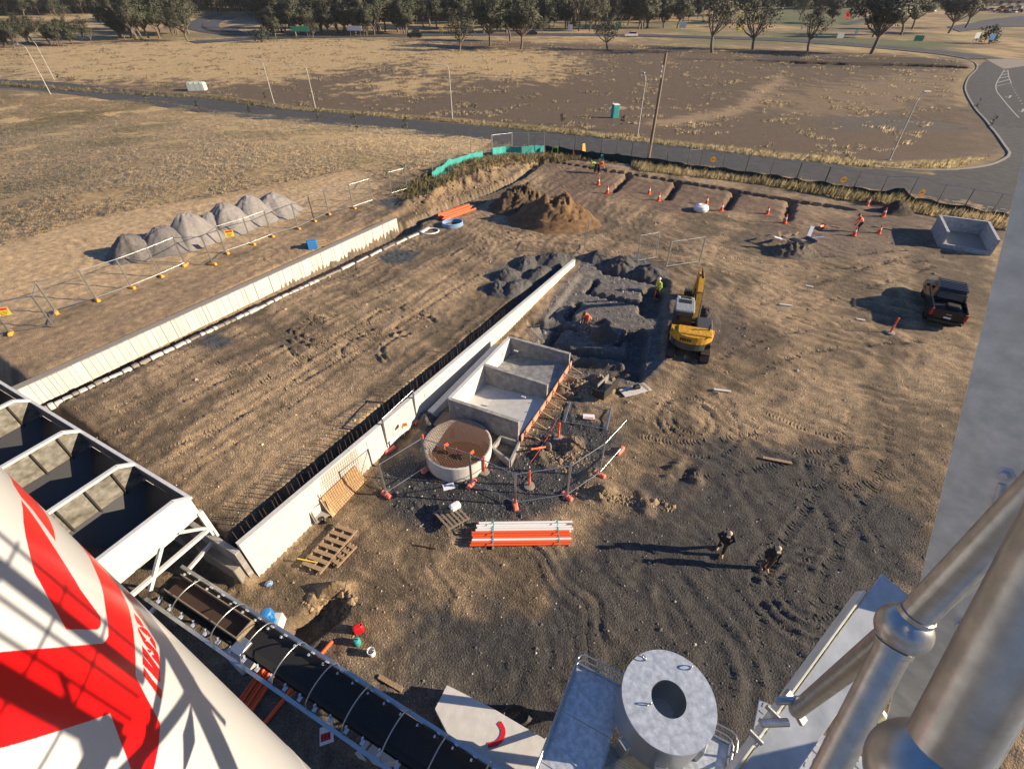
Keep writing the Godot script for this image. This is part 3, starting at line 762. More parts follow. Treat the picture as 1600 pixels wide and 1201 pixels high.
func build_roads() -> void:
	road_far = smooth_line([Vector3(-215.47, -2.2, -157.6), Vector3(-177.76, -2.2, -158.74), Vector3(-137.92, -2.49, -153.17), Vector3(-126.31, -2.6, -151.85), Vector3(-100.22, -2.6, -141.13), Vector3(-72.43, -2.6, -129.3), Vector3(-56.09, -2.6, -121.17), Vector3(-34.76, -1.85, -108.08), Vector3(-14.08, -0.71, -95.34), Vector3(0, -0.12, -87.87), Vector3(12.13, 0.35, -80.79), Vector3(22.51, 0.72, -74.14), Vector3(33.34, 0.97, -67.74), Vector3(41.47, 1.06, -63.49), Vector3(48.05, 1, -61.34), Vector3(54.8, 0.75, -61.97)], 4.0)
	road_near = smooth_line([Vector3(-202.43, -2.2, -147), Vector3(-162.97, -2.2, -144.06), Vector3(-123.83, -2.21, -135.93), Vector3(-114.63, -2.4, -136.3), Vector3(-89.64, -2.54, -124.38), Vector3(-64.2, -2.6, -112.03), Vector3(-47.32, -1.52, -100.31), Vector3(-29.03, -0.38, -88.64), Vector3(-14.48, 0.37, -80.32), Vector3(-4.55, 0.79, -75.22), Vector3(8.29, 1.33, -67.56), Vector3(22.32, 1.75, -59.51), Vector3(33.51, 1.9, -52.3), Vector3(42.63, 1.9, -46.25), Vector3(47.08, 1.9, -42.79)], 4.0)
	# pair the two edges by length along them
	var cen := []
	var fa := even(road_far, 60)
	var na := even(road_near, 60)
	for k in 60: cen.append((fa[k] + na[k]) * 0.5)
	flatten(cen, 4.2)
	setting("road", strip(fa, na, 0.0, 3), M.asphalt)
	# cross street with its sweeping kerb
	var kp := smooth_line([Vector3(41.47, 1.06, -63.49), Vector3(48.05, 1, -61.34), Vector3(54.9, 0.7, -62.62), Vector3(60.85, 0.33, -65.53), Vector3(66.76, -0.14, -70.12), Vector3(70.73, -0.51, -74), Vector3(75.21, -1.02, -80.15), Vector3(88.84, -2.6, -99.87), Vector3(97.74, -2.6, -115.79), Vector3(107.39, -2.6, -131.68), Vector3(115.01, -2.6, -142.98), Vector3(127.05, -2.6, -158.33), Vector3(140.83, -2.6, -174.22), Vector3(149.58, -2.6, -187.01), Vector3(154.81, -2.6, -199.9)], 2.0)
	kerb(kp, 0.35, 0.07)
	var l := smooth_line([Vector3(54.63, 0.73, -62.26), Vector3(60.85, 0.33, -65.53), Vector3(68.59, -0.32, -71.99), Vector3(75.21, -1.02, -80.15), Vector3(88.84, -2.6, -99.87), Vector3(97.74, -2.6, -115.79), Vector3(107.39, -2.6, -131.68), Vector3(115.01, -2.6, -142.98), Vector3(127.05, -2.6, -158.33), Vector3(140.83, -2.6, -174.22), Vector3(155.18, -2.6, -190.09)], 3.0)
	var la := even(l, 50)
	var ra := even(smooth_line([Vector3(46.96, 1.9, -42.64), Vector3(53.52, 1.9, -38.92), Vector3(70.01, 0.9, -48.12), Vector3(103.34, -2.1, -80.11), Vector3(120.49, -2.6, -104.02), Vector3(130.32, -2.6, -122.58), Vector3(138.72, -2.6, -138.44), Vector3(146.38, -2.6, -152.9), Vector3(153.52, -2.6, -167.78), Vector3(158.26, -2.6, -178.31), Vector3(169.03, -2.6, -191.67)], 3.0), 50)
	for k in 50: flatten([la[k], ra[k]], 2.0)
	setting("road", strip(la, ra, 0.006, 3), M.asphalt)
	# painted lines
	var lines := [[[Vector3(100.14, -2.6, -107.33), Vector3(105.16, -2.6, -115.79), Vector3(112.5, -2.6, -127.75), Vector3(118.16, -2.6, -136.69), Vector3(124.97, -2.6, -145.83), Vector3(133.7, -2.6, -156.12), Vector3(147.11, -2.6, -171.59)], 0.22], [[Vector3(147.11, -2.6, -171.59), Vector3(148.07, -2.6, -171.59), Vector3(138.07, -2.6, -158.33), Vector3(130.48, -2.6, -147.79)], 0.22], [[Vector3(122.8, -2.6, -142.98), Vector3(126.95, -2.6, -145.83), Vector3(130.48, -2.6, -147.79)], 0.2], [[Vector3(127.56, -2.6, -148.79), Vector3(134.81, -2.6, -153.96)], 0.35], [[Vector3(133.87, -2.6, -156.12), Vector3(138.95, -2.6, -159.46)], 0.35], [[Vector3(138.76, -2.6, -161.76), Vector3(142.42, -2.6, -164.12)], 0.35], [[Vector3(143.97, -2.6, -167.78), Vector3(146.07, -2.6, -169.04)], 0.35],
		[[Vector3(114.58, -2.6, -129.3), Vector3(114.11, -2.6, -127.75), Vector3(117.01, -2.6, -130.88)], 0.4], [[Vector3(105.25, -2.6, -113.89), Vector3(104.92, -2.6, -112.64), Vector3(107.85, -2.6, -115.79)], 0.4], [[Vector3(12.25, 0.29, -81.65), Vector3(22.7, 0.66, -74.88), Vector3(33.61, 0.92, -68.37), Vector3(41.79, 1.01, -64.05)], 0.1]]
	for q in [[1488,314, 1498,315.5], [1507,317, 1516,318.5], [1525,320, 1535,321.5], [1544,323, 1554,324.5], [1563,326, 1573,327.5]]: pass
	for k in 5:
		var a := Vector3(43.22, 1.9, -48.14)
		var b := Vector3(46.76, 1.9, -45.83)
		lines.append([[a.lerp(b, k / 4.5), a.lerp(b, k / 4.5 + 0.11)], 0.16])
	for k in 8:
		var a := Vector3(128.18, -2.6, -144.87)
		var b := Vector3(109.97, -2.6, -118.43)
		lines.append([[a.lerp(b, k / 8.0), a.lerp(b, k / 8.0 + 0.04)], 0.16])
	for q in lines:
		var cv := smooth_line(q[0], 1.5)
		setting("painted_line", strip(side(cv, q[1] * 0.5), side(cv, -q[1] * 0.5), 0.012), M.paint)
	# paved roundabout apron and highway
	var ap := even([Vector3(159.98, -2.6, -196.53), Vector3(148.13, -2.6, -172.9), Vector3(159.39, -2.6, -179.71)], 12)
	var ap2 := even([Vector3(164.26, -2.6, -199.9), Vector3(169.48, -2.6, -194.88), Vector3(178.84, -2.6, -193.26)], 12)
	setting("pavement", strip(ap, ap2, 0.016, 1), M.paving)
	var hw := smooth_line([Vector3(-135.33, -2.6, -250.56), Vector3(-114.94, -2.6, -267.13), Vector3(-94.38, -2.6, -274.66), Vector3(-48.47, -2.6, -282.59), Vector3(0, -2.6, -287.56), Vector3(56.04, -2.6, -282.59), Vector3(113.77, -2.6, -264.23), Vector3(134.03, -2.6, -247.98), Vector3(152.87, -2.6, -224.7), Vector3(160, -2.6, -208.82), Vector3(161.06, -2.6, -196.53)], 8.0)
	flatten(hw, 7.5)
	setting("highway", strip(side(hw, 6.0), side(hw, -6.0), 0.1), M.asphalt_far)
	var hk := side(hw, 6.4)
	kerb(hk.slice(int(hk.size() * 0.72)), 0.7, 0.16)
	var cr := smooth_line([Vector3(-181.44, -2.6, -336.39), Vector3(-199.66, -2.1, -403.93), Vector3(-196.81, -1.71, -416.69)], 10.0)
	for q in [[Vector3(-202.53, -1.39, -424.67), Vector3(-199.23, -2.48, -392.21), Vector3(-184.22, -2.6, -350.52), Vector3(-166.49, -2.6, -319.15), Vector3(-148.94, -2.6, -299.82), Vector3(-134.7, -2.6, -289.25)], [Vector3(-188.43, -2.03, -409.33), Vector3(-184.6, -2.6, -376.76), Vector3(-168.58, -2.6, -336.39), Vector3(-153.92, -2.6, -311.14), Vector3(-135.27, -2.6, -292.7)], [Vector3(-148.56, -2.6, -350.52), Vector3(-153.76, -2.6, -340.98), Vector3(-150.19, -2.6, -319.15), Vector3(-140.29, -2.6, -299.82), Vector3(-128.63, -2.6, -285.89)]]:
		var cv := smooth_line(q, 8.0)
		flatten(cv, 6.0)
		setting("road", strip(side(cv, 4.5), side(cv, -4.5), 0.1), M.asphalt_far)
	var dr := smooth_line([Vector3(193.13, -2.6, -350.52), Vector3(219.75, -2.58, -382.09), Vector3(233.1, -2, -395.52)], 6.0)
	flatten(dr, 4.0)
	setting("road", strip(side(dr, 3.0), side(dr, -3.0), 0.1), M.asphalt_far)
	var lot: Array = [[Vector3(239.8, -2.6, -331.91), Vector3(292.33, -1.84, -374.61), Vector3(328.88, -0.79, -391.42)], [Vector3(224.21, -2.6, -299.82), Vector3(268.02, -2.6, -331.91), Vector3(303.28, -2.6, -331.91)]]
	setting("pavement", strip(even(lot[0], 8), even(lot[1], 8), 0.2), M.asphalt_far)

func even(pts: Array, m: int) -> Array:
	var len := [0.0]
	for k in pts.size() - 1: len.append(len[-1] + pts[k].distance_to(pts[k + 1]))
	var o := []
	var k := 0
	for i in m:
		var t: float = len[-1] * i / (m - 1)
		while k < pts.size() - 2 and len[k + 1] < t: k += 1
		o.append(pts[k].lerp(pts[k + 1], clampf((t - len[k]) / maxf(len[k + 1] - len[k], 1e-5), 0.0, 1.0)))
	return o


var LOGO_RED := [pv([45.67, 15.88, 53.14, 15.88, 56.38, 15.85, 60.49, 15.77, 63.02, 15.7, 65.61, 15.52, 68.96, 15.26, 64.24, 14.92, 63.22, 14.89, 61.98, 14.88, 60.57, 14.9, 57.84, 15.19, 52.19, 15.53, 46.86, 15.79]), pv([32.22, 15.86, 41.2, 15.92, 43.99, 15.86, 45.01, 15.75, 47.29, 15.62, 49.51, 15.5, 46.98, 15.49, 42.32, 15.49, 36.91, 15.5, 32.17, 15.55, 32.31, 15.72]), pv([82.39, 15.92, 79.1, 15.7, 73.57, 15.31, 66.19, 14.81, 65.02, 14.78, 63.63, 14.76, 62.1, 14.77, 57.01, 14.83, 50.4, 14.86, 44.53, 14.91, 38.83, 14.91, 32.17, 14.94, 32.26, 15.14, 32.37, 15.07, 32.35, 14.83, 32.13, 14.47, 38.34, 14.43, 43.7, 14.43, 48.21, 14.39, 53.66, 14.38, 60.51, 14.35, 67.88, 14.29, 70.88, 14.05, 73.97, 13.76, 78.28, 13.69, 83.89, 13.64, 88.35, 13.63, 85.65, 13.93, 82.08, 14.21, 78.21, 14.49, 81.41, 14.69, 84.13, 14.87, 87.86, 15.11, 90.59, 15.3, 93.79, 15.49]), pv([64.15, 14.18, 66.22, 14.17, 67.45, 14, 68.7, 13.82, 67.91, 13.81, 66.45, 13.82, 65.54, 14.02]), pv([61.45, 14.21, 63.73, 14.2, 64.15, 14.05, 64.95, 13.88, 64.27, 13.86, 63.2, 13.87, 62.38, 14.04]), pv([58.61, 14.22, 60.84, 14.21, 62.03, 14.06, 63.7, 13.88, 62.75, 13.87, 61.34, 13.88, 60.13, 14.03, 59.08, 14.14]), pv([58.57, 14.13, 59.09, 14.06, 59.49, 14.03, 60.47, 13.88, 58.56, 13.88, 56.61, 13.9, 56.24, 13.96, 57.64, 14.02, 57.87, 14.08]), pv([53.61, 14.27, 54.98, 14.27, 55.98, 14.24, 57.18, 14.19, 57.7, 14.12, 57.61, 14.03, 56.36, 13.94, 55.06, 13.93, 53.42, 13.94, 52.52, 13.99, 51.43, 14.07, 51.58, 14.16, 52.84, 14.22]), pv([49.09, 14.3, 50.88, 14.3, 52.16, 14.27, 52.2, 14.21, 50.9, 14.13, 49.41, 14.2]), pv([46.59, 14.28, 48.01, 14.2, 48.62, 14.11, 49.16, 14.04, 49.78, 13.97, 48.28, 13.98, 47.12, 14.03, 44.91, 14.07, 42.94, 14.06, 46.05, 14.23]), pv([39.6, 14.34, 42.31, 14.35, 44.06, 14.32, 44.41, 14.23, 41.5, 14.01, 38.93, 14.02, 35.95, 14.08])]
var LOGO_WHITE := [pv([54.71, 14.16, 54.78, 14.13, 52.99, 14.08, 53.8, 14.07, 52.91, 14.02, 54.61, 14.06, 55.45, 14.06, 55.63, 14.11, 56.45, 14.15, 55.36, 14.13]), pv([53.44, 14.28, 53.81, 14.11, 55.98, 13.94, 56.25, 13.93, 55.76, 14.05, 54.98, 14.18]), pv([58.94, 14.08, 57.47, 14.02, 58.43, 13.99, 58.8, 14.04, 59.65, 14.03])]


# ---------------------------------------------------------------- batching plant
func silo_texture() -> ImageTexture:
	# 360 degrees by 10.5 m (6.5 to 17); y runs down from the top
	var w := 2048
	var h := 2048
	var im := Image.create_empty(w, h, false, Image.FORMAT_RGB8)
	im.fill(Color(0.76, 0.765, 0.77))
	for set_ in [[LOGO_RED, Color(0.86, 0.05, 0.07)], [LOGO_WHITE, Color(0.76, 0.765, 0.77)]]:
		for poly in set_[0]:
			var pts := PackedVector2Array()
			for q in poly: pts.append(Vector2(fposmod(q.x, 360.0) / 360.0 * w, (17.0 - q.y) / 10.5 * h))
			var y0 := 1e9
			var y1 := -1e9
			for q in pts:
				y0 = minf(y0, q.y); y1 = maxf(y1, q.y)
			for y in range(maxi(0, int(y0)), mini(h - 1, int(y1) + 1) + 1):
				var xs := []
				for k in pts.size():
					var a := pts[k]
					var b := pts[(k + 1) % pts.size()]
					if (a.y <= y + 0.5) != (b.y <= y + 0.5): xs.append(a.x + (y + 0.5 - a.y) / (b.y - a.y) * (b.x - a.x))
				xs.sort()
				for k in range(0, xs.size() - 1, 2):
					im.fill_rect(Rect2i(int(xs[k]), y, maxi(1, int(xs[k + 1]) - int(xs[k])), 1), set_[1])
	return ImageTexture.create_from_image(im)

func build_silo() -> void:
	var o := T("cement_silo", "tall white cement silo with a large red emblem and lettering", "silo", Vector3(-4.93, 0, -0.84))
	var skin := StandardMaterial3D.new()
	skin.albedo_texture = silo_texture()
	skin.roughness = 0.3
	skin.clearcoat_enabled = true; skin.clearcoat = 0.3; skin.clearcoat_roughness = 0.15
	var mb := MB.new()
	var k := 96
	for r in [[17.0, 6.5]]:
		for j in k:
			var q := []
			for e in [[j, r[0]], [j + 1, r[0]], [j + 1, r[1]], [j, r[1]]]:
				var a: float = TAU * e[0] / k
				q.append([Vector3(sin(a), 0, -cos(a)), e[1], Vector2(float(e[0]) / k, (17.0 - e[1]) / 10.5)])
			for t in [[0, 2, 1], [0, 3, 2]]:
				for i in t:
					mb.v.append(q[i][0] * 1.9 + Vector3(0, q[i][1], 0)); mb.n.append(q[i][0]); mb.c.append(Color.WHITE); mb.uv.append(q[i][2])
	P(o, "shell", mb.mesh(), skin)
	for y in [8.3]:
		var wb := MB.new()
		wb.lathe([[1.9, y - 0.012], [1.904, y], [1.9, y + 0.012]], 96)
		P(o, "weld_seam", wb.mesh(), M.white_paint)
	var lo := MB.new()
	lo.lathe([[0.2, 2.6], [1.9, 5.2], [1.9, 6.5]], 64)
	P(o, "discharge_cone", lo.mesh(), M.white_paint)
	var tp := MB.new()
	tp.lathe([[1.9, 17.0], [1.95, 17.0], [1.95, 17.06], [0.01, 17.5]], 64)
	P(o, "roof", tp.mesh(), M.white_paint)
	for a in 4:
		var lg := MB.new()
		var d := Vector3(cos(PI / 4 + a * PI / 2), 0, sin(PI / 4 + a * PI / 2)) * 1.75
		lg.beam(d, d + Vector3.UP * 6.0, 0.2, 0.2)
		P(o, "leg", lg.mesh(), M.white_paint)

const BE := Vector3(0.88, 0, 0.474)
const BF := Vector3(-0.474, 0, 0.88)

func build_bins() -> void:
	var o0 := Vector3(-11.73, 0, -10.89)
	var o := T("aggregate_bin_row", "row of white open-topped aggregate bins behind the silo", "storage bins", o0)
	var at := func(e: float, f: float, y: float) -> Vector3: return BE * e + BF * f + Vector3(0, y, 0)
	var es := [0.0, -3.4, -7.2, -11.2, -15.2]
	var dep := 3.3
	# outer back and front plates, end panels
	for k in 4:
		var a: float = es[k]
		var b: float = es[k + 1]
		var w := MB.new()
		var q := [at.call(a, 0, 4.2), at.call(b, 0, 4.2), at.call(b, 0, 3.4), at.call(a, 0, 3.4)]
		w.face(q, -BF); w.face([q[0] + BF * 0.02, q[1] + BF * 0.02, q[2] + BF * 0.02, q[3] + BF * 0.02], BF)
		P(o, "back_plate", w.mesh(), M.bin_inside)
		w = MB.new()
		w.face([at.call(a, dep, 4.55), at.call(b, dep, 4.55), at.call(b, dep, 3.4), at.call(a, dep, 3.4)], BF)
		w.face([at.call(a, dep - 0.02, 4.55), at.call(b, dep - 0.02, 4.55), at.call(b, dep - 0.02, 3.4), at.call(a, dep - 0.02, 3.4)], -BF)
		P(o, "front_plate", w.mesh(), M.bin_inside)
		# hopper: four sloping plates down to a gate
		var mid := (a + b) * 0.5
		var g := [at.call(mid + 0.45, 1.25, 2.2), at.call(mid - 0.45, 1.25, 2.2), at.call(mid - 0.45, 2.05, 2.2), at.call(mid + 0.45, 2.05, 2.2)]
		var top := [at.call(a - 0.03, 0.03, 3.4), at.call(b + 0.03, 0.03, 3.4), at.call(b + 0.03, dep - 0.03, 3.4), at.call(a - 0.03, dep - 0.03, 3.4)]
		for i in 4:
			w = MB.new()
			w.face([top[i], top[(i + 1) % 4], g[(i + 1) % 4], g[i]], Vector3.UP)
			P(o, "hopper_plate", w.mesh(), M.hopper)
		w = MB.new()
		w.box(at.call(mid, 1.65, 2.05), Vector3(1.1, 0.3, 1.0), Basis(BE, Vector3.UP, BE.cross(Vector3.UP)))
		P(o, "discharge_gate", w.mesh(), M.dark_steel)
		# back rim
		w = MB.new()
		w.beam(at.call(a, -0.02, 4.22), at.call(b, -0.02, 4.22), 0.12, 0.1)
		P(o, "back_rim", w.mesh(), M.white_paint)
	for k in 5:
		var e: float = es[k]
		var w := MB.new()
		for s in [-0.012, 0.012]:
			w.face([at.call(e + s, 0, 4.2), at.call(e + s, 0.5, 4.55), at.call(e + s, dep, 4.55), at.call(e + s, dep, 3.3), at.call(e + s, 0, 3.3)], BE * signf(s))
		P(o, "end_panel" if k == 0 else "divider", w.mesh(), M.white_paint if k == 0 else M.bin_inside)
		var cap := MB.new()
		cap.beam(at.call(e, 0.0, 4.27), at.call(e, 0.5, 4.62), 0.16, 0.1)
		cap.beam(at.call(e, 0.49, 4.6), at.call(e, dep + 0.05, 4.6), 0.16, 0.1)
		if k > 0:
			cap.beam(at.call(e - 0.1, 0.49, 4.56), at.call(e - 0.1, dep, 4.56), 0.05, 0.06)
		P(o, "divider_cap", cap.mesh(), M.white_paint)
		if k > 0:
			for f in [0.75, 1.7, 2.65]:
				var rb := MB.new()
				rb.box(at.call(e + 0.06, f, 3.85), Vector3(0.09, 1.3, 0.06), Basis(BE, Vector3.UP, BE.cross(Vector3.UP)))
				P(o, "rib", rb.mesh(), M.dark_steel)
	# skirt below the end panel, stepped folds
	for k in 5:
		var w := MB.new()
		var y0 := 3.32 - k * 0.2
		var in0 := k * 0.17
		var q := [at.call(-in0, 0.15 + in0, y0), at.call(-in0, dep - 0.1, y0), at.call(-in0 - 0.17, dep - 0.1, y0 - 0.12), at.call(-in0 - 0.17, 0.25 + in0, y0 - 0.12)]
		w.face(q, BE + Vector3.UP)
		w.face([q[3], q[2], q[2] + Vector3.DOWN * 0.09, q[3] + Vector3.DOWN * 0.09], BE)
		P(o, "skirt_fold", w.mesh(), M.white_paint)
	# legs and braces of the end frame
	for k in 5:
		var e: float = es[k]
		for f in [0.0, dep]:
			var w := MB.new()
			w.beam(at.call(e, f, 0.6), at.call(e, f, 3.45), 0.2, 0.16, BE)
			w.box(at.call(e, f, 1.3), Vector3(0.34, 0.03, 0.34), Basis(BE, Vector3.UP, BE.cross(Vector3.UP)))
			P(o, "leg", w.mesh(), M.white_paint)
		var w2 := MB.new()
		w2.beam(at.call(e, 0.0, 2.4), at.call(e, dep, 2.4), 0.14, 0.14)
		P(o, "cross_beam", w2.mesh(), M.white_paint)
		w2 = MB.new()
		w2.beam(at.call(e + 0.02, 0.0, 2.45), at.call(e + 0.02, 0.9, 3.3), 0.09, 0.09)
		P(o, "brace", w2.mesh(), M.white_paint)
		w2 = MB.new()
		w2.beam(at.call(e + 0.02, 1.55, 3.3), at.call(e + 0.02, 2.6, 2.0), 0.12, 0.12)
		P(o, "brace", w2.mesh(), M.white_paint)
		w2 = MB.new()
		w2.beam(at.call(e, dep, 1.0), at.call(e, 0.0, 1.75), 0.12, 0.12)
		P(o, "brace", w2.mesh(), M.white_paint)
	# footings under the back legs
	for k in 2:
		var fb := MB.new()
		fb.cbox(o0 + at.call(es[k] + 0.2, 0.1, 0.5), Vector3(2.4, 1.3, 0.9), 0.03, Basis(BE, Vector3.UP, BE.cross(Vector3.UP)))
		one("concrete_footing", ["pale concrete footing under the outer corner leg of the bins", "concrete footing under the second leg of the bins"][k], "footing", fb, M.concrete_rough, Vector3.ZERO, 0, "bin footings")

func build_conveyor() -> void:
	var o := T("belt_conveyor", "long black belt conveyor with galvanised hoops below the bins", "conveyor", Vector3(-12.9, 0, -9.1))
	var d := Vector3(0.892, 0, 0.452)
	var c := Vector3(-0.452, 0, 0.892)
	var yb := 1.55
	var lng := 17.0
	var at := func(s: float, q: float, y: float) -> Vector3: return d * s + c * q + Vector3(0, y, 0)
	var bs := Basis(d, Vector3.UP, d.cross(Vector3.UP))
	# belt, troughed
	var w := MB.new()
	var prof := [[-0.5, 0.2], [-0.28, 0.02], [0.28, 0.02], [0.5, 0.2]]
	for k in 3:
		w.face([at.call(0, prof[k][0] - 0.1, yb + prof[k][1]), at.call(lng, prof[k][0] - 0.1, yb + prof[k][1]), at.call(lng, prof[k + 1][0] - 0.1, yb + prof[k + 1][1]), at.call(0, prof[k + 1][0] - 0.1, yb + prof[k + 1][1])], Vector3.UP)
	w.face([at.call(0, -0.5, yb - 0.35), at.call(lng, -0.5, yb - 0.35), at.call(lng, 0.4, yb - 0.35), at.call(0, 0.4, yb - 0.35)], Vector3.UP)
	P(o, "belt", w.mesh(), M.rubber)
	for q in [-0.68, 0.68]:
		w = MB.new()
		w.beam(at.call(0, q, yb), at.call(lng, q, yb), 0.06, 0.18)
		w.beam(at.call(0, q * 1.06, yb + 0.09), at.call(lng, q * 1.06, yb + 0.09), 0.09, 0.02)
		P(o, "side_rail", w.mesh(), M.galv)
	var s := 0.5
	var i := 0
	while s < lng:
		for q in [-0.6, 0.55]:
			w = MB.new()
			w.beam(at.call(s, q, yb - 0.05), at.call(s, q * 0.85, yb + 0.22), 0.05, 0.07)
			w.box(at.call(s + 0.05, q, yb + 0.12), Vector3(0.12, 0.05, 0.14), bs)
			P(o, "idler_bracket", w.mesh(), M.galv_bright)
		w = MB.new()
		w.tube([at.call(s, -0.4, yb - 0.04), at.call(s, 0.42, yb - 0.04)], 0.045, 8)
		P(o, "roller", w.mesh(), M.dark_steel)
		s += 0.62
		i += 1
	s = 1.5
	while s < lng:
		var pts := []
		for k in 17:
			var a := PI * k / 16.0
			pts.append(at.call(s, -0.04 - cos(a) * 0.7, yb + 0.05 + pow(sin(a), 0.7) * 0.62))
		w = MB.new()
		w.tube(pts, 0.022, 6)
		P(o, "guard_hoop", w.mesh(), M.galv)
		s += 1.42 if s > 3.0 else 2.0
	s = 0.6
	while s < lng:
		for q in [-0.68, 0.68]:
			w = MB.new()
			w.beam(at.call(s, q, 0.0), at.call(s, q, yb - 0.1), 0.09, 0.09)
			P(o, "leg", w.mesh(), M.galv)
		w = MB.new()
		w.beam(at.call(s, -0.68, 0.5), at.call(s, 0.68, 1.2), 0.05, 0.05)
		P(o, "brace", w.mesh(), M.galv)
		s += 3.1
	# lined loading chute under the gates
	w = MB.new()
	for q in [[-0.42, 1], [0.22, -1]]:
		w.beam(at.call(0.6, q[0], yb + 0.3), at.call(4.3, q[0], yb + 0.3), 0.035, 0.32)
	w.beam(at.call(4.3, -0.44, yb + 0.3), at.call(4.3, 0.24, yb + 0.3), 0.035, 0.3)
	P(o, "chute_side", w.mesh(), M.timber_grey)
	w = MB.new()
	w.box(at.call(2.3, -0.1, yb + 0.13), Vector3(3.6, 0.02, 0.6), bs)
	P(o, "chute_liner", w.mesh(), M.rust)
	w = MB.new()
	w.cbox(at.call(4.5, 0.3, yb + 0.18), Vector3(0.5, 0.12, 0.5), 0.02, bs)
	P(o, "drive_cover", w.mesh(), M.galv)
	# blue drive motor by the rail, on its plinth
	var m := T("electric_motor", "blue electric motor on a pale plinth beside the conveyor", "motor", on(Vector3(-9.02, 0, -8.28), 0.0))
	w = MB.new(); w.cbox(Vector3(0.05, 0.25, 0.05), Vector3(0.7, 0.5, 0.55), 0.02); P(m, "plinth", w.mesh(), M.concrete_pale)
	w = MB.new(); w.lathe([[0.0, 0.5], [0.17, 0.5], [0.19, 0.55], [0.19, 0.95], [0.15, 1.0], [0.0, 1.02]], 16); P(m, "housing", w.mesh(), M.blue_plastic)
	w = MB.new()
	for k in 10:
		var a := TAU * k / 10
		w.box(Vector3(cos(a) * 0.2, 0.75, sin(a) * 0.2), Vector3(0.04, 0.34, 0.015), Basis(Vector3.UP, -a))
	var fin := P(m, "cooling_fin", w.mesh(), M.blue_plastic)
	fin.set_meta("kind", "stuff")
	w = MB.new(); w.box(Vector3(0.2, 0.62, 0.16), Vector3(0.2, 0.16, 0.16)); P(m, "terminal_box", w.mesh(), M.blue_plastic)
	# plinths and the low structures beside the belt
	var slabs := [[pv([-2.19, -6.04, -0.68, -5.39, 1.99, -4.04, 1.93, -3.43, -1.16, -3.44, -2.51, -5.35]), 0.5, "wide pale concrete plinth under the galvanised deck, marked with a red curve"], [pv([-4.34, -4.73, -3.68, -5.08, -2.96, -4.48, -3.2, -4.06, -3.96, -3.89, -4.82, -4.15]), 0.55, "small concrete block between conveyor and silo"], [pv([-10.23, -7.04, -9.77, -7.3, -9.07, -6.83, -9.48, -6.52]), 0.6, "grey concrete block beside the conveyor rail near the silo"], [pv([-3.19, -3.98, -2.21, -4.15, -1.95, -3.59, -3.1, -3.44]), 0.3, "narrow pale concrete block at the foot of the conveyor"]]
	for q in slabs:
		var poly: PackedVector2Array = q[0]
		var y := gh(poly[0].x, poly[0].y)
		w = MB.new(); w.prism(poly, y - 0.3, y + q[1])
		one("concrete_plinth", q[2], "plinth", w, M.concrete_pale)
	w = MB.new()
	var arc := []
	for q in [Vector3(-0.75, 0.62, -4.36), Vector3(-0.48, 0.62, -4.41), Vector3(-0.3, 0.62, -4.58), Vector3(-0.28, 0.62, -4.78), Vector3(-0.41, 0.62, -4.97)]: arc.append(q)
	arc = smooth_line(arc, 0.1)
	var e1 := side(arc, 0.07)
	var e2 := side(arc, -0.07)
	var sp := gh(-1.0, -5.4) + 0.506
	for k in arc.size() - 1:
		w.face([Vector3(e1[k].x, sp, e1[k].z), Vector3(e1[k + 1].x, sp, e1[k + 1].z), Vector3(e2[k + 1].x, sp, e2[k + 1].z), Vector3(e2[k].x, sp, e2[k].z)], Vector3.UP)
	P(get_node("concrete_plinth"), "paint_mark", w.mesh(), M.red_paint)
	# coil of black hose
	var hs := T("hose_coil", "black hose coil lying beside the wide concrete plinth", "hose", on(Vector3(0.13, 0.1, -5.2)))
	w = MB.new()
	for k in 4:
		var pts := []
		for j in 25:
			var a := TAU * j / 24
			pts.append(Vector3(cos(a) * (0.5 - k * 0.03), 0.06 + k * 0.07, sin(a) * (0.34 - k * 0.02)))
		w.tube(pts, 0.04, 6, false)
		P(hs, "loop", w.mesh(), M.black); w = MB.new()
	# red and white notice under the conveyor
	var sg := T("warning_sign", "red and white warning sign lying below the conveyor", "sign", on(Vector3(-5.85, 0, -4.65), 0.5), 0.3)
	w = MB.new(); w.box(Vector3.ZERO, Vector3(0.42, 0.02, 0.5)); P(sg, "board", w.mesh(), M.white_plastic)
	w = MB.new(); w.box(Vector3(-0.03, 0.013, 0.05), Vector3(0.3, 0.006, 0.22)); P(sg, "panel", w.mesh(), M.red_paint)
	for k in 3:
		w = MB.new(); w.box(Vector3(-0.12 + k * 0.09, 0.018, 0.05), Vector3(0.045, 0.004, 0.1)); P(sg, "letter", w.mesh(), M.black)
	w = MB.new(); w.beam(Vector3(0, -0.5, 0), Vector3(0, 0, 0), 0.05, 0.05); P(sg, "post", w.mesh(), M.galv)
	# orange conduits running under the conveyor
	var grp := "orange conduits under the conveyor"
	var a0 := Vector3(-8.92, 0, -5.54)
	var b0 := Vector3(-8.48, 0, -6.83)
	for k in 6:
		w = MB.new()
		var off := Vector3(0.11, 0, 0.06) * (k - 2.5)
		w.tube([on(a0 + off, 0.08 + (k % 2) * 0.05), on(b0 + off, 0.08 + (k % 2) * 0.05)], 0.055, 8)
		one("conduit", "%s of six orange conduits lying together beside the silo" % ORD[k], "conduit", w, M.orange_plastic, Vector3.ZERO, 0, grp)
	w = MB.new(); w.tube([on(Vector3(-8.12, 0, -5), 0.1), on(Vector3(-7.37, 0, -6.38), 0.1), on(Vector3(-6.61, 0, -7.63), 0.12)], 0.07, 10)
	one("conduit", "single long orange conduit running under the conveyor to the hole", "conduit", w, M.orange_plastic)

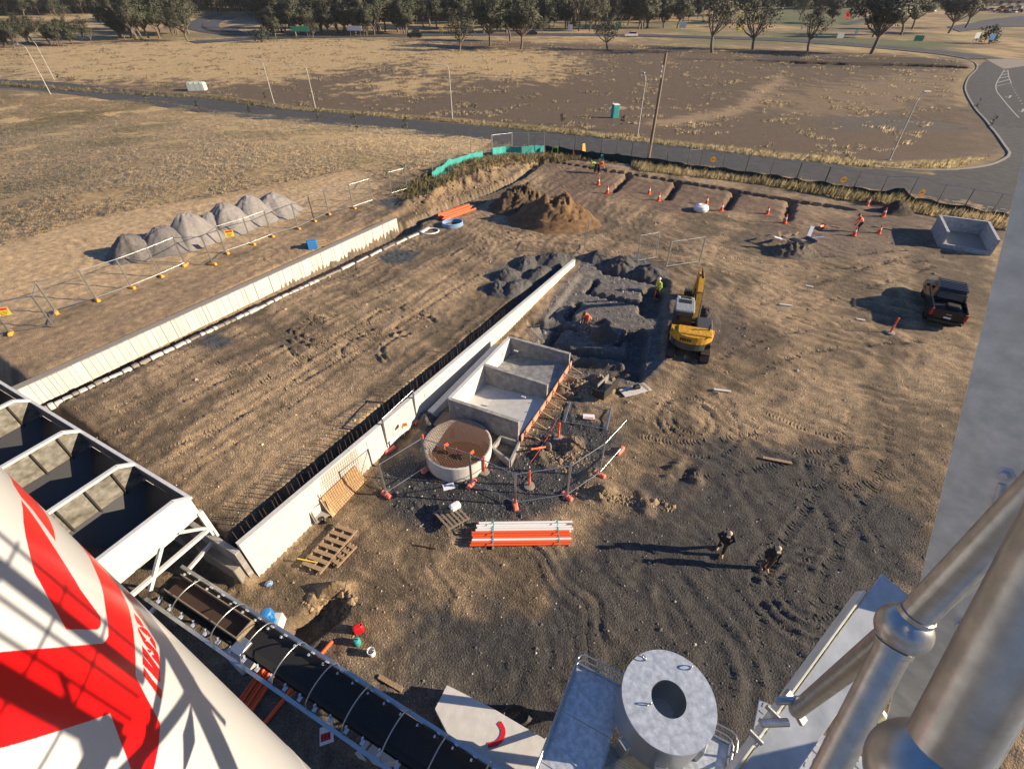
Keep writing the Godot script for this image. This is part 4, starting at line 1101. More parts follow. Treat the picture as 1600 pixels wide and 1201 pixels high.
# deck with the round hood, bottom of the picture
func build_deck() -> void:
	var yd := 4.0
	var A := Vector3(1.85, 4, -5.42)
	var B := Vector3(5.47, 4, -3.55)
	var e := (B - A).normalized()
	var lw := A.distance_to(B)
	var f := Vector3(-e.z, 0, e.x)
	if f.z < 0.0: f = -f
	var o := T("mixer_deck", "galvanised deck with guard rails over the mixer", "platform", A)
	var bs := Basis(e, Vector3.UP, e.cross(Vector3.UP))
	var at := func(s: float, q: float, y: float) -> Vector3: return e * s + f * q + Vector3(0, y, 0)
	var dep := 5.0
	var w := MB.new()
	for k in 4:
		w = MB.new()
		w.cbox(at.call(lw * 0.17, 0.62 + k * 1.25, -0.03), Vector3(lw * 0.34, 0.06, 1.235), 0.006, bs)
		P(o, "deck_plate", w.mesh(), M.galv_bright)
		w = MB.new()
		w.cbox(at.call(lw * 0.88, 0.62 + k * 1.25, -0.03), Vector3(lw * 0.24, 0.06, 1.235), 0.006, bs)
		P(o, "deck_plate", w.mesh(), M.galv_bright)
	# grating in the middle
	w = MB.new()
	for k in 34: w.box(at.call(lw * 0.35 + k * 0.04, dep * 0.6, -0.25), Vector3(0.008, 0.03, dep * 0.8), bs)
	for k in 60: w.box(at.call(lw * 0.35 + 0.68, dep * 0.2 + k * 0.067, -0.25), Vector3(1.4, 0.025, 0.008), bs)
	var gr := P(o, "grating", w.mesh(), M.galv)
	gr.set_meta("kind", "stuff")
	for q in [[0.0, 0.0, 0.0, dep], [0.0, 0.0, lw, 0.0], [lw, 0.0, lw, dep], [lw * 0.34, 1.4, lw * 0.34, dep], [lw * 0.76, 2.6, lw * 0.76, dep]]:
		w = MB.new()
		w.beam(at.call(q[0], q[1], 0.02), at.call(q[2], q[3], 0.02), 0.05, 0.14)
		P(o, "edge_channel", w.mesh(), M.galv)
	# rails: loops along the front and both sides
	for y in [0.42, 0.8]:
		w = MB.new()
		var r := 0.16
		var pts := [at.call(0.0, dep, y), at.call(0.0, r, y), at.call(0.05, 0.05, y), at.call(r, 0.0, y), at.call(lw - r, 0.0, y), at.call(lw - 0.05, 0.05, y), at.call(lw, r, y), at.call(lw, dep, y)]
		w.tube(pts, 0.022, 8)
		P(o, "guard_rail", w.mesh(), M.galv)
	for q in [[0, 0.3], [0, 1.6], [0, 2.9], [0, 4.2], [lw, 0.3], [lw, 1.6], [lw, 2.9], [lw, 4.2], [lw * 0.3, 0], [lw * 0.7, 0]]:
		w = MB.new()
		w.beam(at.call(q[0], q[1], -0.1), at.call(q[0], q[1], 0.8), 0.05, 0.012, e)
		P(o, "rail_post", w.mesh(), M.galv)
	for k in 3:
		w = MB.new()
		w.beam(at.call(lw, 0.3 + k * 1.3, 0.0), at.call(lw, 1.6 + k * 1.3, 0.8), 0.04, 0.04)
		P(o, "rail_brace", w.mesh(), M.galv)
	# frame below and the mixer body that shades the ground
	for q in [[0.15, 0.2], [lw - 0.15, 0.2], [0.15, 4.5], [lw - 0.15, 4.5]]:
		w = MB.new()
		w.beam(at.call(q[0], q[1], -4.0), at.call(q[0], q[1], -0.08), 0.2, 0.2, e)
		P(o, "column", w.mesh(), M.galv_dull)
	for q in [[0.15, 0.2, 0.15, 4.5], [lw - 0.15, 0.2, lw - 0.15, 4.5]]:
		w = MB.new(); w.beam(at.call(q[0], q[1], -3.6), at.call(q[2], q[3], -0.3), 0.1, 0.1); P(o, "brace", w.mesh(), M.galv_dull)
	w = MB.new(); w.cbox(at.call(lw * 0.5, 2.9, -1.3), Vector3(lw - 0.8, 2.0, 3.4), 0.1, bs); P(o, "mixer_body", w.mesh(), M.galv_dull)
	w = MB.new(); w.beam(at.call(lw * 0.02, 2.0, 0.015), at.call(lw * 0.3, 2.25, 0.015), 0.05, 0.03); P(o, "cover_strip", w.mesh(), M.galv_bright)
	# hood
	var c := Vector3(3.66, 5.9, -3.98)
	var h := T("dust_hood", "round galvanised drum with a hole in its flat lid", "hood", Vector3(c.x, 4.4, c.z))
	w = MB.new(); w.lathe([[1.06, 0.0], [1.06, 1.47]], 64); w.lathe([[1.04, 0.0], [1.04, 1.47]], 64); P(h, "drum", w.mesh(), M.galv)
	w = MB.new(); w.lathe([[1.08, 1.44], [1.08, 1.5], [0.4, 1.5]], 64); w.lathe([[1.05, 1.45], [0.4, 1.46], [0.4, 1.5]], 64); P(h, "lid", w.mesh(), M.galv_bright)
	w = MB.new()
	for k in 48:
		var a0 := TAU * k / 48
		var a1 := TAU * (k + 1) / 48
		var d0 := Vector3(cos(a0), 0, sin(a0))
		var d1 := Vector3(cos(a1), 0, sin(a1))
		w.tri(d0 * 0.4 + Vector3.UP * 1.47, d1 * 0.4 + Vector3.UP * 1.47, d1 * 0.4 + Vector3.UP * 0.3, -d0, -d1, -d1)
		w.tri(d0 * 0.4 + Vector3.UP * 1.47, d1 * 0.4 + Vector3.UP * 0.3, d0 * 0.4 + Vector3.UP * 0.3, -d0, -d1, -d0)
	w.lathe([[0.4, 0.3], [0.0, 0.3]], 48)
	P(h, "inner_tube", w.mesh(), M.galv)
	for a in [3.4, 0.75, 2.0]:
		w = MB.new()
		var ring := []
		for j in 13: ring.append(Vector3(0.07 * cos(TAU * j / 12), 1.56 + 0.06 * sin(TAU * j / 12), 0))
		w.tube(ring, 0.014, 6, false)
		P(h, "lifting_eye", w.mesh(), M.galv, Transform3D(Basis(Vector3.UP, a), Vector3(cos(a), 0, -sin(a)) * (0.5 if a > 3.0 else 0.95)))
	for a in [0.6, 1.75, 2.6, 4.2, 5.4]:
		w = MB.new()
		w.cbox(Vector3(1.1, -0.05, 0), Vector3(0.18, 0.75, 0.3), 0.02)
		P(h, "mounting_box", w.mesh(), M.galv, Transform3D(Basis(Vector3.UP, -a), Vector3.ZERO))

# landing the picture was taken from, stair and rails
func build_landing() -> void:
	var o := T("access_tower", "galvanised stair tower with a sloping brace beside the landing", "stair tower", Vector3(2.6, 0, 0.4))
	var O := Vector3(2.6, 0, 0.4)
	var w := MB.new()
	for q in [[-0.2, 0.0], [-0.2, 2.0], [2.0, 0.0], [2.0, 2.0]]:
		w = MB.new(); w.beam(Vector3(q[0], 0, q[1]), Vector3(q[0], 19.5, q[1]), 0.2, 0.2, Vector3.RIGHT); P(o, "column", w.mesh(), M.galv_dull)
	for k in 6:
		for x in [-0.2, 2.0]:
			var y := 1.5 + k * 3.0
			w = MB.new(); w.beam(Vector3(x, y, 0), Vector3(x, y + 3.0, 2.0) if k % 2 == 0 else Vector3(x, y + 3.0, 2.0), 0.07, 0.07); P(o, "brace", w.mesh(), M.galv_dull)
			w = MB.new(); w.beam(Vector3(x, y + 3.0, 0), Vector3(x, y, 2.0), 0.07, 0.07); P(o, "brace", w.mesh(), M.galv_dull)
			w = MB.new(); w.beam(Vector3(x, y, 0), Vector3(x, y, 2.0), 0.12, 0.12); P(o, "girt", w.mesh(), M.galv_dull)
	for k in 5:
		var y := 2.0 + k * 3.2
		w = MB.new(); w.beam(Vector3(0.9, y, -0.35), Vector3(0.9, y + 3.0, 2.4), 0.05, 0.28); P(o, "stringer", w.mesh(), M.galv)
		for z in [-0.9, -0.3]:
			w = MB.new(); w.beam(Vector3(1.2, y + 3.1, z), Vector3(1.2, y + 0.3, z + 1.4), 0.045, 0.045); P(o, "stair_rail", w.mesh(), M.galv)
	# guard rails beside the landing, which throw their shadows on the silo
	for q in [[-0.4, 0.15], [-0.88, 0.1], [-0.58, 0.03], [-0.74, 0.03], [-1.05, 0.03]]:
		w = MB.new(); w.beam(Vector3(0.4, 16.6, q[0] - 0.4), Vector3(0.4, 19.2, q[0] - 0.4), q[1], q[1], Vector3.RIGHT); P(o, "rail_post", w.mesh(), M.galv_dull)
	for y in [18.4, 17.85, 17.3]:
		w = MB.new(); w.tube([Vector3(0.4, y, -1.5), Vector3(0.4, y, 0.2)], 0.016, 8); P(o, "guard_rail", w.mesh(), M.galv)
	w = MB.new(); w.box(Vector3(0.5, 16.86, -0.55), Vector3(0.04, 0.3, 0.75)); P(o, "toe_plate", w.mesh(), M.galv_dull)
	w = MB.new(); w.beam(Vector3(0.45, 15.6, -1.6), Vector3(0.45, 16.6, -0.5), 0.1, 0.14); P(o, "knee_brace", w.mesh(), M.galv_dull)
	w = MB.new(); w.box(Vector3(0.5, 16.3, -0.35), Vector3(0.3, 0.5, 0.35)); P(o, "junction_box", w.mesh(), M.galv_dull)
	w = MB.new(); w.cbox(Vector3(-1.3, 17.06, 1.5), Vector3(3.4, 0.06, 3.2), 0.01); P(o, "landing_floor", w.mesh(), M.galv_bright)
	# sloping brace: an angle section, wide flange towards the camera
	var a0 := Vector3(2.336, 18.241, -2.403)
	var a1 := Vector3(2.572, 14.68, -0.981)
	var b0 := Vector3(2.428, 17.566, -1.641)
	var dir := (a1 - a0).normalized()
	var view := (Vector3(0, 18.8, 0) - (a0 + a1) * 0.5).normalized()
	var acr := dir.cross(view).normalized()
	if acr.x < 0.0: acr = -acr
	acr = (acr + (view - dir * view.dot(dir)) * 0.25).normalized()
	var up := a0 - dir * 1.5
	var dn := a1 + dir * 1.6
	var wd := 0.3
	w = MB.new()
	var nn := acr.cross(dir).normalized()
	if nn.dot(view) < 0.0: nn = -nn
	var bb := Basis(acr, nn, acr.cross(nn))
	w.cbox((up + dn) * 0.5 + acr * wd * 0.5 - nn * 0.01 - O, Vector3(wd, 0.02, up.distance_to(dn)), 0.004, bb)
	P(o, "brace_flange", w.mesh(), M.galv_dull)
	w = MB.new()
	w.cbox((up + dn) * 0.5 + acr * (wd + 0.055) - nn * 0.06 - O, Vector3(0.02, 0.13, up.distance_to(dn)), 0.004, Basis(acr.rotated(dir, -0.5), nn.rotated(dir, -0.5), acr.rotated(dir, -0.5).cross(nn.rotated(dir, -0.5))))
	P(o, "brace_web", w.mesh(), M.galv_dull)
	for u in [1.615, 2.595, 3.041]:
		var bp: Vector3 = a0 + dir * u + acr * 0.226 + nn * 0.004 - O
		w = MB.new()
		var bb2 := Basis(nn.cross(dir).normalized(), nn, dir)
		w.lathe([[0.0, 0.035], [0.02, 0.033], [0.024, 0.02], [0.024, 0.0], [0.042, 0.0], [0.042, -0.012]], 6, bp, bb2)
		P(o, "bolt", w.mesh(), M.galv_bright)
		w = MB.new()
		w.tube([bp + dir * 0.05 + nn * 0.012, bp + dir * 0.28 + nn * 0.012], 0.014, 8)
		P(o, "threaded_stud", w.mesh(), M.galv_bright)
	# stair stringer below the rail
	var s := T("stair_flight", "galvanised stair stringer with checker plate tread below the ball rail", "stair", Vector3.ZERO)
	var p0 := Vector3(2.16, 16.046, -1.475)
	var p1 := Vector3(1.141, 15.581, -0.628)
	var q0 := Vector3(2.396, 16.081, -1.504)
	var sd := (p1 - p0).normalized()
	var sa := (q0 - p0)
	sa = (sa - sd * sa.dot(sd)).normalized()
	var sn := sa.cross(sd)
	if sn.y < 0.0: sn = -sn
	var sb := Basis(sa, sn, sa.cross(sn))
	var ln := p0.distance_to(p1) + 0.6
	w = MB.new(); w.cbox(p0 + sd * (ln * 0.5 - 0.06) + sa * 0.115, Vector3(0.2, 0.012, ln), 0.003, sb); P(s, "stringer_flange", w.mesh(), M.galv_bright)
	w = MB.new(); w.cbox(p0 + sd * (ln * 0.5 + 0.1) - sa * 0.005 - sn * 0.03, Vector3(0.014, 0.1, ln), 0.003, sb); P(s, "stringer_web", w.mesh(), M.galv_dull)
	for k in 2:
		var bp2 := p0 + sd * (1.0 + k * 0.16) - sa * 0.03 + sn * 0.02
		w = MB.new(); w.tube([bp2 - sa * 0.03, bp2 + sa * 0.05], 0.016, 6); P(s, "bolt", w.mesh(), M.galv)
	# tread
	var t0 := Vector3(1.824, 15.134, -0.84)
	w = MB.new(); w.cbox(t0, Vector3(0.62, 0.012, 0.3), 0.003, Basis(Vector3.UP, -0.55)); P(s, "tread", w.mesh(), M.galv_bright)
	w = MB.new()
	for i in 13:
		for j in 6:
			var pp := t0 + Basis(Vector3.UP, -0.55) * Vector3(-0.28 + i * 0.046, 0.0075, -0.125 + j * 0.05)
			w.box(pp, Vector3(0.028, 0.004, 0.008), Basis(Vector3.UP, 0.785 if (i + j) % 2 == 0 else -0.785))
	var ck := P(s, "tread_lug", w.mesh(), M.galv_bright)
	ck.set_meta("kind", "stuff")
	for q in [[Vector3(2.366, 14.951, -1.078), Vector3(2.605, 14.801, -0.952)], [Vector3(2.039, 15.528, -1.301), Vector3(2.717, 14.647, -1.084)]]:
		w = MB.new(); w.beam(q[0], q[1], 0.05, 0.08); P(s, "cross_member", w.mesh(), M.galv_dull)
	# ball-jointed rails
	var r := T("ball_rail", "galvanised handrail with ball joints in front of the sloping brace", "handrail", Vector3.ZERO)
	var j0 := Vector3(0.741, 17.855, -0.408)
	P(r, "ball_joint", ball(0.046), M.galv, Transform3D(Basis(), j0))
	w = MB.new(); w.tube([j0, j0.lerp(Vector3(0.818, 18.217, -0.476), 1.0)], 0.027, 20); P(r, "top_rail", w.mesh(), M.galv)
	w = MB.new(); w.tube([Vector3(0.765, 17.828, -0.424), Vector3(0.951, 18.07, -0.51)], 0.02, 16); P(r, "mid_rail", w.mesh(), M.galv)
	w = MB.new(); w.tube([j0, Vector3(0.623, 17.548, -0.229)], 0.0285, 20); P(r, "stanchion", w.mesh(), M.galv)
	for e in [[Vector3(0.818, 18.217, -0.476), 0.03], [Vector3(0.623, 17.548, -0.229), 0.0315]]:
		var cd: Vector3 = (e[0] - j0).normalized()
		w = MB.new(); w.tube([j0 + cd * 0.036, j0 + cd * 0.046], e[1], 20); P(r, "weld_collar", w.mesh(), M.galv)
	w = MB.new(); w.tube([j0 + Vector3(-0.01, -0.01, 0), Vector3(0.878, 17.065, -0.503)], 0.024, 16, true, 0.022); P(r, "lower_rail", w.mesh(), M.galv)
	w = MB.new(); w.cbox(Vector3(0.874, 17.073, -0.509), Vector3(0.03, 0.012, 0.1), 0.002, Basis(Vector3.UP, 0.6) * Basis(Vector3.RIGHT, 0.6)); P(r, "clamp_plate", w.mesh(), M.galv)
	for u in [Vector3(0.853, 17.111, -0.515), Vector3(0.808, 17.059, -0.471)]:
		w = MB.new(); w.tube([u + Vector3(-0.05, 0, 0), u + Vector3(0.03, 0.01, 0)], 0.012, 6); P(r, "clamp_bolt", w.mesh(), M.galv)
	var r2 := T("hand_rail", "thick galvanised top rail and ball joint closest to the camera", "handrail", Vector3.ZERO)
	var k0 := Vector3(0.429, 18.165, -0.12)
	P(r2, "ball_joint", ball(0.056), M.galv, Transform3D(Basis(), k0))
	w = MB.new(); w.tube([k0, Vector3(0.492, 18.446, -0.251)], 0.0335, 24); P(r2, "top_rail", w.mesh(), M.galv)

func ball(r: float) -> SphereMesh:
	var p := SphereMesh.new()
	p.radius = r; p.height = r * 2.0
	return p


# ---------------------------------------------------------------- things of the yard
func slab(poly: Array, y0: float, y1: float) -> MB:
	var p := PackedVector2Array()
	for q in poly: p.append(Vector2(q.x, q.z))
	var m := MB.new()
	m.prism(p, y0, y1)
	return m

# upright wall between two points; y0 and y1 may differ along it
func wall_mb(a: Vector3, b: Vector3, th: float, y0a: float, y0b: float, y1a: float, y1b: float) -> MB:
	var m := MB.new()
	var t := Vector3(b.x - a.x, 0, b.z - a.z).normalized()
	var s := Vector3(-t.z, 0, t.x) * th * 0.5
	var q := []
	for k in [[a, y0a, y1a], [b, y0b, y1b]]:
		for g in [-1.0, 1.0]:
			q.append(Vector3(k[0].x, k[1], k[0].z) + s * g); q.append(Vector3(k[0].x, k[2], k[0].z) + s * g)
	# q: a- lo, a- hi, a+ lo, a+ hi, b- lo, b- hi, b+ lo, b+ hi
	m.face([q[0], q[4], q[5], q[1]], -s); m.face([q[2], q[6], q[7], q[3]], s)
	m.face([q[1], q[5], q[7], q[3]], Vector3.UP); m.face([q[0], q[4], q[6], q[2]], Vector3.DOWN)
	m.face([q[0], q[1], q[3], q[2]], -t); m.face([q[4], q[5], q[7], q[6]], t)
	return m

func build_walls() -> void:
	var a := Vector3(-10.38, 2.4, -10.18)
	var b := Vector3(4.7, 2.4, -34.27)
	var o := T("retaining_wall", "long white concrete retaining wall with starter bars along its top", "retaining wall")
	var t := (b - a).normalized()
	var sd := Vector3(-t.z, 0, t.x)
	var L := a.distance_to(b)
	var cuts := [0.0, 5.6, 10.4, 15.0, 19.5, 24.0, L]
	for k in cuts.size() - 1:
		var p: Vector3 = a + t * (cuts[k] + 0.006)
		var q: Vector3 = a + t * (cuts[k + 1] - 0.006)
		P(o, "panel", wall_mb(p, q, 0.22, minf(0, hb(p.x + 1, p.z)) - 0.3, 0.2, 2.4, 2.4).mesh(), M.concrete_pale)
	# ledge beside the bays
	var l0 := Vector3(-4.31, 1.3, -18.68)
	var l1 := Vector3(-0.97, 1.6, -24.16)
	P(o, "footing_ledge", wall_mb(l0 , l1, 0.35, 0.2, 0.5, 1.25, 1.65).mesh(), M.concrete_pale)
	var bar := MB.new()
	bar.tube([Vector3(0, 1.1, 0), Vector3(0, 2.95, 0)], 0.017, 5)
	var bm := bar.mesh()
	var s := 0.2
	while s < 19.0:
		var side_ := -sd if (-sd).x < 0.0 else sd
		var p := a + t * s + side_ * rng.randf_range(0.2, 0.26)
		var x := Transform3D(Basis(Vector3(rng.randf_range(-1, 1), 0, rng.randf_range(-1, 1)).normalized(), rng.randf_range(0, 0.05)), Vector3(p.x, rng.randf_range(-0.15, 0.0), p.z))
		P(o, "starter_bar", bm, M.rust, x)
		s += 0.26
	# return wall under the bins
	var r := T("return_wall", "grey concrete wall holding the fill behind the bins", "retaining wall")
	P(r, "panel", wall_mb(a - t * 0.15, a - t * 0.15 + Vector3(-14, 0, -7.55), 0.2, -0.3, -0.3, 2.05, 2.05).mesh(), M.concrete)
	for k in 2:
		var p := [Vector3(-7.14, 1.5, -15.88), Vector3(-4.87, 1.9, -19.38)][k] as Vector3
		var w := MB.new(); w.box(Vector3.ZERO, Vector3(0.03, 0.4, 0.06)); P(o, "lifting_slot", w.mesh(), M.galv_dull, Transform3D(Basis(Vector3.UP, yaw(a, b)), a + t * ((p - a).dot(t)) + sd * 0.112 * signf(sd.x) + Vector3(0, -0.4, 0)))
	# wall on the other side of the pad, of upright boards
	var c := Vector3(-25.52, 2.42, -19.13)
	var d := Vector3(-10.32, 2.42, -42.2)
	var ob := T("board_wall", "long low white wall of upright boards along the fill", "retaining wall")
	var tb := (d - c).normalized()
	var nb := Vector3(-tb.z, 0, tb.x)
	if nb.x < 0: nb = -nb
	var Lb := c.distance_to(d)
	s = -2.5
	while s < Lb:
		var wd := rng.randf_range(0.2, 0.48)
		var q := c + tb * s + nb * rng.randf_range(-0.025, 0.025)
		var mb := MB.new()
		mb.cbox(Vector3(0, -0.62, 0), Vector3(wd - 0.015, 1.24, 0.08), 0.008)
		P(ob, "board", mb.mesh(), M.concrete_pale if rng.randf() < 0.6 else M.board_grey, Transform3D(Basis(Vector3.UP, yaw(c, d) + rng.randf_range(-0.03, 0.03)), q + tb * wd * 0.5))
		s += wd
	P(ob, "capping", wall_mb(c - tb * 2.5 - nb * 0.3, d - nb * 0.3, 0.5, 1.2, 1.2, 2.44, 2.44).mesh(), M.concrete_rough)
	# broken white footing edge opposite
	var e := Vector3(-23.97, 1.95, -18.09)
	var f := Vector3(-7.37, 1.95, -41.22)
	var oc := T("footing_edge", "broken white footing edge along the narrow trench in the fill", "footing")
	var tc := (f - e).normalized()
	var Lc := e.distance_to(f)
	s = 0.0
	while s < Lc:
		var wd := rng.randf_range(0.25, 0.7) if s < Lc * 0.6 else 1.4
		var q := e + tc * (s + wd * 0.5)
		var mb := MB.new()
		mb.cbox(Vector3.ZERO, Vector3(wd * rng.randf_range(0.85, 1.0), 0.3, rng.randf_range(0.18, 0.3)), 0.03)
		P(oc, "block", mb.mesh(), M.concrete_pale if rng.randf() < 0.7 else M.concrete_rough, Transform3D(Basis(Vector3.UP, yaw(e, f) + rng.randf_range(-0.12, 0.12)), Vector3(q.x, 1.84 + rng.randf_range(-0.03, 0.04), q.z)))
		s += wd

func build_bays() -> void:
	var Y := 2.2
	var B := [Vector3(-3.22, 2.2, -18.68), Vector3(-1.54, 2.2, -21.53), Vector3(-0.15, 2.2, -24.24)]
	var F := [Vector3(0.34, 2.2, -17.04), Vector3(1.91, 2.2, -19.86), Vector3(3.35, 2.2, -22.62)]
	var o := T("concrete_bay", "pair of grey open-fronted concrete bays beside the white wall", "concrete bays")
	P(o, "back_wall", wall_mb(B[0], B[2], 0.2, 0.2, 0.5, Y, Y).mesh(), M.concrete_pale)
	for k in 3:
		P(o, "side_wall", wall_mb(B[k], F[k], 0.19, 0.2, 0.6, Y + 0.003 * (k + 1), Y - 0.05).mesh(), M.concrete)
		# form joints as shallow fillets
		for i in 7:
			var p: Vector3 = B[k].lerp(F[k], (i + 0.6) / 7.4)
			for g in [-1.0, 1.0]:
				var n: Vector3 = (F[k] - B[k]).normalized()
				var w := MB.new()
				w.box(Vector3.ZERO, Vector3(0.03, 1.6, 0.012))
				P(o, "form_joint", w.mesh(), M.concrete, Transform3D(Basis(Vector3.UP, yaw(B[k], F[k])), Vector3(p.x, 1.35, p.z) + Vector3(-n.z, 0, n.x) * 0.098 * g))
	for k in 2:
		var fl := MB.new()
		var m0: Vector3 = B[k].lerp(F[k], 0.3)
		var m1: Vector3 = B[k + 1].lerp(F[k + 1], 0.3)
		var yb := 0.85 + k * 0.2
		var yf := 1.15 + k * 0.25
		fl.face([Vector3(B[k].x, yb, B[k].z), Vector3(B[k + 1].x, yb, B[k + 1].z), Vector3(m1.x, yb, m1.z), Vector3(m0.x, yb, m0.z)], Vector3.UP)
		fl.face([Vector3(m0.x, yb, m0.z), Vector3(m1.x, yb, m1.z), Vector3(F[k + 1].x, yf, F[k + 1].z), Vector3(F[k].x, yf, F[k].z)], Vector3.UP)
		P(o, "ramp_floor", fl.mesh(), M.concrete_pale if k == 0 else M.concrete)
		var ft := MB.new()
		ft.face([Vector3(F[k].x, yf, F[k].z), Vector3(F[k + 1].x, yf, F[k + 1].z), Vector3(F[k + 1].x, 0, F[k + 1].z), Vector3(F[k].x, 0, F[k].z)], Vector3(1, 0, 0.6))
		P(o, "ramp_edge", ft.mesh(), M.concrete)
	for u in [Vector3(-2.79, 1.9, -18.33), Vector3(0.61, 1.7, -19.35), Vector3(0.23, 1.9, -23.22)]:
		var w := MB.new(); w.box(Vector3.ZERO, Vector3(0.25, 0.05, 0.08)); P(o, "lifting_lug", w.mesh(), M.concrete_pale, Transform3D(Basis(Vector3.UP, -0.4), u))
	# timber edge form with stakes
	var fm := T("edge_formwork", "pinkish timber edge form with stakes along the front of the bays", "formwork")
	for k in 2:
		var p: Vector3 = F[k] + Vector3(0.12, 0, 0.06)
		var q: Vector3 = F[k + 1] + Vector3(0.12, 0, 0.06)
		var w := wall_mb(p, q, 0.05, 0.75 + k * 0.25, 1.0 + k * 0.25, 1.2 + k * 0.25, 1.42 + k * 0.25)
		P(fm, "form_board", w.mesh(), M.pink_timber)
		for i in 4:
			var m := p.lerp(q, (i + 0.5) / 4.0)
			var y := 1.2 + k * 0.25 + 0.05 * i
			w = MB.new(); w.beam(Vector3(m.x, y, m.z), on(m + Vector3(0.75, 0, 0.35), 0.05), 0.06, 0.04); P(fm, "stake", w.mesh(), M.timber)
			w = MB.new(); w.beam(Vector3(m.x + 0.04, y - 0.5, m.z), Vector3(m.x + 0.04, y + 0.1, m.z), 0.05, 0.05); P(fm, "peg", w.mesh(), M.timber)

func build_tank() -> void:
	var c := Vector3(-2.64, 1.45, -16.26)
	var o := T("round_tank", "round concrete tank ring covered with rusty mesh", "tank", Vector3(c.x, 0, c.z))
	var m := MB.new()
	m.lathe([[1.66, -0.2], [1.66, 1.43], [1.64, 1.45], [1.56, 1.45], [1.54, 1.43]], 64)
	for k in 64:
		var a0 := TAU * k / 64
		var a1 := TAU * (k + 1) / 64
		var d0 := Vector3(cos(a0), 0, sin(a0))
		var d1 := Vector3(cos(a1), 0, sin(a1))
		m.tri(d0 * 1.54 + Vector3.UP * 1.43, d1 * 1.54 + Vector3.UP * 1.43, d1 * 1.54 + Vector3.DOWN * 0.1, -d0, -d1, -d1)
		m.tri(d0 * 1.54 + Vector3.UP * 1.43, d1 * 1.54 + Vector3.DOWN * 0.1, d0 * 1.54 + Vector3.DOWN * 0.1, -d0, -d1, -d0)
	P(o, "ring_wall", m.mesh(), M.concrete_pale)
	m = MB.new(); m.lathe([[1.54, -0.08], [0.0, -0.1]], 48); P(o, "earth_floor", m.mesh(), M.rust)
	m = MB.new()
	for k in 31:
		var x := -1.58 + k * 0.105
		var h := sqrt(maxf(1.6 * 1.6 - x * x, 0.0))
		m.box(Vector3(x, 1.47, 0), Vector3(0.017, 0.012, h * 2.0)); m.box(Vector3(0, 1.482, x), Vector3(h * 2.0, 0.012, 0.017))
	var g := P(o, "mesh_cover", m.mesh(), M.rust_light, Transform3D(Basis(Vector3.UP, 0.5), Vector3.ZERO))
	g.set_meta("kind", "stuff")
	# square pit beside it
	var q := [Vector3(-0.55, 1.15, -17.02), Vector3(0.35, 1.15, -16.62), Vector3(-0.09, 1.15, -15.38), Vector3(-0.97, 1.15, -16.28)]
	var pit := T("square_pit", "small square concrete pit between tank and bays", "pit")
	for k in 4: P(pit, "side", wall_mb(q[k], q[(k + 1) % 4], 0.1, 0.0, 0.0, 1.15 + k * 0.003, 1.15 + k * 0.003).mesh(), M.concrete)
	P(pit, "sludge", slab([q[0].lerp(q[2], 0.06), q[1].lerp(q[3], 0.06), q[2].lerp(q[0], 0.06), q[3].lerp(q[1], 0.06)], 0.2, 0.75).mesh(), M.concrete)
	var w := slab([Vector3(-4.13, 0.95, -18.04), Vector3(-3.64, 0.95, -19.06), Vector3(-2.64, 0.95, -18.56), Vector3(-3.09, 0.95, -17.62)], 0.3, 0.95)
	one("timber_box", "tan timber box tucked behind the round tank", "box", w, M.timber)
	# flags on a line over the tank
	for k in 4:
		var fp := [Vector3(-3.21, 1.75, -15.77), Vector3(-2.58, 1.75, -15.44), Vector3(-1.93, 1.8, -15.24), Vector3(-5.48, 1.6, -17.33)][k] as Vector3
		var fl := T("marker_flag", ["orange flag over the tank mesh, closest to the white wall", "orange flag over the middle of the tank mesh", "orange flag over the tank mesh, closest to the square pit", "orange flag on a stake in front of the white wall"][k], "flag", fp, rng.randf() * 3, "orange marker flags")
		w = MB.new()
		w.face([Vector3(0, 0.1, 0), Vector3(0.2, 0.12, 0.05), Vector3(0.22, -0.08, 0.1), Vector3(0.02, -0.1, 0)], Vector3.UP)
		w.face([Vector3(0, 0.1, 0), Vector3(-0.12, 0.02, 0.12), Vector3(-0.1, -0.14, 0.14), Vector3(0.02, -0.1, 0)], Vector3.UP)
		P(fl, "cloth", w.mesh(), M.orange_plastic)
		w = MB.new(); w.tube([Vector3(0, 0.12, 0), Vector3(0, -0.9, 0)], 0.012, 5); P(fl, "rod", w.mesh(), M.timber)
	var sg := T("tank_notice", "white notice board hung on the tank mesh", "sign", Vector3(-2.71, 1.5, -13.52), 0.3)
	sg.position = Vector3(-2.8, 1.52, -13.57)
	w = MB.new(); w.box(Vector3.ZERO, Vector3(0.5, 0.02, 0.32)); P(sg, "board", w.mesh(), M.white_plastic)
	w = MB.new(); w.box(Vector3(0, 0.014, -0.06), Vector3(0.38, 0.006, 0.07)); P(sg, "text_bar", w.mesh(), M.blue_plastic)

# ---------------------------------------------------------------- fences
var panel0: Node3D
var foot0 := {}

func make_panel() -> void:
	panel0 = Node3D.new()
	panel0.name = "temporary_fence"
	for x in [0.0, 1.0]:
		var w := MB.new(); w.tube([Vector3(x, 0, 0), Vector3(x, 2.1, 0)], 0.026, 6); P(panel0, "post", w.mesh(), M.galv)
	for y in [0.12, 2.05]:
		var w := MB.new(); w.tube([Vector3(0, y, 0), Vector3(1, y, 0)], 0.024, 6); P(panel0, "rail", w.mesh(), M.galv)
	var m := MB.new()
	for k in 17: m.box(Vector3((k + 1) / 18.0, 1.08, 0), Vector3(0.0009, 1.92, 0.002))
	for k in 11: m.box(Vector3(0.5, 0.26 + k * 0.16, 0), Vector3(1.0, 0.002, 0.002))
	var g := P(panel0, "wire_mesh", m.mesh(), M.fence_wire)
	g.set_meta("kind", "stuff")

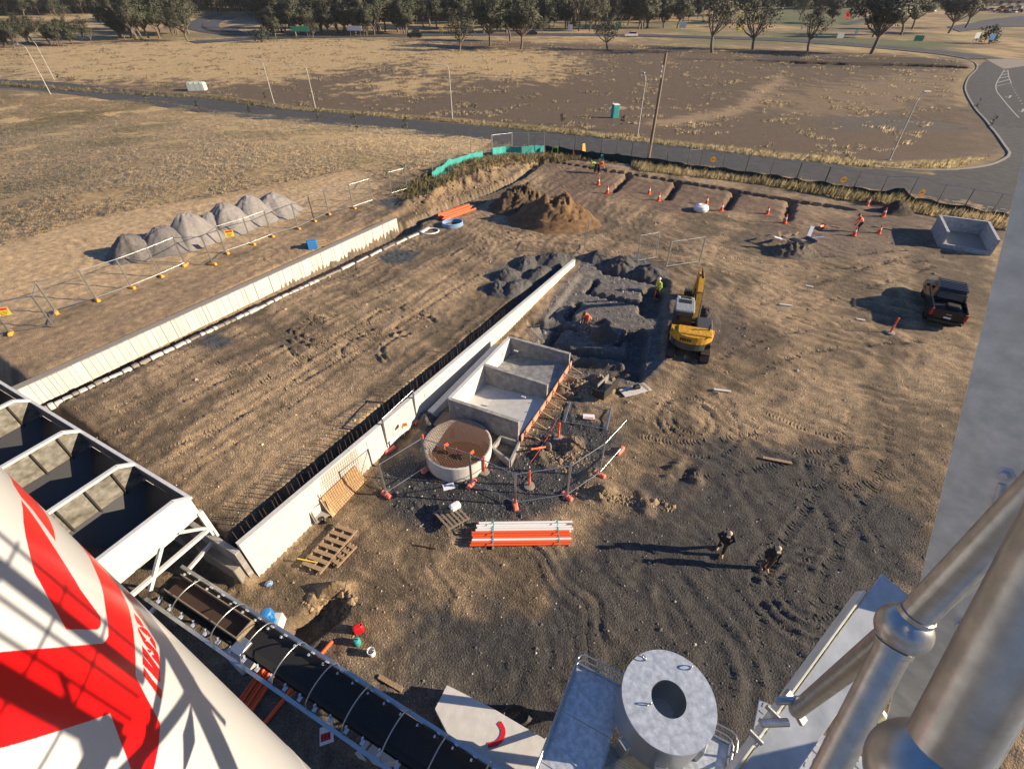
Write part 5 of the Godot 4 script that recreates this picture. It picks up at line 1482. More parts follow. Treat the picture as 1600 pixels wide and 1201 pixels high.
func panel(a: Vector3, b: Vector3, label: String, group: String, lean := 0.0) -> Node3D:
	var p := on(a)
	var q := on(b)
	var d: Node3D = panel0.duplicate()
	d.name = numbered("temporary_fence"); add_child(d)
	var x := q - p
	var up := Vector3.UP.rotated(Vector3(x.x, 0, x.z).normalized(), lean)
	d.transform = Transform3D(Basis(x, up, x.normalized().cross(up)), p + Vector3(0, 0.1, 0))
	return tag(d, label, "fence", group)

func foot(at: Vector3, turn: float, mat_: String, label: String, group: String) -> void:
	if not foot0.has(mat_):
		var f := T("ballast_block", label, "ballast block", Vector3.ZERO, 0, group)
		var w := MB.new(); w.cbox(Vector3(0, 0.07, 0), Vector3(0.62, 0.14, 0.22), 0.04); P(f, "block", w.mesh(), M[mat_])
		for s in [-0.19, 0.19]:
			w = MB.new(); w.cbox(Vector3(s, 0.15, 0), Vector3(0.18, 0.04, 0.15), 0.02); P(f, "grip", w.mesh(), M[mat_])
		foot0[mat_] = f
		f.position = on(at); f.rotation.y = turn
		return
	dup(foot0[mat_], on(at), turn, label, group)

func fence_line(pts: Array, what: String, from_: String, group: String, feet := "", start := 0) -> int:
	var k := start
	for i in pts.size() - 1:
		var a: Vector3 = pts[i]
		var b: Vector3 = pts[i + 1]
		var m := maxi(1, int(round(a.distance_to(b) / 2.4)))
		for j in m:
			var p := a.lerp(b, float(j) / m)
			var q := a.lerp(b, float(j + 1) / m)
			panel(p, q, "%s %s, counted from %s" % [ORD[k % 30], what, from_], group)
			if feet != "": foot(p, yaw(a, b) + PI / 2 + rng.randf_range(-0.3, 0.3), feet, "%s %s foot of the %s, counted from %s" % [ORD[k % 30], {"amber_plastic": "amber", "pink_plastic": "orange"}[feet], group, from_], feet.get_slice("_", 0) + " feet of the " + group)
			k += 1
	return k

func cloth_strip(pts: Array, h: float, called: String, label: String, mat_: String) -> void:
	var m := MB.new()
	var cv := smooth_line(pts, 0.6)
	for k in cv.size() - 1:
		var p := on(cv[k], 0.02)
		var q := on(cv[k + 1], 0.02)
		var s := Vector3(-(q - p).z, 0, (q - p).x).normalized()
		if s.z < 0: s = -s
		var h0 := h * (1.0 + 0.35 * n_b.get_noise_2d(p.x * 3.0, p.z * 3.0))
		var h1 := h * (1.0 + 0.35 * n_b.get_noise_2d(q.x * 3.0, q.z * 3.0))
		var o0 := s * 0.09 * sin(k * 2.7)
		var o1 := s * 0.09 * sin((k + 1) * 2.7)
		m.face([p, q, q + Vector3.UP * h1 + o1, p + Vector3.UP * h0 + o0], s)
		m.face([p + s * 0.5, q + s * 0.5, q, p], Vector3.UP)
	var o := one(called, label, "silt fence", m, M[mat_], Vector3.ZERO, 0, "")
	o.name = o.name

func build_fences() -> void:
	make_panel()
	var g := "fence along the gravel heaps"
	var k := fence_line([Vector3(-37.53, 0, -25.83), Vector3(-31.65, 2.19, -23.66), Vector3(-30.16, 2.3, -24.37), Vector3(-28.13, 2.3, -25.13)], "mesh fence panel beside the gravel heaps", "the silo end", g, "amber_plastic")
	panel(Vector3(-28.13, 2.3, -25.13), Vector3(-29.14, 2.3, -26.76), "short mesh fence return closing the corner near the gravel heaps", g)
	k = fence_line([Vector3(-29.14, 2.3, -26.76), Vector3(-27.52, 2.3, -28.29), Vector3(-26.26, 2.3, -30.01), Vector3(-25.2, 2.3, -31.7), Vector3(-24.29, 2.3, -33.41), Vector3(-22.29, 2.3, -33.51)], "mesh fence panel beside the gravel heaps", "the silo end", g, "amber_plastic", k)
	k = fence_line([Vector3(-22.29, 2.3, -33.51), Vector3(-22.17, 2.3, -35.48), Vector3(-20.86, 2.3, -37.13), Vector3(-19.88, 2.3, -38.76), Vector3(-18.25, 2.3, -40.36), Vector3(-16.59, 2.3, -43.72), Vector3(-14.75, 2.3, -45.15), Vector3(-13.33, 2.3, -46.83)], "mesh fence panel beside the gravel heaps", "the silo end", g, "amber_plastic", k)
	fence_line([Vector3(-11.83, 2.3, -48.6), Vector3(-10.54, 2.3, -49.9), Vector3(-10.66, 2.3, -52.27)], "mesh fence panel standing loose before the teal silt fence", "the gravel heaps", "loose panels by the teal cloth")
	g = "fence with teal cloth"
	k = fence_line([Vector3(-8.43, 2.3, -54.16), Vector3(-3.59, 1.97, -63.39)], "fence panel above the teal silt cloth", "the gravel heaps", g)
	fence_line([Vector3(-2.49, 1.72, -65.46), Vector3(0, 1.4, -67.87), Vector3(4.2, 1.26, -68.72)], "fence panel above the teal silt cloth", "the gravel heaps", g, "", k)
	cloth_strip([Vector3(-8.45, 2.3, -53.73), Vector3(-6.12, 2.3, -57.57), Vector3(-3.49, 2.01, -62.95)], 0.75, "silt_cloth", "bright teal silt cloth sloping up towards the road", "teal_cloth")
	cloth_strip([Vector3(-2.44, 1.88, -63.99), Vector3(-0.82, 1.54, -66.73), Vector3(1.23, 1.52, -66.53), Vector3(4.16, 1.33, -67.83)], 0.75, "silt_cloth", "bright teal silt cloth running level beside the road", "teal_cloth")
	cloth_strip([Vector3(10.71, 1.67, -62.61), Vector3(11.7, 1.63, -63.01), Vector3(12.65, 1.62, -63.05)], 0.7, "silt_cloth", "short teal silt cloth near the workers at the road fence", "teal_cloth")
	g = "fence along the road"
	fence_line([Vector3(4.35, 1.3, -68.28), Vector3(7.83, 1.48, -65.53), Vector3(10.87, 1.59, -63.72), Vector3(12.84, 1.54, -64.18), Vector3(16.04, 1.7, -61.44), Vector3(19.9, 1.86, -58.37), Vector3(21.5, 1.81, -58.8), Vector3(27.64, 1.9, -54.39), Vector3(34.37, 1.9, -50.15), Vector3(40.2, 1.9, -46.25), Vector3(45.24, 1.9, -42.64)], "mesh fence panel beside the road", "the teal cloth", g)
	for q in [[Vector3(21.5, 1.81, -58.8), Vector3(22.04, 1.61, -61.5)], [Vector3(28.41, 1.9, -53.75), Vector3(29.86, 1.9, -54.39)], [Vector3(36.96, 1.9, -48.49), Vector3(39.11, 1.9, -49.22)]]:
		pass
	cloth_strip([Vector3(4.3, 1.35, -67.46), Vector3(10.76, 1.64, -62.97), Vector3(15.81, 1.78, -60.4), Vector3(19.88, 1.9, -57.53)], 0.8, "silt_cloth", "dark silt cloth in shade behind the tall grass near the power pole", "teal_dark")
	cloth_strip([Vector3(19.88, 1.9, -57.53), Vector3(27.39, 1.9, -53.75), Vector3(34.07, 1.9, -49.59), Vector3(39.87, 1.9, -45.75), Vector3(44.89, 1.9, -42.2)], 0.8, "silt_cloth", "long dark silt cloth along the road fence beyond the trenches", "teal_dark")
	# round the tank
	g = "fence round the tank"
	fence_line([Vector3(-5.8, 0.4, -13.94), Vector3(-4.11, 0.54, -15.34), Vector3(-1.89, 0.57, -14.43), Vector3(0.14, 0.58, -13.27), Vector3(2.5, 0.69, -13.65), Vector3(4.09, 0.81, -14.73), Vector3(5.3, 0.94, -16.13)], "mesh fence panel round the tank", "the white wall", g, "pink_plastic")
	foot(Vector3(5.3, 0.94, -16.13), 0.9, "pink_plastic", "orange foot at the open end of the fence round the tank", "pink feet of the " + g)
	panel(Vector3(-6.24, 0.59, -16.62), Vector3(-5.06, 0.75, -18.52), "mesh fence panel leaning against the white wall", g, 0.05)
	foot(Vector3(-6.11, 0.54, -16.58), 0.8, "pink_plastic", "orange foot under the panel leaning on the white wall", "pink feet of the " + g)
	foot(Vector3(-4.93, 0.7, -18.53), 0.8, "pink_plastic", "orange foot near the rubble by the white wall", "pink feet of the " + g)
	# panel lying flat with its notice
	var fl: Node3D = panel0.duplicate()
	fl.name = numbered("temporary_fence"); add_child(fl)
	var c0 := on(Vector3(2.7, 0.96, -18.07), 0.1)
	var c1 := on(Vector3(4.8, 1, -17.47), 0.1)
	var c2 := on(Vector3(3.16, 1.07, -19.59), 0.1)
	fl.transform = Transform3D(Basis(c1 - c0, (c2 - c0) / 2.1, Vector3.UP), c0)
	tag(fl, "mesh fence panel lying flat on dark gravel with a white notice", "fence", g)
	var w := MB.new(); w.box(Vector3.ZERO, Vector3(0.6, 0.015, 0.36)); 
	var nt := one("notice_board", "white notice on the fence panel lying flat", "sign", w, M.white_plastic, on(Vector3(4.03, 1.03, -18.43), 0.14), -0.1)
	w = MB.new(); w.box(Vector3(0, 0.012, 0.1), Vector3(0.45, 0.005, 0.07)); P(nt, "text_bar", w.mesh(), M.red_paint)
	g = "loose panels by the excavator"
	panel(Vector3(9.65, 1.9, -34.65), Vector3(11.22, 1.9, -35.31), "loose mesh fence panel standing behind the pit worker", g, -0.1)
	panel(Vector3(5.69, 1.9, -36.23), Vector3(6.16, 1.9, -38.03), "fence panel seen edge on past the end of the white wall", g)
	panel(Vector3(11.56, 1.9, -33.59), Vector3(14.34, 1.9, -34.54), "loose mesh fence panel behind the excavator arm", g)
	for k2 in 2:
		var s := T("fence_sign", ["yellow safety sign on the fence near the silo", "yellow safety sign on the fence in front of the pale gravel heaps"][k2], "sign", ([Vector3(-30, 2.3, -24.71), Vector3(-21.73, 2.3, -36.06)][k2] as Vector3) + Vector3(0, 0, 0), 0.4, "yellow fence signs")
		s.position = on(s.position, 1.35)
		w = MB.new(); w.box(Vector3.ZERO, Vector3(0.62, 0.5, 0.01)); P(s, "board", w.mesh(), M.sign_yellow)
		w = MB.new(); w.box(Vector3(0, 0.15, 0.008), Vector3(0.5, 0.14, 0.004)); P(s, "header", w.mesh(), M.red_paint)
		for r in 3:
			w = MB.new(); w.box(Vector3(-0.03 * r, -0.02 - r * 0.08, 0.008), Vector3(0.42 - r * 0.06, 0.03, 0.003)); P(s, "text_bar", w.mesh(), M.black)
	for k2 in 3:
		var s := T("road_sign_board", ["round amber sign on the road fence nearest the excavation", "round amber sign on the road fence beyond the trenches", "round amber sign on the road fence near the precast trough"][k2], "sign", on([Vector3(22.44, 1.87, -57.62), Vector3(33.27, 1.9, -50.53), Vector3(38.69, 1.9, -46.75)][k2], 1.3), 0.0, "amber signs on the road fence")
		w = MB.new(); w.lathe([[0.0, 0.01], [0.3, 0.01], [0.3, -0.01], [0, -0.01]], 16, Vector3.ZERO, Basis(Vector3.RIGHT, PI / 2)); P(s, "disc", w.mesh(), M.amber_plastic)
		w = MB.new(); w.box(Vector3(0, 0, 0.012), Vector3(0.3, 0.07, 0.004)); P(s, "bar", w.mesh(), M.black)

# ---------------------------------------------------------------- heaps
func heap(called: String, label: String, at: Vector3, rx: float, rz: float, h: float, turn: float, c0: Color, c1: Color, seed_: int, group: String, rough := 0.12, ridges := 1.0) -> Node3D:
	var nz := FastNoiseLite.new()
	nz.seed = seed_; nz.frequency = 0.45; nz.fractal_octaves = 5; nz.fractal_gain = 0.6
	var m := MB.new()
	var ka := 56
	var kr := 22
	var rows_ := []
	var o := on(at)
	for i in kr + 1:
		var t := float(i) / kr
		var ring := []
		for j in ka:
			var a := TAU * j / ka
			var rr := t * (1.0 + 0.22 * nz.get_noise_2d(cos(a) * 1.6, sin(a) * 1.6))
			var lx := cos(a) * rx * rr
			var lz := sin(a) * rz * rr
			var q := Vector2(lx, lz).rotated(-turn)
			var peak := pow(cos(minf(t, 1.0) * PI * 0.5), 1.25)
			var wx := o.x + q.x
			var wz := o.z + q.y
			var y := gh(wx, wz) - o.y + peak * h * (1.0 + 0.35 * ridges * nz.get_noise_2d(wx * 1.3, wz * 1.3)) + rough * h * nz.get_noise_3d(wx * 6.0, 3.0, wz * 6.0) * minf(1.0, 3.0 * (1.0 - t)) - 0.04 * t
			ring.append([Vector3(q.x, y, q.y), c0.lerp(c1, clampf(0.5 + 1.3 * (0.5 * nz.get_noise_2d(wx * 2.2 + 9, wz * 2.2) + 0.6 * nz.get_noise_2d(wx * 14.0, wz * 14.0)), 0, 1))])
		rows_.append(ring)
	var nr := []
	for i in kr + 1:
		var rn := []
		for j in ka:
			var dr: Vector3 = rows_[mini(i + 1, kr)][j][0] - rows_[maxi(i - 1, 0)][(j if i > 0 else (j + ka / 2) % ka)][0]
			var da: Vector3 = rows_[maxi(i, 1)][(j + 1) % ka][0] - rows_[maxi(i, 1)][(j + ka - 1) % ka][0]
			var nv := dr.cross(da).normalized()
			rn.append(nv if nv.y > 0.0 else -nv)
		nr.append(rn)
	for i in kr:
		for j in ka:
			var e := (j + 1) % ka
			m.col = rows_[i][j][1]
			if i > 0: m.tri(rows_[i][j][0], rows_[i][e][0], rows_[i + 1][e][0], nr[i][j], nr[i][e], nr[i + 1][e])
			m.tri(rows_[i][j][0], rows_[i + 1][e][0], rows_[i + 1][j][0], nr[i][j], nr[i + 1][e], nr[i + 1][j])
	return one(called, label, "heap", m, M.heap, o, 0, group)

func build_heaps() -> void:
	var pale := Color(0.3, 0.275, 0.26)
	var pale2 := Color(0.42, 0.39, 0.37)
	var dark := Color(0.1, 0.09, 0.085)
	var g := "gravel heaps behind the fence"
	heap("gravel_heap", "dark gravel heap at the silo end of the row behind the fence", Vector3(-29.27, 2.3, -35.37), 2.0, 1.9, 1.6, 0.3, Color(0.13, 0.115, 0.11), Color(0.27, 0.245, 0.23), 1, g, 0.05, 0.4)
	heap("gravel_heap", "broad grey-brown gravel heap next to the dark heap", Vector3(-27.38, 2.3, -36.65), 2.4, 2.1, 1.65, 0.6, Color(0.22, 0.2, 0.19), pale, 2, g, 0.05, 0.5)
	heap("gravel_heap", "tall pale gravel heap in the middle of the row", Vector3(-25.93, 2.3, -38.12), 2.3, 2.2, 2.2, 0.3, pale, pale2, 3, g, 0.03, 0.3)
	heap("gravel_heap", "low pale gravel heap between the two tall ones", Vector3(-25.16, 2.3, -39.95), 1.8, 1.6, 1.5, 0.3, pale, pale2, 4, g, 0.03, 0.4)
	heap("gravel_heap", "rounded pale gravel heap with grey crest, third from the far end", Vector3(-24.17, 2.3, -40.78), 2.4, 2.2, 2.0, 0.2, pale, pale2, 5, g, 0.03, 0.4)
	heap("gravel_heap", "pale gravel heap, last but one from the far end of the row", Vector3(-22.95, 2.3, -42.51), 2.4, 2.3, 1.95, 0.3, pale, pale2, 6, g, 0.03, 0.4)
	heap("gravel_heap", "pale gravel heap at the far end of the row", Vector3(-21.58, 2.3, -44.03), 2.4, 2.2, 1.7, 0.3, pale, pale2, 7, g, 0.03, 0.4)
	g = "dark gravel heaps at the far end of the wall"
	var dk := Color(0.09, 0.086, 0.083)
	var dk2 := Color(0.165, 0.155, 0.148)
	var pos := [Vector3(-0.38, 1.9, -32.47), Vector3(1.08, 1.9, -34.54), Vector3(3.24, 1.9, -35.31), Vector3(0.27, 1.9, -30.56), Vector3(2.13, 1.9, -32.87), Vector3(-0.9, 1.9, -30.56), Vector3(6.7, 1.9, -35.43), Vector3(8.41, 1.9, -34.33), Vector3(10.04, 1.9, -33.27)]
	var lab := ["beside the pad, largest of the group", "topmost on the pad behind the white wall", "close behind the end of the white wall", "lowest of the group on the pad", "touching the white wall on the pad side", "flattened at the edge of the pad group", "just past the end of the white wall", "at the back edge of the excavation", "behind the worker in yellow"]
	for k in pos.size():
		heap("rock_heap", "dark crushed rock heap " + lab[k], pos[k], rng.randf_range(1.2, 1.7), rng.randf_range(0.9, 1.3), rng.randf_range(0.4, 0.75), rng.randf() * 3.0, dk, dk2, 20 + k, g, 0.22, 1.0)
	heap("rock_heap", "dark crushed rock heap beside the orange-shirted worker in the pit", Vector3(5.79, 1.53, -25.65), 0.95, 0.85, 0.85, 0.3, Color(0.1, 0.085, 0.07), Color(0.17, 0.15, 0.13), 40, g)
	heap("rock_heap", "dark brown spoil heap beside the excavator boom", Vector3(12.43, 1.85, -26.87), 1.0, 1.3, 0.8, 0.3, Color(0.06, 0.05, 0.045), Color(0.12, 0.1, 0.085), 41, g)
	heap("rock_heap", "grey rubble heap between white wall and tank", Vector3(-4.47, 0.71, -18.42), 0.6, 0.9, 0.6, 0.4, dk, dk2, 42, g, 0.3)
	# big orange-brown spoil heap
	heap("spoil_heap", "large orange-brown spoil heap in the middle of the site", Vector3(3.92, 1.9, -43.08), 4.3, 3.0, 2.2, -0.25, Color(0.17, 0.095, 0.045), Color(0.33, 0.2, 0.1), 50, "spoil heaps", 0.2, 1.2)
	heap("spoil_heap", "darker brown spoil heap against the back of the large one", Vector3(0.92, 1.9, -46.75), 3.4, 2.6, 1.7, 0.4, Color(0.1, 0.068, 0.04), Color(0.22, 0.145, 0.08), 51, "spoil heaps", 0.3, 1.8)
	heap("spoil_heap", "low clay spoil heap beside the hole by the conveyor", Vector3(-7.06, 0.08, -9.49), 0.75, 0.5, 0.35, 0.4, Color(0.3, 0.2, 0.11), Color(0.42, 0.3, 0.17), 52, "spoil heaps", 0.25, 1.0)
	heap("spoil_heap", "dark soil heap near the road verge above the trough", Vector3(36.05, 1.9, -45.42), 1.8, 1.2, 0.9, 0.2, Color(0.07, 0.052, 0.04), Color(0.13, 0.1, 0.07), 53, "spoil heaps", 0.2, 1.0)
	heap("debris_heap", "mixed heap of rubble, black plastic and broken timber", Vector3(22.46, 1.9, -36.46), 2.2, 1.3, 0.85, 0.25, Color(0.07, 0.065, 0.055), Color(0.24, 0.2, 0.15), 54, "", 0.35, 0.9)
	for k in 9:
		var w := MB.new()
		var c: Vector3 = on([Vector3(21.84, 1.9, -38.03), Vector3(21.89, 1.9, -37.29), Vector3(22.63, 1.9, -38.28), Vector3(23.38, 1.9, -38.53), Vector3(24.79, 1.9, -39.05), Vector3(22.2, 1.9, -36.81), Vector3(23.61, 1.9, -37.29), Vector3(24.72, 1.9, -37.78), Vector3(21.78, 1.9, -38.79)][k], 0.7)
		w.box(Vector3.ZERO, Vector3(rng.randf_range(0.8, 1.8), 0.05, rng.randf_range(0.1, 0.3)), Basis(Vector3.UP, rng.randf() * 3.0) * Basis(Vector3.BACK, rng.randf_range(-0.4, 0.4)))
		one("broken_board", "%s broken board on the debris heap, counted from the excavator side" % ORD[k], "board", w, [M.timber, M.white_plastic, M.timber_grey][k % 3], c, 0, "boards on the debris heap")
	var w2 := MB.new()
	for k in 6: w2.box(Vector3(-0.9 + k * 0.35, sin(k * 1.3) * 0.08, 0), Vector3(0.37, 0.02, 1.1), Basis(Vector3.BACK, cos(k * 1.3) * 0.3))
	one("plastic_sheet", "crumpled black plastic sheet over the debris heap", "sheet", w2, M.black, on(Vector3(23.13, 1.9, -37.05), 0.75), 0.3)

# ---------------------------------------------------------------- site clutter
func build_clutter() -> void:
	var w := MB.new()
	# strapped conduits
	var A := Vector3(-1.7, 0.42, -11.78)
	var B := Vector3(2.62, 0.58, -11.83)
	var o := T("conduit_bundle", "strapped bundle of orange and white conduits on the gravel", "pipe bundle", on(A))
	var len := A.distance_to(B) - 0.15
	o.rotation.y = yaw(A, B)
	var spec := [[0, 0, 1], [1, 0, 1], [2, 0, 1], [3, 0, 0], [4, 0, 1], [5, 0, 0], [6, 0, 1], [7, 0, 0], [8, 0, 0], [9, 0, 1], [0.5, 1, 1], [1.5, 1, 0], [2.5, 1, 1], [4.5, 1, 1], [5.5, 1, 0], [6.5, 1, 0], [8.5, 1, 0]]
	for q in spec:
		var x0 := rng.randf_range(-0.12, 0.1) + (0.2 if q[0] > 5 else 0.0)
		w = MB.new()
		w.tube([Vector3(x0, 0.16 + q[1] * 0.1, 0.5 - q[0] * 0.118), Vector3(x0 + len - (0.0 if q[0] < 6 else 0.12), 0.17 + q[1] * 0.1 + rng.randf() * 0.03, 0.5 - q[0] * 0.118)], 0.056, 10)
		P(o, "conduit", w.mesh(), M.orange_plastic if q[2] == 1 else M.white_plastic)
	for x in [0.9, len - 0.5]:
		w = MB.new(); w.box(Vector3(x, 0.335, 0.0), Vector3(0.04, 0.012, 1.3)); P(o, "strap", w.mesh(), M.teal_cloth)
		w = MB.new(); w.box(Vector3(x, 0.05, 0.0), Vector3(0.09, 0.1, 1.3)); P(o, "bearer", w.mesh(), M.timber)
	# pallets
	var mk := func(called: String, label: String, q: Array, h: float, mat_: Material, slats: int) -> Node3D:
		var a: Vector3 = on(q[0], h)
		var b: Vector3 = on(q[1], h)
		var d: Vector3 = on(q[2], h)
		var t := T(called, label, "pallet", a)
		var x := b - a
		var z := d - a
		for k in 3:
			var m := MB.new(); var s := z * (k / 2.0); m.beam(s + Vector3(0, -0.04, 0), s + x + Vector3(0, -0.04, 0), 0.06, 0.08); P(t, "bearer", m.mesh(), mat_)
		for k in slats:
			var m := MB.new(); var s := x * ((k + 0.5) / slats); m.beam(s + Vector3(0, 0.015, 0), s + z + Vector3(0, 0.015, 0), x.length() / slats * 0.55, 0.02); P(t, "slat", m.mesh(), mat_)
		return t
	mk.call("timber_pallet", "long open timber pallet lying beside the white wall", [Vector3(-8.72, 0.08, -10.52), Vector3(-7.63, 0.24, -12.47), Vector3(-7.82, 0.1, -10.18)], 0.18, M.timber, 7)
	mk.call("timber_pallet", "small timber pallet lying against the long one", [Vector3(-7.5, 0.13, -10.64), Vector3(-6.9, 0.21, -11.57), Vector3(-7.19, 0.14, -10.46)], 0.14, M.timber, 4)
	mk.call("timber_pallet", "grey pallet loaded with bags between fence and conduits", [Vector3(-3.49, 0.41, -12.75), Vector3(-2.57, 0.48, -13.28), Vector3(-2.76, 0.39, -11.92)], 0.32, M.timber_grey, 6)
	w = MB.new(); w.cbox(Vector3(0, 0.1, 0), Vector3(0.5, 0.22, 0.34), 0.07)
	one("cement_bag", "white paper bag lying on the grey pallet", "bag", w, M.white_plastic, on(Vector3(-2.52, 0.46, -12.98), 0.34), 0.6)
	w = MB.new(); w.cbox(Vector3(0, 0.09, 0), Vector3(0.36, 0.18, 0.24), 0.04)
	one("tool_bag", "black tool bag lying on the grey pallet", "bag", w, M.black, on(Vector3(-2.84, 0.44, -12.8), 0.34), 0.2)
	for k in 2:
		w = MB.new(); w.box(Vector3.ZERO, Vector3(0.9, 0.03, 0.05)); one("straight_edge", ["yellow straight edge lying across the long pallet", "thin rusty bar lying on the ground beyond the pallets"][k], "bar", w, [M.sign_yellow, M.rust][k], on([Vector3(-8.46, 0.1, -10.71), Vector3(-3.65, 0.32, -11.32)][k], 0.22 - 0.17 * k), -0.2)
	# plywood, mesh and barrow against the wall
	var pa := Vector3(-8.4, 1.32, -13.02)
	var pb := Vector3(-7.28, 1.44, -14.85)
	var pc := on(Vector3(-6.92, 0.41, -14.83), 0.03)
	var pd := on(Vector3(-8.01, 0.25, -12.83), 0.03)
	w = MB.new()
	var pn := (pb - pa).cross(pd - pa).normalized()
	if pn.y < 0: pn = -pn
	for g in 6:
		var t0 := g / 6.0
		var t1 := (g + 1) / 6.0
		var bow := func(t: float) -> Vector3: return pn * -0.06 * sin(t * PI)
		w.face([pa.lerp(pd, t0) + bow.call(t0), pb.lerp(pc, t0) + bow.call(t0), pb.lerp(pc, t1) + bow.call(t1), pa.lerp(pd, t1) + bow.call(t1)], pn)
		w.face([pa.lerp(pd, t0) + bow.call(t0) - pn * 0.02, pb.lerp(pc, t0) + bow.call(t0) - pn * 0.02, pb.lerp(pc, t1) + bow.call(t1) - pn * 0.02, pa.lerp(pd, t1) + bow.call(t1) - pn * 0.02], -pn)
	one("plywood_sheet", "bowed orange-brown plywood sheet leaning on the white wall", "plywood", w, M.plywood)
	w = MB.new()
	var ma := Vector3(-8.18, 2.38, -13.36)
	var mbb := Vector3(-7.08, 2.3, -15.13)
	for k in 19:
		var t := k / 18.0
		w.tube([ma.lerp(mbb, t), (on(Vector3(-7.83, 0.26, -13.02), 0.06)).lerp(on(Vector3(-6.72, 0.42, -14.89), 0.06), t)], 0.007, 4, false)
		w.tube([ma.lerp(on(Vector3(-7.83, 0.26, -13.02), 0.06), t), mbb.lerp(on(Vector3(-6.72, 0.42, -14.89), 0.06), t)], 0.007, 4, false)
	var ms := one("reinforcing_mesh", "square reinforcing mesh leaning on the white wall over the plywood", "mesh", w, M.rust_light)
	ms.set_meta("label", "square reinforcing mesh leaning on the white wall over the plywood")
	var wb := T("wheelbarrow", "wheelbarrow tipped up against the white wall beside the plywood", "wheelbarrow", on(Vector3(-8.42, 0.23, -12.74)), 0.75)
	w = MB.new()
	var r0 := [Vector3(-0.4, 0.95, -0.1), Vector3(0.4, 0.95, -0.1), Vector3(0.36, 0.2, 0.12), Vector3(-0.36, 0.2, 0.12)]
	var r1 := [Vector3(-0.25, 0.8, -0.35), Vector3(0.25, 0.8, -0.35), Vector3(0.22, 0.35, -0.2), Vector3(-0.22, 0.35, -0.2)]
	for k in 4: w.face([r0[k], r0[(k + 1) % 4], r1[(k + 1) % 4], r1[k]], Vector3(0, 0, 1))
	w.face(r1, Vector3(0, 0, 1))
	P(wb, "tray", w.mesh(), M.concrete_rough)
	for s in [-0.3, 0.3]:
		w = MB.new(); w.tube([Vector3(s, 0.1, 0.1), Vector3(s, 1.0, -0.2), Vector3(s, 1.45, -0.15)], 0.02, 6); P(wb, "handle", w.mesh(), M.galv)
		w = MB.new(); w.tube([Vector3(s, 0.75, -0.2), Vector3(s * 1.1, 0.7, -0.6)], 0.018, 6); P(wb, "leg", w.mesh(), M.galv)
	w = MB.new(); w.lathe([[0.1, -0.04], [0.18, -0.04], [0.19, 0.0], [0.18, 0.04], [0.1, 0.04]], 16, Vector3(0, 0.19, 0.15), Basis(Vector3.BACK, PI / 2)); P(wb, "wheel", w.mesh(), M.black)
	# delineator posts with rubber bases
	var dl := T("delineator_post", "orange delineator post on the gravel in front of the tank", "post", on(Vector3(0.8, 0.66, -14.25)), 0, "orange delineator posts")
	w = MB.new(); w.lathe([[0.0, 0.0], [0.26, 0.0], [0.25, 0.06], [0.12, 0.09], [0.0, 0.09]], 16); P(dl, "base", w.mesh(), M.concrete_rough)
	w = MB.new(); w.lathe([[0.06, 0.08], [0.05, 0.6], [0.045, 0.95], [0.06, 0.97], [0.06, 1.08], [0.0, 1.1]], 14); P(dl, "post", w.mesh(), M.orange_plastic)
	w = MB.new(); w.lathe([[0.058, 0.42], [0.056, 0.62]], 14); P(dl, "reflective_band", w.mesh(), M.pink_plastic)
	dup(dl, on(Vector3(-1.32, 0.63, -15.14)), 0, "pale orange delineator post beside the tank wall")
	dup(dl, on(Vector3(2.33, 0.88, -17.01)), 0, "red-orange delineator post at the corner of the bay edge form")
	dup(dl, on(Vector3(-4.36, 0.6, -16.53)), 0, "orange delineator post between the white wall and the tank")
	dup(dl, on(Vector3(23.4, 1.9, -25.1)), 0, "pink delineator post standing near the pickup truck")
	var fd := dup(dl, on(Vector3(1.81, 0.83, -16.45), 0.15), 0.4, "orange delineator post knocked over beside the dug hole")
	fd.rotation = Vector3(0, 0.5, 1.25)
	w = MB.new()
	var rp := [on(Vector3(2.3, 0.92, -17.65), 0.9), on(Vector3(1.8, 0.86, -16.9), 0.35), on(Vector3(1.19, 0.77, -15.91), 0.1), on(Vector3(0.85, 0.71, -14.97), 0.75)]
	w.tube(smooth_line(rp, 0.15), 0.009, 5); one("barrier_tape", "orange barrier tape strung between delineators past the dug hole", "tape", w, M.orange_plastic)
	# cones
	var cn := T("traffic_cone", "orange traffic cone at the head of the first trench", "cone", on(Vector3(9.69, 1.9, -50.34)), 0, "orange cones among the trenches")
	w = MB.new(); w.cbox(Vector3(0, 0.02, 0), Vector3(0.4, 0.04, 0.4), 0.015); P(cn, "base", w.mesh(), M.orange_plastic)
	w = MB.new(); w.lathe([[0.16, 0.04], [0.04, 0.78], [0.0, 0.78]], 16); P(cn, "cone_body", w.mesh(), M.orange_plastic)
	w = MB.new(); w.lathe([[0.112, 0.36], [0.083, 0.54]], 16); P(cn, "white_band", w.mesh(), M.white_plastic)
	var cl := [[Vector3(9.16, 1.9, -53.12), "just below the two bending workers"], [Vector3(13.92, 1.9, -50.34), "in front of the second trench"], [Vector3(14.43, 1.9, -48.32), "beside the end of the second trench"], [Vector3(18.88, 1.9, -47.44), "next to the white bulk bag"], [Vector3(19.7, 1.9, -45.59), "at the foot of the third trench"], [Vector3(23.71, 1.9, -44.78), "between the third and fourth trench"], [Vector3(24.4, 1.9, -42.64), "at the foot of the fourth trench"], [Vector3(29.07, 1.9, -39.83), "right in front of the worker by the last trench"], [Vector3(31.51, 1.9, -40.37), "under the timber offcut near the trough"], [Vector3(34.1, 1.9, -44.15), "near the soil heap at the verge"], [Vector3(34.18, 1.9, -46.92), "behind the worker by the last trench"]]
	for q in cl: dup(cn, on(q[0]), rng.randf(), "orange traffic cone " + q[1])
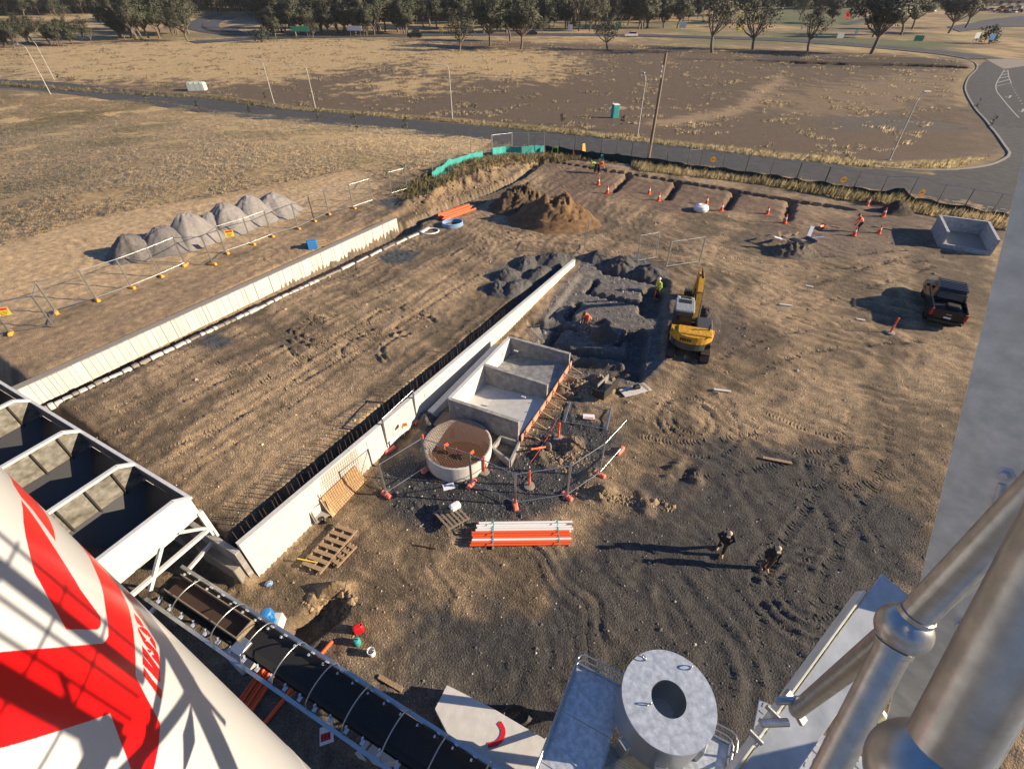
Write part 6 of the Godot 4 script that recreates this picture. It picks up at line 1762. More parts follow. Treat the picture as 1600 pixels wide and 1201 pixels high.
	var fc := dup(cn, on(Vector3(27.21, 1.9, -41.48), 0.18), 0, "red-orange cone lying on its side near the debris heap")
	fc.rotation = Vector3(0, 0.6, 1.45)
	# survey stakes
	var sk := [[Vector3(-0.81, 1.9, -58.97), "pink-topped stake by the spoil bank"], [Vector3(-0.49, 1.9, -55.92), "white stake beside the trench bend"], [Vector3(1.42, 1.78, -64.11), "pale stake below the teal cloth"], [Vector3(3.97, 1.58, -64.28), "red stake at the corner of the trench"], [Vector3(7.47, 1.62, -63.6), "orange stake near the amber sign"], [Vector3(-5.26, 1.9, -45.1), "red stake beside the orange pipes"]]
	for q in sk:
		w = MB.new(); w.beam(Vector3(0, -0.1, 0), Vector3(0.04, 1.1, 0), 0.05, 0.05)
		one("survey_stake", q[1], "stake", w, M.pink_plastic if "white" not in q[1] else M.white_plastic, on(q[0]), 0, "survey stakes")
	# amber A-frame sign and green stand by the road fence
	w = MB.new(); w.face([Vector3(-0.3, 0, 0.2), Vector3(0.3, 0, 0.2), Vector3(0.2, 1.2, 0), Vector3(-0.2, 1.2, 0)], Vector3.BACK); w.face([Vector3(-0.3, 0, -0.2), Vector3(0.3, 0, -0.2), Vector3(0.2, 1.2, 0), Vector3(-0.2, 1.2, 0)], Vector3.FORWARD)
	one("standing_sign", "amber folding sign standing beside the road fence", "sign", w, M.amber_plastic, on(Vector3(9.11, 1.38, -66.77)), 0.6)
	var gs := T("barrier_stand", "lime green barrier stand beside the road fence", "stand", on(Vector3(5.43, 1.46, -65.86)))
	for x in [-0.35, 0.35]:
		w = MB.new(); w.beam(Vector3(x, 0, 0), Vector3(x, 0.9, 0), 0.08, 0.08); P(gs, "leg", w.mesh(), M.lime)
	w = MB.new(); w.box(Vector3(0, 0.9, 0), Vector3(0.8, 0.2, 0.08)); P(gs, "top_bar", w.mesh(), M.lime)
	# bulk bag
	w = MB.new(); w.lathe([[0.0, 0.0], [0.62, 0.02], [0.7, 0.25], [0.6, 0.48], [0.3, 0.6], [0.0, 0.55]], 12)
	one("bulk_bag", "slumped white bulk bag among the trenches", "bag", w, M.white_plastic, on(Vector3(17.77, 1.9, -45.59)), 0.3)
	# tool box and crate left of the board wall
	w = MB.new(); w.cbox(Vector3(0, 0.3, 0), Vector3(0.75, 0.6, 0.5), 0.04)
	one("tool_box", "bright blue tool box beside the board wall", "box", w, M.blue_plastic, on(Vector3(-15.79, 2.3, -36.53)), 0.4)
	var ct := T("timber_crate", "small brown timber crate beside the blue tool box", "crate", on(Vector3(-15.25, 2.27, -37.07)), 0.5)
	for k in 3:
		w = MB.new(); w.box(Vector3(0, 0.12 + k * 0.2, 0), Vector3(0.7, 0.15, 0.5)); P(ct, "slat", w.mesh(), M.timber)
	w = MB.new(); w.beam(Vector3(0.2, 0.6, 0), Vector3(0.9, 0.1, 0.3), 0.06, 0.04); P(ct, "loose_batten", w.mesh(), M.timber)
	# pipes and hoses by the spoil heap
	var pb2 := T("pipe_stack", "stack of orange pipes and fittings beside the long trench", "pipe stack", on(Vector3(-6.64, 1.9, -43.08)), 0.0)
	pb2.rotation.y = yaw(Vector3(-6.64, 1.9, -43.08), Vector3(-4.05, 1.9, -45.75))
	for k in 9:
		w = MB.new(); w.tube([Vector3(rng.randf_range(0, 0.5), 0.15 + (k / 5) * 0.2, (k % 5) * 0.24 - 0.5), Vector3(rng.randf_range(3.4, 4.2), 0.15 + (k / 5) * 0.2, (k % 5) * 0.24 - 0.5 + rng.randf_range(-0.2, 0.2))], 0.1, 8); P(pb2, "pipe", w.mesh(), M.orange_plastic)
	for q in [[Vector3(-5.27, 1.9, -42.05), "blue_hose", "pale blue hose coil on the ground below the orange pipes", "blue_grey", 0.9], [Vector3(-7.07, 1.9, -40.64), "white_hose", "loop of white pipe at the end of the footing edge", "white_plastic", 0.75]]:
		var h := T(q[1], q[2], "hose", on(q[0]), 0.3)
		for k in 3 if q[4] > 0.8 else 1:
			var pts := []
			for j in 21: pts.append(Vector3(cos(TAU * j / 20) * q[4], 0.08 + k * 0.12, sin(TAU * j / 20) * q[4] * 0.8))
			w = MB.new(); w.tube(pts, 0.06, 6, false); P(h, "loop", w.mesh(), M[q[3]])
	# precast trough
	var tq := [Vector3(36.56, 3.2, -41.04), Vector3(39.64, 3.2, -39.63), Vector3(37.64, 3.2, -35.92), Vector3(34.84, 3.2, -37.52)]
	var tr := T("precast_trough", "pale grey precast concrete trough open towards the yard", "trough")
	for k in [[0, 3], [0, 1], [1, 2]]:
		P(tr, "side_wall", wall_mb(tq[k[0]], tq[k[1]], 0.2, 1.8, 1.8, 3.2 + 0.004 * k[0], 3.2 + 0.004 * k[0]).mesh(), M.concrete_blue)
	P(tr, "floor", slab(tq, 1.8, 2.1).mesh(), M.concrete_rough)
	P(tr, "sill", wall_mb(tq[3], tq[2], 0.16, 1.8, 1.8, 2.25, 2.25).mesh(), M.concrete_blue)
	# dark container and board near the bays
	var db := T("tipped_trough", "dark open box tipped on its side below the pit", "box", on(Vector3(5.14, 1.19, -20.36)), 0.9)
	w = MB.new(); w.box(Vector3(0, 0.12, 0), Vector3(1.6, 0.06, 0.7)); P(db, "base", w.mesh(), M.concrete_rough)
	w = MB.new(); w.box(Vector3(0, 0.4, 0.34), Vector3(1.6, 0.6, 0.05)); P(db, "side", w.mesh(), M.dark_steel)
	w = MB.new(); w.box(Vector3(0.2, 0.35, -0.3), Vector3(1.2, 0.5, 0.05)); P(db, "side", w.mesh(), M.concrete_rough)
	w = MB.new(); w.box(Vector3(-0.8, 0.35, 0), Vector3(0.05, 0.5, 0.7)); P(db, "end", w.mesh(), M.dark_steel)
	w = slab([Vector3(5.91, 1.22, -20.38), Vector3(7.4, 1.31, -20.98), Vector3(7.74, 1.28, -20.35), Vector3(6.14, 1.19, -19.82)], 1.27, 1.33)
	var wbd := one("white_board", "white sheet of board lying flat below the excavator", "board", w, M.concrete_pale)
	w = MB.new(); w.cbox(Vector3(0, 0.1, 0), Vector3(0.4, 0.2, 0.25), 0.05); w.beam(Vector3(0.1, 0.1, 0), Vector3(-0.7, 0.03, 0.15), 0.06, 0.06)
	one("concrete_saw", "dark power tool lying on the white board", "tool", w, M.black, on(Vector3(6.88, 1.26, -20.44), 0.12), 0.2)
	for q in [[Vector3(11.49, 1.41, -20.15), 0.9, "white offcut lying on the ground beyond the white board"], [Vector3(12.58, 1.17, -15.36), 1.3, "long tan plank on the ground near the tyre marks"], [Vector3(-4.22, 0, -6.26), 1.0, "tan plank lying beside the conveyor"], [Vector3(28.41, 1.9, -41.62), 0.8, "short tan offcut near the debris heap"], [Vector3(32.54, 1.9, -41.48), 1.4, "tan timber offcut over a cone near the trough"], [Vector3(22.38, 1.9, -26.56), 0.5, "small pale offcut near the pickup truck"], [Vector3(18.36, 1.9, -28.38), 0.8, "pale offcut lying alone in the middle of the yard"], [Vector3(21.19, 1.9, -31.02), 0.5, "pinkish offcut on the ground beyond the yard tracks"]]:
		w = MB.new(); w.cbox(Vector3.ZERO, Vector3(q[1], 0.05, 0.16), 0.01)
		one("timber_offcut", q[2], "timber", w, M.timber if "tan" in q[2] else M.concrete_pale, on(q[0], 0.05), -0.6 + rng.randf() * 0.5, "loose timber on the ground")
	# fuel cans and bucket
	var jc := T("fuel_can", "red fuel can standing on the gravel beside the hole", "fuel can", on(Vector3(-5.72, 0.05, -8.02)), 0.35)
	w = MB.new(); w.cbox(Vector3(0, 0.22, 0), Vector3(0.36, 0.44, 0.22), 0.04); P(jc, "body", w.mesh(), M.red_paint)
	w = MB.new(); w.tube([Vector3(-0.1, 0.44, 0), Vector3(-0.08, 0.52, 0), Vector3(0.08, 0.52, 0), Vector3(0.1, 0.44, 0)], 0.02, 6); P(jc, "handle", w.mesh(), M.red_paint)
	w = MB.new(); w.lathe([[0.04, 0.44], [0.03, 0.5], [0, 0.5]], 10, Vector3(0.14, 0, 0)); P(jc, "cap", w.mesh(), M.black)
	var tc := T("water_jug", "small teal water jug on the gravel below the fuel can", "jug", on(Vector3(-5.67, 0.02, -7.58)))
	w = MB.new(); w.lathe([[0.0, 0.0], [0.12, 0.0], [0.13, 0.05], [0.13, 0.28], [0.08, 0.34], [0, 0.35]], 14); P(tc, "body", w.mesh(), M.teal_cloth)
	w = MB.new(); w.tube([Vector3(-0.1, 0.3, 0), Vector3(0, 0.42, 0), Vector3(0.1, 0.3, 0)], 0.012, 5); P(tc, "handle", w.mesh(), M.black)
	var bk := T("bucket", "pale grey bucket on the gravel beside the conveyor", "bucket", on(Vector3(-5.05, 0.02, -7.2)))
	w = MB.new(); w.lathe([[0.0, 0.0], [0.11, 0.0], [0.14, 0.34], [0.125, 0.34], [0.1, 0.03], [0, 0.03]], 16); P(bk, "body", w.mesh(), M.white_plastic)
	w = MB.new(); w.tube([Vector3(-0.14, 0.32, 0), Vector3(-0.1, 0.48, 0.05), Vector3(0.1, 0.48, 0.05), Vector3(0.14, 0.32, 0)], 0.008, 5); P(bk, "bail", w.mesh(), M.galv)
	w = MB.new(); w.cbox(Vector3(0, 0.08, 0), Vector3(0.3, 0.16, 0.2), 0.07); one("blue_rag", "crumpled blue rag on the earth by the end of the white wall", "rag", w, M.blue_grey, on(Vector3(-9.82, 0, -9.87)), 0.4)


# ---------------------------------------------------------------- machines
# extrude a side outline (points x = along -z, y) across x; inset narrows the top
func hull(m: MB, prof: Array, hw: float, y_in: float, inset: float) -> void:
	var L := []
	var R := []
	for p in prof:
		var w: float = hw - (inset * clampf((p[1] - y_in) / 0.6, 0.0, 1.0))
		L.append(Vector3(-w, p[1], -p[0])); R.append(Vector3(w, p[1], -p[0]))
	var c := Vector3.ZERO
	for p in L: c += p
	c.x = 0; c /= L.size()
	for k in prof.size():
		var j := (k + 1) % prof.size()
		var mid: Vector3 = (L[k] + L[j]) * 0.5
		mid.x = 0
		m.face([L[k], L[j], R[j], R[k]], mid - c)
	var pl := PackedVector2Array()
	for p in prof: pl.append(Vector2(p[0], p[1]))
	var ids := Geometry2D.triangulate_polygon(pl)
	for i in range(0, ids.size(), 3):
		m.face([L[ids[i]], L[ids[i + 1]], L[ids[i + 2]]], Vector3.LEFT); m.face([R[ids[i]], R[ids[i + 1]], R[ids[i + 2]]], Vector3.RIGHT)

func wheel(parent: Node3D, at: Vector3, r: float, w: float) -> void:
	var b := Basis(Vector3.BACK, PI / 2)
	var m := MB.new(); m.lathe([[r * 0.6, -w], [r * 0.93, -w], [r, -w * 0.6], [r, w * 0.6], [r * 0.93, w], [r * 0.6, w]], 20, at, b)
	var t := P(parent, "wheel", m.mesh(), M.rubber)
	m = MB.new(); m.lathe([[0.0, -w * 0.85], [r * 0.6, -w * 0.75], [r * 0.6, w * 0.75], [0.0, w * 0.85]], 12, at, b); P(t, "rim", m.mesh(), M.dark_steel)

func build_excavator() -> void:
	var o := T("excavator", "yellow crawler excavator reaching into the pit", "excavator", on(Vector3(10.68, 1.63, -24.26)), -0.294)
	o.position.y = 1.35
	var m := MB.new()
	for s in [-1.0, 1.0]:
		m = MB.new()
		hull(m, [[-1.65, 0.35], [-1.45, 0.08], [1.45, 0.08], [1.7, 0.38], [1.45, 0.72], [-1.4, 0.74]], 0.24, 9, 0)
		var t := P(o, "track", m.mesh(), M.dark_steel, Transform3D(Basis(), Vector3(0.95 * s, 0, 0)))
		for k in 12:
			m = MB.new(); m.box(Vector3(0, 0.745, -1.4 + k * 0.255), Vector3(0.5, 0.03, 0.17)); m.box(Vector3(0, 0.06, -1.4 + k * 0.255), Vector3(0.5, 0.03, 0.17)); P(t, "shoe", m.mesh(), M.rust)
	m = MB.new(); m.cbox(Vector3(0, 0.6, 0), Vector3(1.5, 0.4, 1.7), 0.05); m.lathe([[0.55, 0.75], [0.55, 1.0]], 24); P(o, "undercarriage", m.mesh(), M.dark_steel)
	# superstructure
	m = MB.new(); m.cbox(Vector3(0.1, 1.15, 0.1), Vector3(2.1, 0.32, 2.3), 0.04); P(o, "turntable", m.mesh(), M.dark_steel)
	m = MB.new(); m.cbox(Vector3(0.65, 1.5, 0.05), Vector3(0.95, 0.62, 1.9), 0.08); P(o, "engine_hood", m.mesh(), M.machine_dark)
	var arc := func(y0: float, y1: float, r: float) -> MB:
		var p := PackedVector2Array()
		for k in 15:
			var a := lerpf(-0.05, PI + 0.05, k / 14.0)
			p.append(Vector2(cos(a) * r, 0.62 + sin(a) * r * 0.86))
		p.append(Vector2(-r, 0.55)); p.append(Vector2(r, 0.55))
		var q := MB.new()
		q.prism(p, y0, y1)
		return q
	P(o, "counterweight_base", arc.call(0.92, 1.38, 1.14).mesh(), M.machine_dark)
	var cw := P(o, "counterweight", arc.call(1.38, 1.86, 1.2).mesh(), M.machine_yellow)
	m = MB.new(); m.cbox(Vector3(0.1, 1.9, 1.0), Vector3(1.9, 0.1, 0.85), 0.04); P(o, "rear_cover", m.mesh(), M.machine_yellow)
	for k in 5:
		m = MB.new(); m.box(Vector3(-0.62 + k * 0.13, 1.62, 1.6 + 0.012 * k), Vector3(0.08, 0.16, 0.06), Basis(Vector3.UP, -0.4 + k * 0.1)); P(cw, "letter", m.mesh(), M.black)
	m = MB.new(); m.tube([Vector3(0.85, 1.8, 0.75), Vector3(0.85, 2.25, 0.75), Vector3(0.85, 2.33, 0.83)], 0.05, 10); P(o, "exhaust", m.mesh(), M.dark_steel)
	# cab
	var cab := P(o, "cab", cab_shape(), M.machine_dark)
	for q in [[Vector3(-1.16, 1.95, -0.5), Vector3(0.012, 0.85, 1.2)], [Vector3(-0.14, 1.95, -0.5), Vector3(0.012, 0.85, 1.1)], [Vector3(-0.65, 1.95, 0.315), Vector3(0.8, 0.75, 0.012)]]:
		m = MB.new(); m.box(q[0], q[1]); P(cab, "window", m.mesh(), M.glass)
	m = MB.new(); m.box(Vector3(-0.65, 1.85, -1.28), Vector3(0.86, 1.3, 0.012), Basis(Vector3.RIGHT, 0.12)); P(cab, "windscreen", m.mesh(), M.glass)
	m = MB.new(); m.cbox(Vector3(-0.65, 2.68, -0.42), Vector3(1.1, 0.1, 1.5), 0.05); var rf := P(cab, "roof", m.mesh(), M.machine_grey)
	m = MB.new(); m.box(Vector3(-0.65, 2.74, -0.75), Vector3(0.7, 0.02, 0.4)); P(rf, "hatch", m.mesh(), M.black)
	for q in [Vector3(-1.05, 2.75, -1.15), Vector3(-0.25, 2.75, -1.15)]:
		m = MB.new(); m.cbox(q, Vector3(0.16, 0.1, 0.1), 0.02); P(rf, "work_lamp", m.mesh(), M.white_plastic)
	m = MB.new(); m.cbox(Vector3(-0.65, 2.62, -1.5), Vector3(1.0, 0.04, 0.55), 0.02, Basis(Vector3.RIGHT, -0.25)); P(cab, "visor", m.mesh(), M.glass)
	m = MB.new(); m.beam(Vector3(-1.2, 1.2, 0.5), Vector3(-1.2, 1.9, 0.9), 0.05, 0.05); m.beam(Vector3(-1.2, 1.9, 0.9), Vector3(-1.15, 1.2, 1.2), 0.05, 0.05); P(o, "grab_rail", m.mesh(), M.machine_yellow)
	# boom, arm, bucket
	var bm := [Vector3(0.12, 1.5, -0.95), Vector3(0.12, 2.7, -1.9), Vector3(0.12, 3.25, -3.0), Vector3(0.12, 2.95, -4.2)]
	m = MB.new()
	for k in 3: m.beam(bm[k], bm[k + 1] + (bm[k + 1] - bm[k]).normalized() * 0.06, 0.3, [0.42, 0.52, 0.4][k])
	P(o, "boom", m.mesh(), M.machine_yellow)
	m = MB.new(); m.beam(Vector3(0.12, 3.3, -3.95), Vector3(0.12, 1.2, -5.05), 0.22, 0.3); P(o, "arm", m.mesh(), M.machine_yellow)
	for q in [[Vector3(-0.12, 1.35, -1.35), Vector3(-0.12, 2.75, -2.5)], [Vector3(0.36, 1.35, -1.35), Vector3(0.36, 2.75, -2.5)], [Vector3(0.12, 3.6, -2.4), Vector3(0.12, 3.45, -3.9)], [Vector3(0.12, 2.9, -4.75), Vector3(0.12, 1.35, -5.4)]]:
		m = MB.new(); m.tube([q[0], q[0].lerp(q[1], 0.62)], 0.075, 10); m.tube([q[0].lerp(q[1], 0.6), q[1]], 0.04, 8); P(o, "hydraulic_ram", m.mesh(), M.dark_steel)
	m = MB.new(); hull(m, [[5.0, 1.2], [5.5, 1.15], [5.75, 0.7], [5.6, 0.2], [5.1, 0.0], [4.6, 0.15], [5.0, 0.4], [5.2, 0.75]], 0.45, 9, 0); P(o, "bucket", m.mesh(), M.dark_steel)
	for k in 4:
		m = MB.new(); m.box(Vector3(-0.36 + k * 0.24, 0.12, -4.55), Vector3(0.07, 0.05, 0.22)); P(o, "tooth", m.mesh(), M.rust)

func cab_shape() -> ArrayMesh:
	var m := MB.new()
	hull(m, [[-0.3, 1.0], [1.2, 1.0], [1.36, 1.5], [1.2, 2.55], [1.0, 2.64], [-0.26, 2.64]], 0.5, 1.8, 0.05)
	for i in m.v.size(): m.v[i].x -= 0.65
	return m.mesh()

func build_ute() -> void:
	var o := T("pickup_truck", "dark dual-cab pickup truck with roof bars, parked on the yard", "pickup truck", on(Vector3(28.24, 1.9, -27.89)), -0.547)
	var m := MB.new()
	# lower body; x along the length, tail at negative
	hull(m, [[-2.6, 0.55], [-2.6, 0.98], [-0.95, 1.0], [1.3, 1.05], [2.3, 0.98], [2.62, 0.8], [2.66, 0.5], [2.4, 0.38], [-2.45, 0.4]], 0.93, 0.75, 0.06)
	P(o, "body", m.mesh(), M.car_black)
	var tb := MB.new()
	for s in [-1.0, 1.0]: tb.cbox(Vector3(0.86 * s, 1.1, 1.75), Vector3(0.1, 0.34, 1.65), 0.03)
	tb.cbox(Vector3(0, 1.1, 0.95), Vector3(1.7, 0.34, 0.08), 0.02)
	P(o, "tub", tb.mesh(), M.car_black)
	m = MB.new(); m.box(Vector3(0, 1.005, 1.75), Vector3(1.6, 0.02, 1.55)); P(o, "tub_floor", m.mesh(), M.black)
	m = MB.new(); m.cbox(Vector3(0, 0.97, 2.62), Vector3(1.62, 0.55, 0.09), 0.03); var tg := P(o, "tailgate", m.mesh(), M.car_black)
	m = MB.new(); m.box(Vector3(0, 1.02, 2.675), Vector3(0.28, 0.06, 0.02)); P(tg, "handle", m.mesh(), M.galv)
	m = MB.new(); m.box(Vector3(0, 0.8, 2.675), Vector3(0.38, 0.11, 0.01)); P(tg, "number_plate", m.mesh(), M.white_plastic)
	m = MB.new(); m.cbox(Vector3(0, 0.55, 2.68), Vector3(1.75, 0.16, 0.18), 0.04); P(o, "rear_bumper", m.mesh(), M.dark_steel)
	for s in [-0.87, 0.87]:
		m = MB.new(); m.cbox(Vector3(s, 1.0, 2.6), Vector3(0.16, 0.4, 0.12), 0.02); P(o, "tail_lamp", m.mesh(), M.tail_red)
	m = MB.new()
	hull(m, [[-0.9, 1.0], [-0.75, 1.62], [-0.5, 1.74], [0.6, 1.76], [1.25, 1.1], [1.3, 1.0]], 0.86, 1.1, 0.14)
	var cb := P(o, "cabin", m.mesh(), M.car_black)
	m = MB.new(); m.box(Vector3(0, 1.36, 0.86), Vector3(1.35, 0.42, 0.012), Basis(Vector3.RIGHT, -0.24)); P(cb, "rear_window", m.mesh(), M.glass)
	for s in [-1.0, 1.0]:
		for z in [0.35, -0.4]:
			m = MB.new(); m.box(Vector3(0.8 * s, 1.4, z), Vector3(0.012, 0.4, 0.62), Basis(Vector3.BACK, 0.22 * s)); P(cb, "side_window", m.mesh(), M.glass)
	m = MB.new(); m.box(Vector3(0, 1.42, -0.95), Vector3(1.4, 0.8, 0.012), Basis(Vector3.RIGHT, 0.78)); P(cb, "windscreen", m.mesh(), M.glass)
	for k in 6:
		m = MB.new(); m.cbox(Vector3(0, 1.86, -0.6 + k * 0.25), Vector3(1.5, 0.04, 0.1), 0.01); P(o, "roof_bar", m.mesh(), M.roof_rack)
	for s in [-0.74, 0.74]:
		m = MB.new(); m.beam(Vector3(s, 1.83, -0.7), Vector3(s, 1.83, 0.75), 0.05, 0.06); P(o, "rack_side", m.mesh(), M.roof_rack)
	m = MB.new(); m.tube([Vector3(-0.8, 1.25, 1.0), Vector3(-0.7, 1.72, 1.1), Vector3(0.7, 1.72, 1.1), Vector3(0.8, 1.25, 1.0)], 0.035, 8); P(o, "sports_bar", m.mesh(), M.black)
	m = MB.new(); m.cbox(Vector3(0.2, 1.15, 1.7), Vector3(0.7, 0.28, 0.5), 0.04); P(o, "tool_chest", m.mesh(), M.dark_steel)
	for q in [Vector3(-0.8, 0.4, 1.7), Vector3(0.8, 0.4, 1.7), Vector3(-0.8, 0.4, -1.65), Vector3(0.8, 0.4, -1.65)]: wheel(o, q, 0.4, 0.13)
	for s in [-1.0, 1.0]:
		m = MB.new(); m.cbox(Vector3(1.02 * s, 1.2, -0.85), Vector3(0.2, 0.16, 0.1), 0.03); P(o, "mirror", m.mesh(), M.black)

func far_car(called: String, label: String, at: Vector3, turn: float, c: Color, l := 4.5, h := 1.45) -> void:
	var o := T(called, label, "car" if h < 2.0 else "truck", on(at), turn)
	var mm := StandardMaterial3D.new()
	mm.albedo_color = c; mm.roughness = 0.3
	var m := MB.new()
	var a := l * 0.5
	hull(m, [[-a, 0.35], [-a, h * 0.6], [a * 0.5, h * 0.62], [a, h * 0.5], [a, 0.35]], 0.9, 0.8, 0.05); P(o, "body", m.mesh(), mm)
	m = MB.new(); hull(m, [[-a * 0.8, h * 0.6], [-a * 0.6, h], [a * 0.15, h], [a * 0.5, h * 0.6]], 0.82, h * 0.6, 0.12); P(o, "cabin", m.mesh(), M.glass)
	m = MB.new(); m.cbox(Vector3(0, h, a * 0.25), Vector3(1.4, 0.05, a * 0.75), 0.02); P(o, "roof", m.mesh(), mm)
	for q in [Vector3(-0.8, 0.33, a * 0.6), Vector3(0.8, 0.33, a * 0.6), Vector3(-0.8, 0.33, -a * 0.6), Vector3(0.8, 0.33, -a * 0.6)]: wheel(o, q, 0.33, 0.1)


# ---------------------------------------------------------------- people
# surface nets over smoothly joined tapered capsules: bones are [a, ra, b, rb]
func nets(m: MB, bones: Array, cell: float, k: float, xf := Transform3D.IDENTITY) -> void:
	var lo := Vector3.ONE * 1e9
	var hi := -lo
	for b in bones:
		var r: float = maxf(b[1], b[3]) + k
		lo = lo.min(b[0] - Vector3.ONE * r).min(b[2] - Vector3.ONE * r)
		hi = hi.max(b[0] + Vector3.ONE * r).max(b[2] + Vector3.ONE * r)
	lo -= Vector3.ONE * cell * 2; hi += Vector3.ONE * cell * 2
	var nx := int((hi.x - lo.x) / cell) + 2
	var ny := int((hi.y - lo.y) / cell) + 2
	var nz := int((hi.z - lo.z) / cell) + 2
	var f := PackedFloat32Array()
	f.resize(nx * ny * nz); f.fill(1.0)
	for b in bones:
		var pa: Vector3 = b[0]
		var pb: Vector3 = b[2]
		var ra: float = b[1]
		var rb: float = b[3]
		var d := pb - pa
		var dd := maxf(d.length_squared(), 1e-9)
		var r := maxf(ra, rb) + k + cell * 2
		var q0 := (pa.min(pb) - Vector3.ONE * r - lo) / cell
		var q1 := (pa.max(pb) + Vector3.ONE * r - lo) / cell
		for z in range(maxi(0, int(q0.z)), mini(nz - 1, int(q1.z) + 1) + 1):
			for y in range(maxi(0, int(q0.y)), mini(ny - 1, int(q1.y) + 1) + 1):
				var id := (z * ny + y) * nx
				for x in range(maxi(0, int(q0.x)), mini(nx - 1, int(q1.x) + 1) + 1):
					var p := lo + Vector3(x, y, z) * cell
					var t := clampf((p - pa).dot(d) / dd, 0.0, 1.0)
					var v := p.distance_to(pa + d * t) - lerpf(ra, rb, t)
					var o := f[id + x]
					var h := maxf(k - absf(v - o), 0.0) / k
					f[id + x] = minf(v, o) - h * h * k * 0.25
	var at := {}
	var nn := {}
	var off := [0, 1, nx, nx + 1, nx * ny, nx * ny + 1, nx * ny + nx, nx * ny + nx + 1]
	var cor := [Vector3(0, 0, 0), Vector3(1, 0, 0), Vector3(0, 1, 0), Vector3(1, 1, 0), Vector3(0, 0, 1), Vector3(1, 0, 1), Vector3(0, 1, 1), Vector3(1, 1, 1)]
	var edges := [[0, 1], [2, 3], [4, 5], [6, 7], [0, 2], [1, 3], [4, 6], [5, 7], [0, 4], [1, 5], [2, 6], [3, 7]]
	for z in nz - 1:
		for y in ny - 1:
			for x in nx - 1:
				var id := (z * ny + y) * nx + x
				var neg := 0
				for c in 8:
					if f[id + off[c]] < 0.0: neg += 1
				if neg == 0 or neg == 8: continue
				var s := Vector3.ZERO
				var cnt := 0
				for e in edges:
					var fa := f[id + off[e[0]]]
					var fb := f[id + off[e[1]]]
					if (fa < 0.0) != (fb < 0.0):
						s += (cor[e[0]] as Vector3).lerp(cor[e[1]], fa / (fa - fb)); cnt += 1
				at[id] = xf * (lo + (Vector3(x, y, z) + s / cnt) * cell)
				nn[id] = (xf.basis * Vector3(f[id + 1] - f[id] + f[id + nx + 1] - f[id + nx], f[id + nx] - f[id] + f[id + nx + 1] - f[id + 1], f[id + nx * ny] - f[id] + f[id + nx * ny + 1] - f[id + 1])).normalized()
	var stepv := [1, nx, nx * ny]
	for id in at:
		for ax in 3:
			var u: int = stepv[(ax + 1) % 3]
			var w: int = stepv[(ax + 2) % 3]
			if id + stepv[ax] >= f.size(): continue
			if (f[id] < 0.0) == (f[id + stepv[ax]] < 0.0): continue
			if at.has(id - u) and at.has(id - w) and at.has(id - u - w):
				m.tri(at[id], at[id - u], at[id - u - w], nn[id], nn[id - u], nn[id - u - w])
				m.tri(at[id], at[id - u - w], at[id - w], nn[id], nn[id - u - w], nn[id - w])

var hand_mb: MB
var head_mb: MB

func add_to(m: MB, src: MB, xf: Transform3D) -> void:
	for i in src.v.size():
		m.v.append(xf * src.v[i]); m.n.append((xf.basis * src.n[i]).normalized()); m.c.append(m.col)

func make_body_bits() -> void:
	hand_mb = MB.new()
	# wrist at the origin, fingers along -y, palm facing -x, thumb towards -z
	var b := [[Vector3(0, 0, 0), 0.024, Vector3(0, -0.04, 0), 0.028], [Vector3(0, -0.035, -0.018), 0.018, Vector3(0, -0.08, -0.026), 0.015], [Vector3(0, -0.035, 0.018), 0.018, Vector3(0, -0.08, 0.026), 0.014]]
	for k in 4:
		var z := -0.03 + k * 0.02
		var l: float = [0.036, 0.042, 0.038, 0.029][k]
		var p0 := Vector3(0, -0.085, z)
		var p1 := p0 + Vector3(-0.006, -l, 0)
		var p2 := p1 + Vector3(-0.02, -l * 0.65, 0)
		b.append([p0, 0.0095, p1, 0.009]); b.append([p1, 0.009, p2, 0.008])
	b.append([Vector3(0, -0.03, -0.026), 0.013, Vector3(-0.012, -0.062, -0.05), 0.0105]); b.append([Vector3(-0.012, -0.062, -0.05), 0.0105, Vector3(-0.02, -0.092, -0.052), 0.009])
	nets(hand_mb, b, 0.007, 0.008)
	head_mb = MB.new()
	# chin to crown about 0.23; origin at the base of the skull, face towards -z
	nets(head_mb, [[Vector3(0, 0.09, 0.012), 0.088, Vector3(0, 0.11, -0.012), 0.086], [Vector3(0, 0.04, -0.03), 0.06, Vector3(0, 0.0, -0.06), 0.036], [Vector3(0, 0.075, -0.098), 0.011, Vector3(0, 0.045, -0.116), 0.014], [Vector3(-0.035, 0.085, -0.088), 0.012, Vector3(0.035, 0.085, -0.088), 0.012], [Vector3(-0.022, 0.012, -0.09), 0.008, Vector3(0.022, 0.012, -0.09), 0.008], [Vector3(-0.088, 0.075, 0.01), 0.014, Vector3(-0.094, 0.045, 0.008), 0.01], [Vector3(0.088, 0.075, 0.01), 0.014, Vector3(0.094, 0.045, 0.008), 0.01], [Vector3(0, -0.06, 0.01), 0.055, Vector3(0, 0.02, 0.0), 0.055]], 0.011, 0.02)

